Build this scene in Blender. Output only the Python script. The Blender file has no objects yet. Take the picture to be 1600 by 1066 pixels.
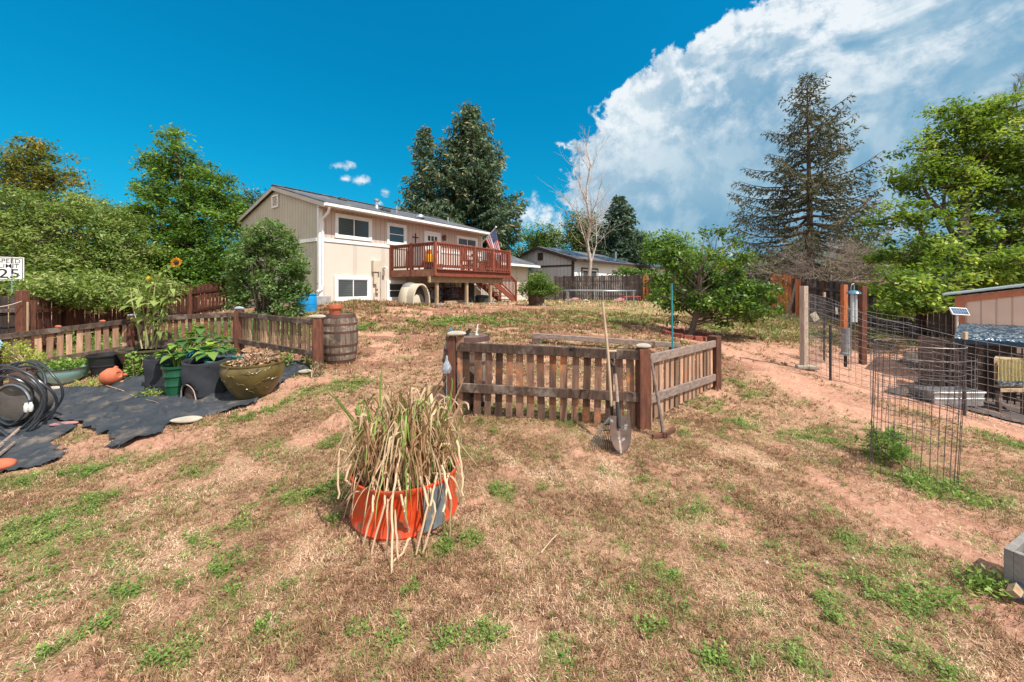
import bpy, math, random
import numpy as np
from mathutils import Vector, Matrix

S = bpy.context.scene
COL = S.collection
R = math.radians
PI = math.pi
FPX = 600.0            # focal length in pixels of the 1600 px wide photograph
EYE = 1.55
HY = 447.0             # row of the horizon

# ---------------------------------------------------------------- camera
cam_d = bpy.data.cameras.new('camera')
cam = bpy.data.objects.new('camera', cam_d); COL.objects.link(cam)
cam.location = (0, 0, EYE); cam.rotation_euler = (R(90), 0, 0)
cam_d.sensor_width = 36; cam_d.lens = 36 * FPX / 1600
cam_d.shift_y = -(533 - HY) / 1600
cam_d.clip_start = 0.05; cam_d.clip_end = 3000
S.camera = cam

# ---------------------------------------------------------------- light
SUN_EL = R(55); SUN_AZ = (0.75, -0.66)
sd = Vector((SUN_AZ[0]*math.cos(SUN_EL), SUN_AZ[1]*math.cos(SUN_EL), math.sin(SUN_EL))).normalized()
sun_d = bpy.data.lights.new('sun', 'SUN'); sun_d.energy = 4.6; sun_d.angle = R(0.5); sun_d.color = (1.0, 0.955, 0.87)
sun = bpy.data.objects.new('sun', sun_d); COL.objects.link(sun)
sun.rotation_euler = sd.to_track_quat('Z', 'Y').to_euler(); sun.location = (10, -5, 20)
S.view_settings.view_transform = 'Standard'; S.view_settings.look = 'None'
S.view_settings.exposure = 0.52; S.view_settings.gamma = 1.0

# ---------------------------------------------------------------- node helper
class NT:
    def __init__(s, tree): s.t = tree; s.n = tree.nodes; s.l = tree.links
    def new(s, ty, **kw):
        n = s.n.new(ty)
        for k, v in kw.items(): setattr(n, k, v)
        return n
    def put(s, sock, v):
        if hasattr(v, 'is_output'): s.l.new(v, sock)
        elif isinstance(v, (tuple, list)):
            sock.default_value = tuple(v) + (1,) if len(v) == 3 and sock.type == 'RGBA' else tuple(v)
        else: sock.default_value = v
    def m(s, op, a, b=None, c=None, clamp=False):
        n = s.new('ShaderNodeMath', operation=op, use_clamp=clamp)
        s.put(n.inputs[0], a)
        if b is not None: s.put(n.inputs[1], b)
        if c is not None: s.put(n.inputs[2], c)
        return n.outputs[0]
    def vm(s, op, a, b=None):
        n = s.new('ShaderNodeVectorMath', operation=op); s.put(n.inputs[0], a)
        if b is not None: s.put(n.inputs[1], b)
        return n.outputs[0]
    def noise(s, vec, scale, detail=4, rough=.55, dist=0, typ='FBM', dim='3D'):
        n = s.new('ShaderNodeTexNoise', noise_dimensions=dim)
        if vec is not None: s.put(n.inputs['Vector'], vec)
        n.inputs['Scale'].default_value = scale; n.inputs['Detail'].default_value = detail
        n.inputs['Roughness'].default_value = rough; n.inputs['Distortion'].default_value = dist
        return n.outputs[0]
    def ramp(s, f, stops):
        n = s.new('ShaderNodeValToRGB'); s.put(n.inputs[0], f)
        e = n.color_ramp.elements
        while len(e) < len(stops): e.new(.5)
        for i, (p, c) in enumerate(stops):
            e[i].position = p; e[i].color = (c[0], c[1], c[2], 1) if isinstance(c, (tuple, list)) else (c, c, c, 1)
        return n.outputs[0]
    def mix(s, f, a, b, bt='MIX'):
        n = s.new('ShaderNodeMix', data_type='RGBA', blend_type=bt)
        s.put(n.inputs[0], f); s.put(n.inputs[6], a); s.put(n.inputs[7], b)
        return n.outputs[2]
    def sstep(s, x, lo, hi):
        n = s.new('ShaderNodeMapRange', interpolation_type='SMOOTHSTEP')
        s.put(n.inputs[0], x); s.put(n.inputs[1], lo); s.put(n.inputs[2], hi)
        return n.outputs[0]

# ---------------------------------------------------------------- sky
world = bpy.data.worlds.new('World'); S.world = world; world.use_nodes = True
w = NT(world.node_tree); w.n.clear()
out = w.new('ShaderNodeOutputWorld'); bg = w.new('ShaderNodeBackground'); bg.inputs[1].default_value = 0.115
w.l.new(bg.outputs[0], out.inputs[0])
sky = w.new('ShaderNodeTexSky', sky_type='NISHITA', sun_disc=False)
sky.sun_elevation = SUN_EL; sky.sun_rotation = math.atan2(SUN_AZ[0], SUN_AZ[1]); sky.altitude = 1600
sky.air_density = 1.0; sky.dust_density = 0.3; sky.ozone_density = 2.0
tc = w.new('ShaderNodeTexCoord'); dirv = tc.outputs['Generated']
sep = w.new('ShaderNodeSeparateXYZ'); w.l.new(dirv, sep.inputs[0])
yy = w.m('MAXIMUM', sep.outputs[1], 0.03)
U_ = w.m('DIVIDE', sep.outputs[0], yy); V_ = w.m('DIVIDE', sep.outputs[2], yy)
front = w.sstep(sep.outputs[1], 0.05, 0.25)
# deep polarised blue of a high-altitude afternoon: turquoise low down, azure higher up
elev = w.m('MAXIMUM', sep.outputs[2], 0.0)
tint = w.ramp(elev, [(0.0, (.10, .42, .50)), (.10, (.05, .58, .66)), (.25, (.02, .78, .86)), (.42, (.01, .92, 1.06)), (.7, (.01, 1.1, 1.3)), (1, (.01, 1.1, 1.3))])
hsv = w.new('ShaderNodeHueSaturation'); w.l.new(sky.outputs[0], hsv.inputs['Color']); hsv.inputs['Saturation'].default_value = 1.0
skyc = w.mix(1.0, hsv.outputs[0], tint, 'MULTIPLY')
SKY_GAIN = 1.0
skyc = w.mix(1.0, skyc, (SKY_GAIN, SKY_GAIN, SKY_GAIN), 'MULTIPLY')
def pu(px): return (px - 800) / FPX
def pv(py): return (HY - py) / FPX
n1 = w.noise(dirv, 5.5, 9, .6, .25)
n2 = w.noise(dirv, 17, 7, .62, .1)
n3 = w.noise(w.vm('MULTIPLY', dirv, (1, 1, 2.6)), 3.6, 7, .6, .7)
nn = w.m('ADD', w.m('MULTIPLY', w.m('SUBTRACT', n1, .5), .42), w.m('MULTIPLY', w.m('SUBTRACT', n2, .5), .16))
# boundary of the big cumulus, as azimuth against height
fc = w.new('ShaderNodeFloatCurve'); cur = fc.mapping.curves[0]
pts = [(447, 980), (400, 930), (360, 905), (330, 895), (270, 893), (235, 890), (205, 935), (165, 955), (130, 995), (95, 1030), (60, 1095), (20, 1165), (-40, 1230), (-150, 1330)]
def cx_(py): return pv(py)
def cy_(px): return pu(px)
while len(cur.points) < len(pts): cur.points.new(.5, .5)
for p_, (py, px) in zip(cur.points, pts): p_.location = (cx_(py), cy_(px)); p_.handle_type = 'AUTO'
fc.mapping.update(); fc.mapping.extend = 'HORIZONTAL'
w.put(fc.inputs['Value'], V_)
d_ = w.m('SUBTRACT', U_, fc.outputs[0])
bil = w.m('ABSOLUTE', w.m('SUBTRACT', w.noise(dirv, 9, 6, .55, .2), .5))
bil2 = w.m('ABSOLUTE', w.m('SUBTRACT', w.noise(dirv, 24, 5, .55, .1), .5))
puff = w.m('ADD', w.m('MULTIPLY', bil, -.30), w.m('MULTIPLY', bil2, -.12))
body = w.sstep(w.m('ADD', w.m('ADD', d_, w.m('MULTIPLY', nn, .7)), w.m('ADD', w.m('MULTIPLY', puff, 1.5), .05)), -0.010, 0.022)
# small fair-weather clouds
def ell(px, py, rx, ry):
    a = w.m('DIVIDE', w.m('SUBTRACT', U_, pu(px)), rx / FPX); b = w.m('DIVIDE', w.m('SUBTRACT', V_, pv(py)), ry / FPX)
    return w.m('SUBTRACT', 1.0, w.m('SQRT', w.m('ADD', w.m('MULTIPLY', a, a), w.m('MULTIPLY', b, b))))
small = None
for e in ((533, 259, 24, 9), (566, 283, 25, 11), (540, 280, 14, 7), (604, 300, 11, 9), (842, 345, 46, 40), (868, 372, 60, 22), (592, 318, 9, 6)):
    v = ell(*e); small = v if small is None else w.m('MAXIMUM', small, v)
n4 = w.noise(dirv, 26, 6, .6)
sm = w.sstep(w.m('ADD', small, w.m('MULTIPLY', w.m('SUBTRACT', n4, .54), 3.4)), 0.0, 0.9)
smallmask = w.m('MULTIPLY', sm, w.sstep(small, -.35, .05))
# shading of the cloud: bright billows near its edge and in bands, blue-grey base
edge = w.sstep(w.m('ADD', d_, w.m('MULTIPLY', nn, 1.3)), 0.46, 0.0)
lowness = w.sstep(V_, .12, .42)
wisps = w.sstep(w.m('ADD', n3, w.m('MULTIPLY', w.m('SUBTRACT', n2, .5), .35)), .47, .66)
topw = w.sstep(V_, .28, .62)
br = w.m('ADD', w.m('MULTIPLY', w.m('MULTIPLY', edge, lowness), w.sstep(w.m('ADD', n1, w.m('MULTIPLY', n2, .6)), .62, .86)), w.m('MULTIPLY', w.m('MULTIPLY', wisps, topw), .75), clamp=True)
br2 = w.m('MAXIMUM', br, w.m('MULTIPLY', w.sstep(w.m('ADD', d_, w.m('MULTIPLY', nn, .5)), .22, 0.0), .7))
br2 = w.m('MAXIMUM', br2, w.m('MULTIPLY', w.sstep(w.noise(dirv, 8, 8, .65, .3), .54, .72), w.m('MULTIPLY', w.sstep(d_, .75, .1), .62)))
mid = w.noise(dirv, 2.6, 5, .55, .4)
grey = w.mix(w.sstep(mid, .38, .62), (1.25, 2.5, 3.6), (2.6, 3.7, 4.4))
# relief: the density sampled a little towards the light against the density here
def dens(v):
    a = w.noise(v, 4.2, 10, .6, .35)
    b = w.m('ABSOLUTE', w.m('SUBTRACT', w.noise(v, 8.5, 6, .6, .3), .5))
    return w.m('SUBTRACT', a, w.m('MULTIPLY', b, .45))
off = w.vm('ADD', dirv, (.016, -.01, .026))
rel = w.m('MULTIPLY', w.m('SUBTRACT', dens(dirv), dens(off)), 6.5)
relief = w.sstep(w.m('ADD', rel, .42), 0.0, 1.0)
lowdark = w.sstep(V_, .40, .06)
gr2 = w.mix(w.m('MULTIPLY', lowdark, w.sstep(mid, .35, .6)), grey, (.85, 2.1, 3.25))
gr2 = w.mix(w.m('MULTIPLY', relief, .35), gr2, (4.1, 4.8, 5.2))
wh = w.m('MULTIPLY', br2, w.m('ADD', .45, w.m('MULTIPLY', relief, .75)), clamp=True)
cloudc = w.mix(wh, gr2, (5.6, 5.9, 6.05))
allm = w.m('MULTIPLY', w.m('MAXIMUM', body, smallmask), front)
# unseen broken cloud added overhead and behind the camera to whiten the ambient light
nb = w.noise(dirv, 2.2, 6, .6, .3)
hid = w.m('MAXIMUM', w.sstep(sep.outputs[2], .66, .78), w.sstep(sep.outputs[1], .02, -.25))
back = w.m('MULTIPLY', w.sstep(nb, .40, .52), hid)
allm = w.m('MAXIMUM', w.m('MULTIPLY', allm, .93), back)
cloudc = w.mix(smallmask, cloudc, (5.2, 5.7, 6.0))
cloudc = w.mix(hid, cloudc, (8.5, 8.3, 8.0))
fin = w.mix(allm, skyc, cloudc)
below = w.sstep(sep.outputs[2], -0.02, 0.0)
fin = w.mix(below, (1.2, 1.0, .8), fin)
w.l.new(fin, bg.inputs[0])

# ---------------------------------------------------------------- ground shape
KN = [(0, 0, 0), (0, -6, -.1), (-3, 1, -.04), (3, 1, -.03), (2.5, 1.9, -.06), (0, 2.6, 0), (1.40, 4.1, 0), (-.63, 4.3, .06), (3.21, 6.1, -.05),
      (-3.1, 6.1, .19), (-4.95, 7, .28), (-6.7, 6.8, .18), (-7.9, 6, -.02), (-3.29, 4.9, .10), (-4.4, 3.3, -.12),
      (-6.53, 13.05, .95), (-2.75, 14, .83), (.0, 17.9, .72), (1.21, 24.2, .62), (4.05, 18, .77), (3.0, 26, .56), (9.6, 24.5, .5),
      (4.81, 10.5, .185), (5.5, 7.3, 0), (6.8, 5.76, -.33), (7.0, 5.0, -.42), (3.45, 3.33, -.12), (12.6, 18, .35), (9.2, 8, -.5),
      (11.6, 12.8, .12), (-11.7, 10, -.15), (-11, 15, .55), (-14, 7, -.3), (-10, 3, -.4), (9, 3, -.6), (12, 7, -.6),
      (-25, 25, .3), (25, 25, .3), (0, 45, .4), (-25, 5, -.4), (25, 5, -.6), (0, -25, -.3), (45, 45, .3), (-45, 45, .3), (-2, 9.5, .48), (1.5, 9.5, .42)]
KA = np.array(KN, float)
def _phi(r2): return np.where(r2 > 1e-12, .5 * r2 * np.log(np.maximum(r2, 1e-12)), 0)
_n = len(KA); _A = np.zeros((_n + 3, _n + 3))
_A[:_n, :_n] = _phi(((KA[:, None, :2] - KA[None, :, :2]) ** 2).sum(-1)) + np.eye(_n) * .25
_A[:_n, _n] = 1; _A[:_n, _n+1:] = KA[:, :2]; _A[_n, :_n] = 1; _A[_n+1:, :_n] = KA[:, :2].T
_W = np.linalg.solve(_A, np.concatenate([KA[:, 2], np.zeros(3)]))
def gza(x, y):
    x = np.asarray(x, float); y = np.asarray(y, float); z = np.full(x.shape, _W[_n])
    z = z + _W[_n+1] * x + _W[_n+2] * y
    for i in range(_n): z = z + _W[i] * _phi((x - KA[i, 0]) ** 2 + (y - KA[i, 1]) ** 2)
    r = np.hypot(x, y); f = np.clip((r - 30) / 25, 0, 1); f = f * f * (3 - 2 * f)
    return z * (1 - f) + .2 * f
def gz(x, y): return float(gza(np.array([x]), np.array([y]))[0])
def gp(px, py):
    """the ground point seen at this pixel"""
    d = np.linspace(1.2, 40, 6000); x = (px - 800) / FPX * d
    z = EYE + (HY - py) / FPX * d; g = gza(x, d)
    k = int(np.argmax(g >= z)); k = k if g[k] >= z[k] else 5999
    return Vector((x[k], d[k], g[k]))
def at(px, py, d): return Vector(((px - 800) / FPX * d, d, EYE + (HY - py) / FPX * d))
def gat(px, d):
    x = (px - 800) / FPX * d
    return Vector((x, d, gz(x, d)))

# ---------------------------------------------------------------- value noise
def _hash(ix, iy, seed):
    h = (ix * 374761393 + iy * 668265263 + seed * 1442695041) & 0xffffffff
    h = ((h ^ (h >> 13)) * 1274126177) & 0xffffffff
    return ((h ^ (h >> 16)) & 0xffff) / 65535.0
def vnoise(x, y, seed=0):
    ix = np.floor(x).astype(np.int64); iy = np.floor(y).astype(np.int64); fx = x - ix; fy = y - iy
    fx = fx * fx * (3 - 2 * fx); fy = fy * fy * (3 - 2 * fy)
    a = _hash(ix, iy, seed); b = _hash(ix + 1, iy, seed); c = _hash(ix, iy + 1, seed); d = _hash(ix + 1, iy + 1, seed)
    return (a * (1 - fx) + b * fx) * (1 - fy) + (c * (1 - fx) + d * fx) * fy
def fbm(x, y, seed=0, oct=4):
    s = 0; a = .5; t = 0
    for o in range(oct):
        s = s + a * vnoise(x * 2 ** o, y * 2 ** o, seed + o * 17); t += a; a *= .55
    return s / t

# ---------------------------------------------------------------- tagging
def tag(o, label=None, cat=None, group=None, kind=None):
    if label: o['label'] = label
    if cat: o['category'] = cat
    if group: o['group'] = group
    if kind: o['kind'] = kind
    return o
def thing(name, loc, label, cat, group=None):
    o = bpy.data.objects.new(name, None); o.location = loc; o.empty_display_size = .1; COL.objects.link(o)
    bpy.context.view_layer.update() if False else None
    return tag(o, label, cat, group)
def root_loc(p):
    v = Vector((0, 0, 0))
    while p is not None: v += p.location; p = p.parent
    return v

def np_mesh(name, V, Fs, mat, parent=None, tint=None, smooth=False, loc=None, attrs=None):
    """V (n,3); Fs: list of (m,k) index arrays"""
    V = np.asarray(V, np.float32)
    off = root_loc(parent) if parent is not None else (Vector(loc) if loc is not None else Vector((0, 0, 0)))
    V = V - np.array(off, np.float32)
    me = bpy.data.meshes.new(name)
    me.vertices.add(len(V)); me.vertices.foreach_set('co', V.ravel())
    idx = np.concatenate([f.ravel() for f in Fs]).astype(np.int32)
    tot = np.concatenate([np.full(len(f), f.shape[1], np.int32) for f in Fs])
    st = np.concatenate([[0], np.cumsum(tot)[:-1]]).astype(np.int32)
    me.loops.add(len(idx)); me.loops.foreach_set('vertex_index', idx)
    me.polygons.add(len(tot)); me.polygons.foreach_set('loop_start', st)
    if smooth: me.polygons.foreach_set('use_smooth', np.ones(len(tot), bool))
    if tint is not None:
        a = me.attributes.new('tint', 'FLOAT', 'POINT'); a.data.foreach_set('value', np.asarray(tint, np.float32))
    for k, v in (attrs or {}).items():
        a = me.attributes.new(k, 'FLOAT', 'POINT'); a.data.foreach_set('value', np.asarray(v, np.float32))
    me.update(calc_edges=True)
    me.materials.append(mat)
    o = bpy.data.objects.new(name, me); COL.objects.link(o)
    if parent is not None: o.parent = parent
    elif loc is not None: o.location = loc
    return o

class MB:
    def __init__(s): s.v = []; s.f = []; s.c = []
    def add(s, vs, fs, t=None):
        o = len(s.v); s.v += [tuple(v) for v in vs]; s.f += [tuple(i + o for i in f) for f in fs]
        s.c += [random.random() if t is None else t] * len(vs); return s
    def frame_box(s, o, a, b, c, t=None):
        """box from corner o spanned by the vectors a, b, c"""
        o, a, b, c = map(Vector, (o, a, b, c))
        vs = [o, o+a, o+a+b, o+b, o+c, o+a+c, o+a+b+c, o+b+c]
        fs = [(0, 3, 2, 1), (4, 5, 6, 7), (0, 1, 5, 4), (1, 2, 6, 5), (2, 3, 7, 6), (3, 0, 4, 7)]
        if a.cross(b).dot(c) < 0: fs = [tuple(reversed(f)) for f in fs]
        return s.add(vs, fs, t)
    def box(s, c, size, yaw=0, t=None):
        c = Vector(c); M = Matrix.Rotation(yaw, 3, 'Z')
        a = M @ Vector((size[0], 0, 0)); b = M @ Vector((0, size[1], 0)); k = Vector((0, 0, size[2]))
        return s.frame_box(c - a/2 - b/2 - k/2, a, b, k, t)
    def beam(s, a, b, wd, h, up=(0, 0, 1), t=None):
        a, b, up = Vector(a), Vector(b), Vector(up); d = b - a
        side = d.cross(up).normalized() * wd; u = side.cross(d).normalized() * h
        return s.frame_box(a - side/2 - u/2, d, side, u, t)
    def tube(s, pts, rad, n=8, cap=True, t=None):
        P = [Vector(p) for p in pts]
        if not hasattr(rad, '__len__'): rad = [rad] * len(P)
        vs = []; fs = []
        prev = None
        for i, p in enumerate(P):
            d = (P[min(i+1, len(P)-1)] - P[max(i-1, 0)])
            d = d.normalized() if d.length > 1e-9 else Vector((0, 0, 1))
            if prev is None:
                a = d.cross(Vector((0, 0, 1)))
                if a.length < .1: a = d.cross(Vector((1, 0, 0)))
            else: a = prev - d * prev.dot(d)
            a.normalize(); b = d.cross(a); prev = a
            for k in range(n):
                an = 2 * PI * k / n; vs.append(p + (a * math.cos(an) + b * math.sin(an)) * rad[i])
        for i in range(len(P) - 1):
            for k in range(n):
                k2 = (k + 1) % n; fs.append((i*n+k, i*n+k2, (i+1)*n+k2, (i+1)*n+k))
        if cap: fs.append(tuple(reversed(range(n)))); fs.append(tuple((len(P)-1)*n + k for k in range(n)))
        return s.add(vs, fs, t)
    def lathe(s, c, prof, n=28, t=None, M=None, close=False, ang=2*PI, a0=0):
        c = Vector(c); vs = []; fs = []; full = abs(ang - 2*PI) < 1e-6; nn_ = n if full else n + 1
        for r, z in prof:
            for k in range(nn_):
                a = a0 + ang * k / n; v = Vector((r * math.cos(a), r * math.sin(a), z))
                vs.append(c + (M @ v if M else v))
        m = len(prof); rng = range(m if close else m - 1)
        for i in rng:
            j = (i + 1) % m
            for k in range(n):
                k2 = (k + 1) % nn_ if full else k + 1
                fs.append((i*nn_+k, i*nn_+k2, j*nn_+k2, j*nn_+k))
        if full and not close:
            if prof[0][0] > 1e-5: fs.append(tuple(reversed(range(n))))
            if prof[-1][0] > 1e-5: fs.append(tuple((m-1)*n + k for k in range(n)))
        return s.add(vs, fs, t)
    def prism(s, poly, o, ux, uy, th, t=None):
        """2-D polygon in the frame o, ux, uy, thickened along ux x uy by th"""
        o, ux, uy = Vector(o), Vector(ux), Vector(uy); nrm = ux.cross(uy).normalized() * th
        n = len(poly); A = [o + ux*p[0] + uy*p[1] for p in poly]; B = [p + nrm for p in A]
        fs = [tuple(reversed(range(n))), tuple(range(n, 2*n))] + [(i, (i+1) % n, n + (i+1) % n, n + i) for i in range(n)]
        return s.add(A + B, fs, t)
    def blob(s, c, r, seed=0, sub=2, rough=.15, yaw=0, t=None):
        import bmesh
        bm = bmesh.new(); bmesh.ops.create_icosphere(bm, subdivisions=sub, radius=1)
        from mathutils import noise as mn
        M = Matrix.Rotation(yaw, 3, 'Z'); vs = []
        for v in bm.verts:
            k = 1 + rough * (mn.noise(v.co * 1.3 + Vector((seed * 3.7, 0, 0))) * 2)
            p = Vector((v.co.x * r[0], v.co.y * r[1], v.co.z * r[2])) * k; vs.append(Vector(c) + M @ p)
        fs = [tuple(v.index for v in f.verts) for f in bm.faces]; bm.free()
        return s.add(vs, fs, t)
    def build(s, name, mat, parent=None, smooth=False, bevel=0, loc=None):
        off = root_loc(parent) if parent is not None else (Vector(loc) if loc is not None else Vector((0, 0, 0)))
        me = bpy.data.meshes.new(name)
        me.from_pydata([Vector(v) - off for v in s.v], [], s.f)
        a = me.attributes.new('tint', 'FLOAT', 'POINT'); a.data.foreach_set('value', s.c)
        me.materials.append(mat)
        if smooth:
            me.polygons.foreach_set('use_smooth', [True] * len(me.polygons))
            me.set_sharp_from_angle(angle=R(40))
        me.update()
        o = bpy.data.objects.new(name, me); COL.objects.link(o)
        if parent is not None: o.parent = parent
        elif loc is not None: o.location = loc
        if bevel:
            b = o.modifiers.new('bevel', 'BEVEL'); b.width = bevel; b.segments = 2; b.limit_method = 'ANGLE'
        return o

# ---------------------------------------------------------------- materials
def newmat(name):
    m = bpy.data.materials.new(name); m.use_nodes = True; n = NT(m.node_tree); n.n.clear()
    o = n.new('ShaderNodeOutputMaterial'); p = n.new('ShaderNodeBsdfPrincipled'); n.l.new(p.outputs[0], o.inputs[0])
    return m, n, p, o
def pm(name, c1, c2=None, scale=6, stretch=(1, 1, 1), rough=.8, bump=.25, bscale=60, metal=0, tv=0.0, c3=None, s3=1.5, th3=(.5, .65), spec=.3, bdist=.01):
    """mottled material: c1/c2 by noise, optional stain c3 with a shape of its own, per-piece variation tv"""
    m, n, p, o = newmat(name)
    tc = n.new('ShaderNodeTexCoord'); v = n.vm('MULTIPLY', tc.outputs['Object'], stretch)
    c2 = c2 or tuple(x * .75 for x in c1)
    f = n.sstep(n.noise(v, scale, 6, .6), .35, .65); col = n.mix(f, c1, c2)
    if c3: col = n.mix(n.sstep(n.noise(tc.outputs['Object'], s3, 6, .65), th3[0], th3[1]), col, c3)
    if tv:
        a = n.new('ShaderNodeAttribute', attribute_name='tint')
        k = n.m('MULTIPLY_ADD', a.outputs['Fac'], 2 * tv, 1 - tv)
        h = n.new('ShaderNodeCombineColor'); n.put(h.inputs[0], k); n.put(h.inputs[1], k); n.put(h.inputs[2], k)
        col = n.mix(1.0, col, h.outputs[0], 'MULTIPLY')
    n.put(p.inputs['Base Color'], col); p.inputs['Roughness'].default_value = rough
    p.inputs['Metallic'].default_value = metal; p.inputs['Specular IOR Level'].default_value = spec
    if bump:
        b = n.new('ShaderNodeBump'); b.inputs['Strength'].default_value = bump; b.inputs['Distance'].default_value = bdist
        n.put(b.inputs['Height'], n.noise(v, bscale, 5, .65)); n.l.new(b.outputs[0], p.inputs['Normal'])
    return m
def leafmat(name, stops, trans=.3, rough=.55):
    m, n, p, o = newmat(name)
    a = n.new('ShaderNodeAttribute', attribute_name='tint')
    col = n.ramp(a.outputs['Fac'], stops)
    n.put(p.inputs['Base Color'], col); p.inputs['Roughness'].default_value = rough; p.inputs['Specular IOR Level'].default_value = .25
    tr = n.new('ShaderNodeBsdfTranslucent'); n.put(tr.inputs[0], n.mix(.35, col, (.35, .5, .02)))
    mx = n.new('ShaderNodeMixShader'); mx.inputs[0].default_value = trans
    n.l.new(p.outputs[0], mx.inputs[1]); n.l.new(tr.outputs[0], mx.inputs[2]); n.l.new(mx.outputs[0], o.inputs[0])
    return m
M = {}
M['wood_dark'] = pm('weathered dark wood', (.115, .07, .05), (.055, .036, .03), 5, (6, 6, 1.2), .85, .5, 30, tv=.45, c3=(.2, .155, .13), s3=5)
M['wood_picket'] = pm('weathered picket wood', (.19, .10, .065), (.10, .062, .046), 4, (7, 7, 1), .85, .5, 30, tv=.62, c3=(.36, .13, .05), s3=4, th3=(.52, .68))
M['wood_picket_lit'] = pm('sunlit weathered picket wood', (.40, .23, .15), (.25, .15, .10), 4, (7, 7, 1), .85, .5, 30, tv=.55, c3=(.42, .17, .08), s3=4, th3=(.55, .7))  # brighter, redder copy of the picket wood: sunlight put into the base colour
M['wood_post'] = pm('red brown stained post', (.16, .058, .034), (.085, .036, .025), 5, (5, 5, 1), .8, .4, 30, tv=.2)
M['wood_grey'] = pm('silvered grey wood', (.33, .24, .20), (.20, .15, .13), 5, (2, 2, 6), .85, .5, 30, tv=.25)
M['wood_new'] = pm('new cedar board', (.50, .16, .06), (.36, .11, .045), 5, (6, 6, 1), .75, .4, 30, tv=.25)
M['wood_bare'] = pm('unpainted lumber', (.42, .30, .19), (.30, .20, .12), 5, (3, 3, 1), .8, .4, 30, tv=.15)
M['fence_brown'] = pm('dark brown fence board', (.10, .034, .022), (.05, .02, .015), 4, (8, 8, .8), .85, .5, 30, tv=.5)
M['fence_grey'] = pm('aged charcoal fence board', (.085, .062, .055), (.05, .038, .036), 4, (8, 8, .8), .9, .5, 30, tv=.55, c3=(.16, .12, .10), s3=3)
M['deck_red'] = pm('red brown deck stain', (.24, .065, .038), (.17, .045, .028), 5, (3, 3, 2), .6, .3, 30, tv=.2)
M['white'] = pm('white painted trim', (.80, .78, .75), (.72, .70, .67), 3, rough=.55, bump=.1)
M['black_metal'] = pm('black metal', (.03, .03, .032), (.02, .02, .02), 8, rough=.5, bump=.1)
M['steel'] = pm('galvanised steel', (.42, .44, .46), (.28, .30, .32), 9, rough=.4, metal=.7, bump=.1)
M['rust'] = pm('rusty iron', (.22, .095, .06), (.12, .06, .045), 12, rough=.8, bump=.4, metal=.3)
M['stone_white'] = pm('pale river stone', (.42, .37, .29), (.30, .26, .21), 5, rough=.8, bump=.2)
M['stone_grey'] = pm('blue grey river stone', (.33, .36, .38), (.24, .27, .30), 5, rough=.8, bump=.2)
M['stone_pink'] = pm('pink flagstone', (.34, .17, .16), (.25, .12, .12), 5, rough=.85, bump=.3)
M['terracotta'] = pm('terracotta clay', (.50, .14, .07), (.40, .10, .05), 6, rough=.75, bump=.2)
M['bark'] = pm('grey brown bark', (.16, .12, .10), (.09, .065, .05), 6, (2, 2, .5), .9, .8, 14, bdist=.03)
M['bark_pale'] = pm('pale grey bark', (.50, .40, .34), (.34, .27, .23), 6, (2, 2, .5), .9, .6, 14, bdist=.03)
M['soil'] = pm('dark potting soil', (.07, .045, .03), (.04, .028, .02), 12, rough=1, bump=.8)
M['glass'] = pm('dark window glass', (.045, .055, .06), (.07, .08, .085), .8, (1, 1, 3), .08, 0, spec=.6)
# ================================================================ GROUND
def gauss(x, y, c, r, asp=(1, 1), yaw=0):
    dx = x - c[0]; dy = y - c[1]; a = dx*math.cos(yaw) + dy*math.sin(yaw); b = -dx*math.sin(yaw) + dy*math.cos(yaw)
    return np.exp(-((a/(r*asp[0]))**2 + (b/(r*asp[1]))**2))
def capsule(x, y, a, b, r):
    ax, ay = a[0], a[1]; bx, by = b[0]-ax, b[1]-ay; L = bx*bx + by*by
    t = np.clip(((x-ax)*bx + (y-ay)*by) / L, 0, 1)
    return np.exp(-((x-ax-t*bx)**2 + (y-ay-t*by)**2) / (r*r))
GREEN_SPOTS = [(272,1020,.09),(365,935,.09),(85,935,.08),(1080,805,.1),(1260,722,.16),(1345,860,.13),(1480,940,.12),(940,950,.07),(940,738,.06),
    (600,1005,.09),(620,970,.06),(705,990,.09),(765,990,.07),(865,1015,.06),(300,740,.12),(440,705,.2),(140,790,.12),(785,770,.1),(860,765,.08),
    (690,860,.05),(645,925,.04),(740,845,.06),(520,690,.15),(60,720,.12),(870,1035,.05),(1130,1045,.08),(340,900,.07),(380,820,.09),
    (1440,800,.12),(1530,850,.1),(1430,945,.12),(1545,915,.12),(1300,800,.08),(1360,790,.1),(1500,800,.12),(1560,790,.12),(1410,870,.1),(1350,900,.1),(1200,850,.08),(1500,700,.16),(1570,740,.16),(1430,690,.14),(1540,680,.16),(1240,760,.08),(1300,960,.1),(1180,940,.08),(1050,900,.06),(980,860,.06),(1400,1010,.1),(1250,1030,.08),(200,930,.08),(150,990,.08),(430,980,.07),(1390,745,.22),(1450,760,.25),(1370,710,.15),(470,910,.08),(60,1035,.07),(1170,1030,.06),
    (1330,620,.14),(1385,645,.18),(1290,690,.14),(1180,620,.2),(1160,665,.18),(1150,790,.07),(1010,980,.05),(560,985,.05),(1280,900,.06)]
_gs = [(gp(a, b), r) for a, b, r in GREEN_SPOTS]
_band = [gp(*p) for p in ((0, 765), (160, 730), (290, 680), (400, 650), (470, 615), (560, 600))]
_band2 = [gp(*p) for p in ((0, 860), (60, 820), (150, 790))]
_strip = [gp(*p) for p in ((1400, 640), (1480, 655), (1600, 700))]
_path = [gp(*p) for p in ((1050, 512), (1130, 545), (1215, 580), (1290, 615), (1345, 640))]
_path2 = [gp(*p) for p in ((1205, 690), (1320, 770), (1450, 840), (1560, 880))]
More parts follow.
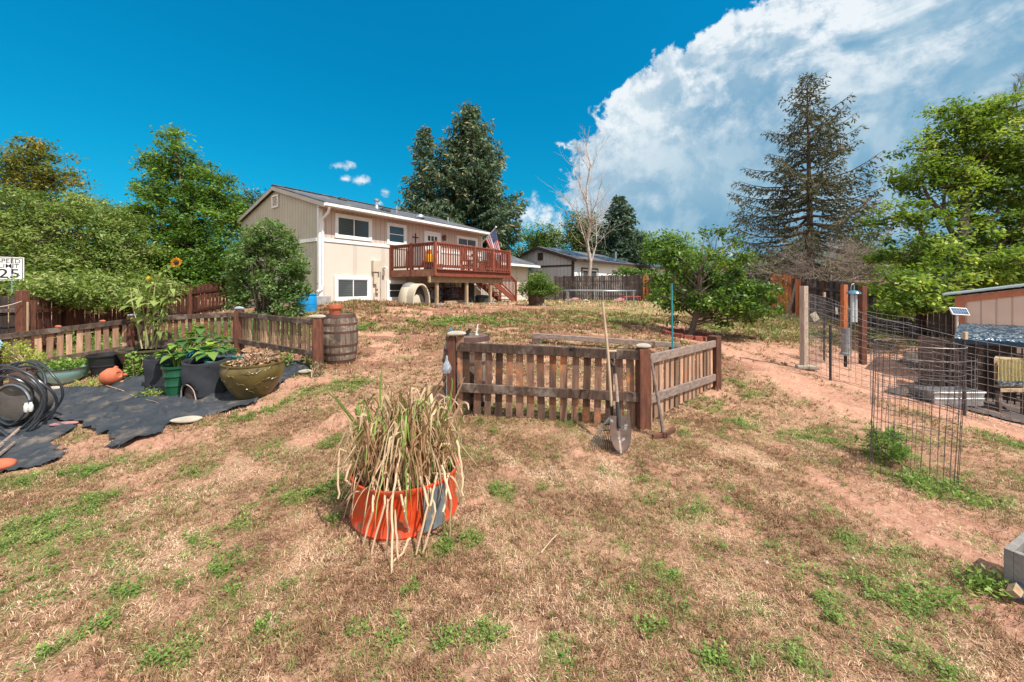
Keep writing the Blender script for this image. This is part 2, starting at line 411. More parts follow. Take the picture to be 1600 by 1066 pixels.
def green_mask(x, y):
    n1 = fbm(x * 1.1, y * 1.1, 3); n2 = fbm(x * 5, y * 5, 7, 3); n3 = np.clip(fbm(x * 11, y * 11, 8, 3) * 2.6 - .35, .2, 1.15)
    g = np.clip((n1 * .5 + n2 * .6 - .56) * 5, 0, 1) * .62 * n3
    for c, r in _gs: g = np.maximum(g, gauss(x, y, c, r * 1.35) * 1.1 * (.15 + n2 * 1.3) * n3)
    for L, r, k in ((_band, .2, 1.2), (_band2, .22, 1.2), (_strip, .28, .9)):
        for a, b in zip(L[:-1], L[1:]): g = np.maximum(g, capsule(x, y, a, b, r) * k * (.2 + n2 * 1.2) * n3)
    left = gauss(x, y, gp(30, 850), .5, (1.2, .6)); g = np.maximum(g, left * (.3 + n2))
    # strip of lawn before the house and the trampoline, and the bed inside the left enclosure
    far = np.clip((y - 10.5) / 2, 0, 1) * np.clip((x + 1.5) / 3, 0, 1); g = np.maximum(g, far * np.clip((n2 + n1 - .55) * 1.6, 0, .8))
    mid = gauss(x, y, (-1.2, 10.6), 1.3, (1.6, .7)); g = np.maximum(g, mid * n2 * 1.3)
    lf = gauss(x, y, (-8, 9), 2.6, (1.6, .9)); g = np.maximum(g, lf * (.5 + n2))
    rr = gauss(x, y, (7.6, 11.5), 2.2, (1.3, 1.3)); g = np.maximum(g, rr * (.1 + n2 * .6))
    pf = gauss(x, y, (.6, 4.6), .45, (2.4, .5), -.1); g = np.maximum(g, pf * n2 * 1.8)
    return np.clip(g * (1 - bare_mask(x, y) * .85), 0, 1)
def bare_mask(x, y):
    n2 = fbm(x * 2.2, y * 2.2, 11, 4)
    b = np.clip((fbm(x * 1.6, y * 1.6, 23) - .56) * 6, 0, 1) * .8
    for a, c in zip(_path[:-1], _path[1:]): b = np.maximum(b, capsule(x, y, a, c, .55) * 1.2)
    for a, c in zip(_path2[:-1], _path2[1:]): b = np.maximum(b, capsule(x, y, a, c, .16) * (1.4 * n2 + .2))
    run = np.clip((x - 5.1 - np.clip(6.5 - y, 0, 3) * .5) / .4, 0, 1) * np.clip((11.5 - y) / 2, 0, 1) * np.clip((y - 4.2) / .6, 0, 1)
    b = np.maximum(b, run * 1.1)
    b = np.maximum(b, gauss(x, y, gp(230, 690), .6, (1.6, .6)) * 1.0)
    b = np.maximum(b, gauss(x, y, (-1.2, 13.2), 1.5, (2.6, .7), .6) * 1.0)
    b = np.maximum(b, gauss(x, y, (4.4, 10.3), 1.0, (1.5, .8)) * .9)
    b = np.maximum(b, gauss(x, y, gp(745, 785), .12, (1, 1)) * .7)
    b = np.maximum(b, gauss(x, y, gp(1420, 800), .75, (1.3, .8), -.5) * (.25 + n2 * .9))
    b = np.maximum(b, gauss(x, y, gp(1540, 720), .8, (1.1, .9)) * (.2 + n2 * .8))
    return np.clip(b, 0, 1)
def mulch_mask(x, y):
    n2 = fbm(x * 1.4, y * 3.2, 31, 4)
    return np.clip((n2 - .42) * 7, 0, 1) * np.clip((y - 5.5) / 1.5, 0, 1) * np.clip((18 - y) / 3, 0, 1) * np.clip((5.5 - x) / 2, 0, 1) * 1.2

def build_ground():
    n = 760
    s = np.linspace(-1, 1, n)
    xs = .9 * np.sinh(6.6 * s); ys = 1.05 * np.sinh(6.6 * s) + 2.6
    X, Y = np.meshgrid(xs, ys)
    r = np.hypot(X, Y - 1)
    amp = np.clip(1.2 - r / 30, .1, 1)
    Z = gza(X, Y)
    near = (r < 14)
    small = (fbm(X * 7, Y * 7, 41, 4) - .5) * .05 + (fbm(X * 30, Y * 30, 43, 2) - .5) * .016
    Z = Z + np.where(near, small, (fbm(X * 2, Y * 2, 41, 3) - .5) * .05) * amp
    Z -= .012 * bare_mask(X, Y)
    V = np.stack([X, Y, Z], -1).reshape(-1, 3)
    i = np.arange(n * n).reshape(n, n)
    F = np.stack([i[:-1, :-1], i[:-1, 1:], i[1:, 1:], i[1:, :-1]], -1).reshape(-1, 4)
    m, nt, p, o = newmat('dry yard soil')
    tc = nt.new('ShaderNodeTexCoord'); v = tc.outputs['Object']
    def att(k): return nt.new('ShaderNodeAttribute', attribute_name=k).outputs['Fac']
    f1 = nt.noise(v, 2.3, 8, .65); f2 = nt.noise(v, 22, 8, .7); f3 = nt.noise(v, 90, 5, .7)
    sand = nt.mix(nt.sstep(f1, .3, .7), (.52, .275, .19), (.39, .19, .125))
    sand = nt.mix(nt.sstep(f2, .45, .75), sand, (.60, .40, .29))
    duff = nt.mix(nt.sstep(f2, .35, .65), (.38, .205, .125), (.20, .105, .065))
    duff = nt.mix(nt.sstep(nt.noise(v, 7, 6, .65), .42, .62), duff, (.42, .24, .155))
    duff = nt.mix(nt.sstep(f3, .45, .7), duff, (.52, .35, .23))
    bare = nt.sstep(nt.m('ADD', att('bare'), nt.m('MULTIPLY', nt.m('SUBTRACT', f2, .5), 1.3)), .25, .6)
    base = nt.mix(bare, duff, sand)
    mu = nt.sstep(nt.m('ADD', att('mulch'), nt.m('MULTIPLY', nt.m('SUBTRACT', f2, .5), 1.4)), .4, .65)
    base = nt.mix(nt.m('MULTIPLY', mu, .8), base, nt.mix(nt.sstep(f3, .4, .6), (.17, .075, .05), (.28, .14, .09)))
    gr = nt.sstep(nt.m('ADD', att('green'), nt.m('MULTIPLY', nt.m('SUBTRACT', f3, .5), 1.0)), .3, .7)
    base = nt.mix(nt.m('MULTIPLY', gr, .6), base, nt.mix(nt.sstep(f2, .4, .6), (.12, .17, .04), (.20, .21, .06)))
    nt.put(p.inputs['Base Color'], base); p.inputs['Roughness'].default_value = 1; p.inputs['Specular IOR Level'].default_value = .1
    b = nt.new('ShaderNodeBump'); b.inputs['Strength'].default_value = .9; b.inputs['Distance'].default_value = .025
    nt.put(b.inputs['Height'], nt.m('ADD', f2, nt.m('MULTIPLY', f3, .6))); nt.l.new(b.outputs[0], p.inputs['Normal'])
    g = np_mesh('ground', V, [F], m, smooth=True, attrs={'green': green_mask(X, Y).ravel(), 'bare': bare_mask(X, Y).ravel(), 'mulch': mulch_mask(X, Y).ravel()})
    g['kind'] = 'structure'
build_ground()

def wedge(n, d0, d1, rng, power=1.0, lim=1.42):
    """points in the part of the yard the photograph looks at; uniform per area between the two depths"""
    d = np.sqrt(rng.random(n) * (d1**2 - d0**2) + d0**2)
    x = (rng.random(n) * 2 - 1) * lim * d
    return x, d
def inside_poly(x, y, poly):
    r = np.zeros(x.shape, bool); j = len(poly) - 1
    for i in range(len(poly)):
        xi, yi = poly[i][0], poly[i][1]; xj, yj = poly[j][0], poly[j][1]
        c = ((yi > y) != (yj > y)) & (x < (xj - xi) * (y - yi) / (yj - yi + 1e-12) + xi); r ^= c; j = i
    return r
FAB1 = [gp(*p) for p in ((62, 618), (110, 608), (160, 606), (200, 585), (232, 560), (330, 545), (470, 566), (487, 580), (452, 592), (400, 632), (352, 648), (300, 658), (262, 664), (246, 684), (216, 690), (190, 702), (154, 704), (176, 693), (172, 682), (150, 679), (128, 672), (117, 664), (70, 662), (50, 640))]
FAB2 = [gp(*p) for p in ((-60, 668), (20, 652), (75, 660), (118, 662), (122, 668), (108, 680), (84, 692), (106, 712), (98, 722), (60, 732), (2, 744), (-60, 752))]
def off_things(x, y):
    k = ~inside_poly(x, y, FAB1) & ~inside_poly(x, y, FAB2)
    k &= ~((y > 11) & (x < -9.4 + (y - 11) * .9) & (x > -11.5))
    return k
def blades(n, d0, d1, L, W, lie, seed, keep, tfun, name, mat, label, cat, curl=.4):
    rng = np.random.default_rng(seed)
    x, y = wedge(n, d0, d1, rng); k = keep(x, y, rng) & off_things(x, y); x = x[k]; y = y[k]; n = len(x)
    z = gza(x, y) + (fbm(x * 7, y * 7, 41, 4) - .5) * .05 * np.clip(1.2 - np.hypot(x, y - 1) / 30, .1, 1)
    l = L * (.5 + rng.random(n)); wd = W * (.6 + .8 * rng.random(n)) * np.maximum(1, y / 4)
    az = rng.random(n) * 2 * PI; el = lie[0] + rng.random(n) ** 1.5 * (lie[1] - lie[0])
    dx = np.cos(az) * np.cos(el); dy = np.sin(az) * np.cos(el); dz = np.sin(el)
    px = -np.sin(az) * wd * .5; py = np.cos(az) * wd * .5
    bnd = (rng.random(n) - .5) * curl
    P0 = np.stack([x, y, z + .002], 1); mid = P0 + np.stack([dx, dy, dz], 1) * (l * .55)[:, None]
    dx2 = np.cos(az + bnd) * np.cos(el * .5); dy2 = np.sin(az + bnd) * np.cos(el * .5); dz2 = np.sin(el) - .35
    tip = mid + np.stack([dx2, dy2, dz2], 1) * (l * .45)[:, None]; tip[:, 2] = np.maximum(tip[:, 2], z + .004)
    s = np.stack([px, py, np.zeros(n)], 1)
    V = np.stack([P0 - s, P0 + s, mid + s * .8, mid - s * .8, tip], 1).reshape(-1, 3)
    b = np.arange(n)[:, None] * 5
    t = np.repeat(tfun(x, y, rng), 5)
    o = np_mesh(name, V, [b + np.array([[0, 1, 2, 3]]), b + np.array([[3, 2, 4]])], mat, tint=t)
    return tag(o, label, cat, kind='stuff')
M['straw'] = leafmat('dry and green grass blades', [(0, (.13, .062, .035)), (.3, (.36, .195, .115)), (.55, (.56, .355, .22)), (.74, (.74, .53, .37)), (.76, (.21, .21, .07)), (1, (.12, .21, .04))], .15, .7)
def keep_dry(x, y, rng):
    b = bare_mask(x, y); p = np.clip(.98 - b * .95, .04, 1) * np.clip(1 - mulch_mask(x, y) * .55, .2, 1) * np.clip(fbm(x * 4, y * 4, 61, 3) * 2.4 - .35, .15, 1)
    return rng.random(len(x)) < p
def t_dry(x, y, rng):
    g = green_mask(x, y); t = np.clip(rng.normal(.36, .2, len(x)) + (fbm(x * 3.5, y * 3.5, 71, 4) - .5) * 1.5, 0, .73)
    tuft = np.clip((fbm(x * 13, y * 13, 81, 3) - .52) * 7, 0, 1); isg = rng.random(len(x)) < (.02 + tuft * .30 + g * .55); return np.where(isg, .77 + rng.random(len(x)) * .23, t)
blades(400000, 1.25, 4.2, .025, .0026, (.05, 1.0), 1, keep_dry, t_dry, 'dry_grass', M['straw'], 'short brittle straw-coloured grass over the near half of the yard', 'grass')
blades(330000, 4.2, 11, .05, .004, (.1, 1.1), 2, keep_dry, t_dry, 'yard_grass', M['straw'], 'patchy dry lawn between the enclosures and the deck', 'grass')
blades(160000, 11, 30, .11, .006, (.2, 1.2), 3, keep_dry, lambda x, y, r: t_dry(x, y, r), 'far_grass', M['straw'], 'greener far lawn around the trampoline frame and the house', 'grass')

def tufts(n, per, d0, d1, L, W, seed, name, label):
    rng = np.random.default_rng(seed); x, y = wedge(n, d0, d1, rng)
    k = (rng.random(n) < np.clip(fbm(x * 3, y * 3, 63, 4) * 3.4 - 1.15, .03, 1) * np.clip(1 - bare_mask(x, y), .03, 1)) & off_things(x, y); x = x[k]; y = y[k]; n = len(x)
    t0 = np.clip(rng.normal(.15, .13, n), 0, .6); g = green_mask(x, y); isg = rng.random(n) < np.clip(.22 * 0 + (fbm(x * 1.7, y * 1.7, 83, 3) - .33) * 1.0 + g * .5, 0, .85); t0 = np.where(isg, .77 + rng.random(n) * .14, t0)
    i = np.repeat(np.arange(n), per); N = n * per; az = rng.random(N) * 2 * PI; sc = (.6 + .8 * rng.random(n))[i]; rr = rng.random(N) * .012 * sc * np.maximum(1, y[i] / 4)
    px = x[i] + np.cos(az) * rr; py = y[i] + np.sin(az) * rr; pz = gza(px, py) + (fbm(px * 7, py * 7, 41, 4) - .5) * .05 * np.clip(1.2 - np.hypot(px, py - 1) / 30, .1, 1)
    l = L * sc * (.5 + .8 * rng.random(N)) * np.maximum(1, y[i] / 5); el = .35 + rng.random(N) * .9
    a = np.stack([np.cos(az) * np.cos(el), np.sin(az) * np.cos(el), np.sin(el)], 1) * l[:, None]; s = np.stack([-np.sin(az), np.cos(az), rng.normal(0, .3, N)], 1) * (W * .5 * np.maximum(1, y[i] / 4))[:, None]
    P = np.stack([px, py, pz], 1); tip = P + a; tip[:, 2] -= l * .15
    V = np.stack([P - s, P + s, P + a * .6 + s * .7 + [0, 0, .002], P + a * .6 - s * .7 + [0, 0, .002], tip], 1).reshape(-1, 3); b = np.arange(N)[:, None] * 5
    t = np.where(isg[i], np.clip(t0[i] + rng.normal(0, .03, N), .765, 1), np.clip(t0[i] + rng.normal(0, .12, N), 0, .73))
    o = np_mesh(name, V, [b + np.array([[0, 1, 2, 3]]), b + np.array([[3, 2, 4]])], M['straw'], tint=np.repeat(t, 5)); tag(o, label, 'grass', kind='stuff')
tufts(60000, 9, 1.25, 4.6, .031, .0030, 15, 'grass_tufts', 'small brown and olive grass tufts all over the near lawn')
tufts(52000, 9, 4.6, 14, .045, .005, 16, 'lawn_tufts', 'brown and olive grass tufts of the middle lawn')
# green weeds: rosettes of small round leaves, in patches
M['weed'] = leafmat('weed leaves', [(0, (.06, .12, .025)), (.5, (.14, .245, .045)), (1, (.30, .39, .09))], .3, .5)
def weeds(n, d0, d1, L, seed, name, label, tall=.05, thr=.3):
    rng = np.random.default_rng(seed)
    x, y = wedge(n, d0, d1, rng); g = green_mask(x, y); k = (rng.random(n) < np.clip((g - thr) * 1.6 * np.clip((fbm(x * 16, y * 16, 87, 3) - .38) * 5, 0, 1.4), 0, 1)) & off_things(x, y); x = x[k]; y = y[k]; n = len(x)
    per = 7
    X = np.repeat(x, per); Y = np.repeat(y, per); N = n * per
    az = rng.random(N) * 2 * PI; rr = rng.random(N) * L * 1.6
    px = X + np.cos(az) * rr; py = Y + np.sin(az) * rr
    pz = gza(px, py) + (fbm(px * 7, py * 7, 41, 4) - .5) * .04 + .004 + rng.random(N) * tall * (.3 + np.repeat(rng.random(n), per))
    l = L * (.5 + .9 * rng.random(N)) * np.maximum(1, Y / 5); el = rng.random(N) * .8 - .1
    a = np.stack([np.cos(az) * np.cos(el), np.sin(az) * np.cos(el), np.sin(el)], 1) * l[:, None]
    s = np.stack([-np.sin(az), np.cos(az), (rng.random(N) - .5) * .8], 1) * (l * .33)[:, None]
    P = np.stack([px, py, pz], 1)
    V = np.stack([P, P + a * .5 + s, P + a, P + a * .5 - s], 1).reshape(-1, 3)
    t = np.clip(np.repeat(rng.normal(.5, .2, n), per) + (rng.random(N) - .5) * .4, 0, 1)
    o = np_mesh(name, V, [np.arange(N)[:, None] * 4 + np.array([[0, 1, 2, 3]])], M['weed'], tint=np.repeat(t, 4))
    return tag(o, label, 'weeds', kind='stuff')
weeds(90000, 1.25, 4.5, .0135, 5, 'green_weeds', 'low patches of bright green weeds scattered in the near dry grass')
weeds(70000, 4.5, 12, .028, 6, 'yard_weeds', 'loose green weeds along the bed edges and picket fences', .07)
# white clover flecks and pale pebbles
def pebbles():
    rng = np.random.default_rng(9); mb = MB(); random.seed(4)
    x, y = wedge(900, 1.5, 12, rng); keep = fbm(x, y, 91, 3) > .45; x = x[keep]; y = y[keep]
    z = gza(x, y)
    for a, b, c in zip(x, y, z):
        r = .003 + random.random() ** 3 * .012 * max(1, b / 5); t = random.random()
        mb.lathe((a, b, c + .004), [(0, -r*.6), (r, 0), (0, r*.7)], 5, t=t)
    tag(mb.build('pebbles', M['stone_white']), 'small pale pebbles and flecks scattered over the soil', 'pebbles', kind='stuff')
pebbles()
def litter():
    """torn dead leaves and stalk pieces"""
    rng = np.random.default_rng(19); n = 9000
    x, y = wedge(n, 1.25, 10, rng); z = gza(x, y) + (fbm(x * 7, y * 7, 41, 4) - .5) * .05 + .006
    az = rng.random(n) * 2 * PI; l = (.008 + rng.random(n) ** 2 * .03); wd = l * .35 + .002
    a = np.stack([np.cos(az), np.sin(az), (rng.random(n) - .3) * .5], 1) * l[:, None]; s = np.stack([-np.sin(az), np.cos(az), (rng.random(n) - .5) * .9], 1) * wd[:, None] * .5
    P = np.stack([x, y, z], 1)
    V = np.stack([P, P + a * .5 + s, P + a, P + a * .5 - s], 1).reshape(-1, 3)
    o = np_mesh('leaf_litter', V, [np.arange(n)[:, None] * 4 + np.array([[0, 1, 2, 3]])], M['straw'], tint=np.repeat(rng.random(n) * .6, 4))
    tag(o, 'curled brown leaf scraps lying on the bare soil', 'leaf litter', kind='stuff')
litter()

# ================================================================ WEED FABRIC
M['fabric'] = pm('black weed barrier fabric', (.019, .025, .033), (.036, .041, .050), 3, rough=.75, bump=.3, bscale=140, c3=(.15, .115, .09), s3=4, th3=(.5, .75), spec=.4)
def sheet(name, poly, label, cat, mat, lift=.014, step=.018, seed=5, wr=.042, kind=None):
    xs = [p[0] for p in poly]; ys = [p[1] for p in poly]
    X, Y = np.meshgrid(np.arange(min(xs) - step, max(xs) + step, step), np.arange(min(ys) - step, max(ys) + step, step))
    jx = X + (fbm(X * 9, Y * 9, seed, 3) - .5) * .10; jy = Y + (fbm(X * 9, Y * 9, seed + 3, 3) - .5) * .10
    ins = inside_poly(jx, jy, poly)
    w1 = fbm(X * 1.2 + Y * .5, Y * 4.5, seed + 7, 3); ridge = 1 - np.abs(w1 * 2 - 1) * 3.2
    Z = gza(X, Y) + lift + np.clip(ridge, 0, 1) ** 2 * wr + np.clip(1 - np.abs(fbm(X * 2.5 - Y, Y * 2 + X * 3, seed + 20, 3) * 2 - 1) * 5, 0, 1) * wr * .5 + (fbm(X * 5, Y * 5, seed + 9, 3) - .5) * .02
    i = np.arange(X.size).reshape(X.shape)
    F = np.stack([i[:-1, :-1], i[:-1, 1:], i[1:, 1:], i[1:, :-1]], -1)[(ins[:-1, :-1] & ins[:-1, 1:] & ins[1:, 1:] & ins[1:, :-1])]
    u, inv = np.unique(F.ravel(), return_inverse=True)
    V = np.stack([X, Y, Z], -1).reshape(-1, 3)[u]
    o = np_mesh(name, V, [inv.reshape(-1, 4)], mat, smooth=True, loc=tuple(V.mean(0)))
    return tag(o, label, cat, kind=kind)
sheet('weed_fabric', FAB1, 'large black weed fabric sheet spread under the pots of the left bed', 'weed fabric', M['fabric'])
sheet('weed_fabric', FAB2, 'torn black weed fabric piece in front of the coiled hose at the left edge', 'weed fabric', M['fabric'], seed=15)
# ================================================================ HOUSE (own axes: U along the front, W to the back)
A0 = Vector((-6.53, 13.05, 0)); U0 = Vector((.569, .822, 0)); W0 = Vector((-.822, .569, 0)); ZU = Vector((0, 0, 1))
HL, HD = 8.6, 6.3
YAW = math.atan2(U0.y, U0.x)
def hp(u, w, z): return A0 + U0*u + W0*w + ZU*z
def ufront(px, w=0):
    O = A0 + W0*w; k = (px - 800) / FPX
    return (k*O.y - O.x) / (U0.x - k*U0.y)
def zfront(px, py, w=0):
    u = ufront(px, w); d = A0.y + W0.y*w + U0.y*u
    return u, EYE + (HY - py) / FPX * d
def wgable(px, py):
    k = (px - 800) / FPX; w_ = (k*A0.y - A0.x) / (W0.x - k*W0.y); d = A0.y + W0.y*w_
    return w_, EYE + (HY - py) / FPX * d
ZE = 4.24; ZB = .55; ZR = 5.30; ZT = zfront(500, 374)[1]   # eave, base, ridge, trim
OV = .5; RK = .13

def siding(name, c1, c2, groove=.2, horiz=U0):
    """plywood siding with vertical grooves: the groove is a step in the bump and a thin dark line"""
    m, n, p, o = newmat(name)
    tc = n.new('ShaderNodeTexCoord'); v = tc.outputs['Object']
    d = n.new('ShaderNodeVectorMath', operation='DOT_PRODUCT'); n.put(d.inputs[0], v); n.put(d.inputs[1], tuple(horiz))
    fr = n.m('FRACT', n.m('DIVIDE', n.m('ADD', d.outputs['Value'], 50), groove))
    g = n.m('LESS_THAN', fr, .13)
    f = n.noise(v, 2.0, 5, .6); f2 = n.noise(v, 25, 4, .6)
    col = n.mix(n.sstep(f, .3, .7), c1, c2)
    col = n.mix(n.m('MULTIPLY', g, .5 if groove < 1 else .22), col, tuple(x*.4 for x in c1))
    n.put(p.inputs['Base Color'], col); p.inputs['Roughness'].default_value = .8; p.inputs['Specular IOR Level'].default_value = .2
    b = n.new('ShaderNodeBump'); b.inputs['Strength'].default_value = .8; b.inputs['Distance'].default_value = .012
    n.put(b.inputs['Height'], n.m('ADD', n.m('MULTIPLY', g, -1.0), n.m('MULTIPLY', f2, .12))); n.l.new(b.outputs[0], p.inputs['Normal'])
    return m
M['siding_up'] = siding('upper wall siding', (.56, .44, .375), (.52, .41, .345), .20)
M['stucco'] = siding('lower wall panel', (.60, .525, .455), (.57, .495, .425), 1.22)
M['siding_gable'] = siding('gable siding', (.50, .45, .36), (.46, .41, .33), .20, W0)
M['shingle'] = pm('dark asphalt shingles', (.10, .105, .12), (.055, .06, .07), 9, rough=.95, bump=.8, bscale=40, c3=(.15, .15, .16), s3=2)
M['concrete'] = pm('grey concrete', (.36, .34, .32), (.26, .25, .24), 8, rough=.9, bump=.5, bscale=50)
M['grey_box'] = pm('beige meter box paint', (.55, .46, .36), (.50, .42, .33), 4, rough=.6, bump=.1)

house = thing('house', hp(0, 0, .9), 'two storey beige house with grooved gable siding, white window trim and grey shingle roof', 'house')
mb = MB()
mb.frame_box(hp(0, 0, ZB), U0*HL, W0*HD, ZU*(ZT - ZB)); mb.build('lower_wall', M['stucco'], house)
mb = MB(); mb.frame_box(hp(-.0, 0, ZT), U0*HL, W0*HD, ZU*(ZE + .12 - ZT)); mb.build('upper_wall', M['siding_up'], house)
# gable cladding, one board layer proud of the boxes
mb = MB()
sk = 0.02
mb.prism([(0, ZB), (HD, ZB), (HD, ZE + .08), (HD/2, ZR - .06), (0, ZE + .08)], hp(-sk, 0, 0), W0, ZU, .018)
gw = mb.build('gable_wall', M['siding_gable'], house)
mb = MB(); mb.prism([(0, ZE+.1), (HD, ZE + .1), (HD/2, ZR - .06)], hp(HL, 0, 0), W0, ZU, .02); mb.build('far_gable_wall', M['siding_up'], house)
# roof
def roof_slab(mb, u0, u1, w0, z0, w1, z1, th=.09):
    a = hp(u0, w0, z0); b = hp(u1, w0, z0); c = hp(u0, w1, z1)
    mb.frame_box(a, b - a, c - a, ZU * th)
mb = MB(); sl = (ZR - ZE) / (HD/2 )
roof_slab(mb, -RK, HL + RK, -OV, ZE + .02 - 0 * sl, HD/2, ZR + .02)
roof_slab(mb, -RK, HL + RK, HD + .05, ZE + .10, HD/2, ZR + .02)
roof = mb.build('roof', M['shingle'], house)
# ridge cap and courses
mb = MB(); mb.beam(hp(-RK-.01, HD/2, ZR + .125), hp(HL+RK+.01, HD/2, ZR + .125), .22, .03); mb.build('ridge_cap', M['shingle'], roof)
# rake boards (white-grey), front gutter
M['rake'] = pm('taupe rake board', (.42, .37, .33), (.37, .33, .29), 3, rough=.6, bump=.1)
mb = MB()
for w_, ze_ in ((-OV, ZE), (HD + .05, ZE + .09)):
    mb.beam(hp(-RK - .012, w_, ze_ - .01), hp(-RK - .012, HD/2, ZR - .01), .022, .13)
mb.build('rake_board', M['rake'], house)
mb = MB()
for a, b in ((-RK, HL + RK),):
    for (dw, dz, wd, h) in ((-OV - .05, ZE - .035, .10, .015), (-OV - .105, ZE + .01, .012, .09), (-OV + .0, ZE + .0, .018, .12)):
        mb.beam(hp(a, dw, dz), hp(b, dw, dz), wd, h)
mb.build('gutter', M['white'], house)
mb = MB(); mb.frame_box(hp(-RK + .01, -OV + .02, ZE - .035), U0*(HL + 2*RK - .02), W0*(OV - .03), ZU*.02); mb.build('soffit', M['siding_up'], house)
# downspout with elbows at the corner
mb = MB()
mb.beam(hp(.06, -.05, ZE - .5), hp(.06, -.05, 1.55), .09, .07, up=U0)
mb.tube([hp(.02, -OV - .05, ZE - .05), hp(.03, -OV + .02, ZE - .22), hp(.05, -.08, ZE - .42), hp(.06, -.05, ZE - .56)], .042, 8)
mb.tube([hp(.06, -.05, 1.58), hp(.04, -.06, 1.45), hp(-.16, -.12, 1.36)], .042, 8)
mb.build('downspout', M['white'], house, smooth=True)
mb = MB()
mb.frame_box(hp(-.035, -.018, ZB + .1), U0*.12, W0*-.012, ZU*(ZE - ZB - .15))
mb.frame_box(hp(-sk - .016, -.01, ZB + .1), U0*-.014, W0*.1, ZU*(ZE - ZB - .05))
mb.build('corner_board', M['white'], house)
mb = MB()
mb.frame_box(hp(.0, -.004, ZT - .06), U0*HL, W0*-.03, ZU*.12)
mb.frame_box(hp(-sk - .016, .1, ZT - .06), U0*-.03, W0*(HD-.1), ZU*.12)
mb.build('belly_band', M['white'], house)
mb = MB(); mb.frame_box(hp(-.05, -.06, -.2), U0*(HL + .06), W0*.05, ZU*(ZB + .22 + .2)); mb.frame_box(hp(-.08, .0, -.2), U0*.05, W0*HD, ZU*(ZB + .2 + .2))
mb.build('foundation', M['concrete'], house)

def window(pxa, pxb, pyt, pyb, split='v', parent=house, fw=.10, w=0, name='window', label=None, blind=True, frame_mat='white', pan='glass', u0=None, u1=None, zt=None, zb=None):
    if u0 is None:
        u0, zt = zfront(pxa, pyt, w); _, zb = zfront(pxa, pyb, w); u1 = ufront(pxb, w)
    mb = MB(); th = .05; y = w - .006
    def fr(ua, ub, za, zb_, t=th): mb.frame_box(hp(ua, y, za), U0*(ub-ua), W0*-t, ZU*(zb_-za))
    fr(u0, u1, zt - fw, zt); fr(u0, u1, zb, zb + fw); fr(u0, u0 + fw, zb + fw, zt - fw); fr(u1 - fw, u1, zb + fw, zt - fw)
    s = .03; a, b, c, d = u0 + fw, u1 - fw, zb + fw, zt - fw
    for (q, r, e, f) in ((a, b, c, c+s), (a, b, d-s, d), (a, a+s, c+s, d-s), (b-s, b, c+s, d-s)): fr(q, r, e, f, .03)
    if split == 'v': fr((a+b)/2 - s/2, (a+b)/2 + s/2, c+s, d-s, .034)
    if split == 'h': fr(a+s, b-s, (c+d)/2 - s/2, (c+d)/2 + s/2, .034)
    f = mb.build(name, M[frame_mat], parent)
    g = MB(); g.frame_box(hp(a, y, c), U0*(b-a), W0*-.012, ZU*(d-c)); g.build('pane', M[pan], f)
    return f
def winz(m='blinds'):
    mm, n, p, o = newmat(m)
    tc = n.new('ShaderNodeTexCoord'); sp = n.new('ShaderNodeSeparateXYZ'); n.l.new(tc.outputs['Object'], sp.inputs[0])
    st = n.m('LESS_THAN', n.m('FRACT', n.m('MULTIPLY', sp.outputs[2], 16)), .55)
    f = n.noise(tc.outputs['Object'], 1.5, 3)
    n.put(p.inputs['Base Color'], n.mix(n.m('MULTIPLY', st, .35), n.mix(f, (.07, .08, .085), (.035, .04, .045)), (.13, .14, .15)))
    p.inputs['Roughness'].default_value = .1; p.inputs['Specular IOR Level'].default_value = .6
    return mm
M['blinds'] = winz()
window(522.6, 580, 333, 371.5, 'v', pan='blinds')
window(603.8, 634, 347.5, 382, 'h')
window(713, 745, 368, 385.5, 'v', name='window', pan='blinds')
window(521.5, 578.5, 431, 471, 'v', fw=.12, pan='blinds')
window(603, 633, 438, 470.5, 'h', fw=.12)
# deck door
u0, zt = zfront(662, 360.5); u1 = ufront(687.5); DZ = 2.18
mb = MB()
for a, b, c, d in ((u0, u0+.1, DZ, zt), (u1-.1, u1, DZ, zt), (u0+.1, u1-.1, zt-.1, zt)): mb.frame_box(hp(a, -.006, c), U0*(b-a), W0*-.05, ZU*(d-c))
door = mb.build('door', M['white'], house)
mb = MB(); mb.frame_box(hp(u0+.1, -.006, DZ), U0*(u1-u0-.2), W0*-.03, ZU*(zt-.1-DZ)); mb.build('door_leaf', M['white'], door)
mb = MB(); dw = (u1-u0-.2)
for k in range(3): mb.frame_box(hp(u0+.1+dw*(.14+.26*k), -.037, zt-.42), U0*dw*.19, W0*-.004, ZU*.22)
mb.build('door_glass', M['glass'], door)
mb = MB(); mb.tube([hp(u1-.18, -.04, DZ+.95), hp(u1-.18, -.09, DZ+.95)], [.025, .032], 8); mb.build('handle', M['black_metal'], door)
# sliding door and doorway under the deck
window(0, 0, 0, 0, 'v', u0=ufront(717), u1=ufront(743), zt=2.0, zb=.62, frame_mat='white')
window(0, 0, 0, 0, None, u0=ufront(659), u1=ufront(705), zt=1.95, zb=.62, frame_mat='grey_box', pan='siding_up', fw=.05)
# gable vent
w0, z0 = wgable(437, 304); w1, z1 = wgable(427.5, 326)
mb = MB()
O = -sk - .018
for a, b, c, d in ((w0, w1, z1, z1+.06), (w0, w1, z0-.06, z0), (w0, w0+.06, z1+.06, z0-.06), (w1-.06, w1, z1+.06, z0-.06)): mb.frame_box(hp(O, a, c), U0*-.04, W0*(b-a), ZU*(d-c))
gv = mb.build('gable_vent', M['white'], house)
mb = MB()
for k in range(6):
    zz = z1 + .08 + k * (z0 - z1 - .16) / 6; mb.frame_box(hp(O, w0+.06, zz), U0*-.03, W0*(w1-w0-.12), ZU*.035)
mb.build('louvre', M['grey_box'], gv)
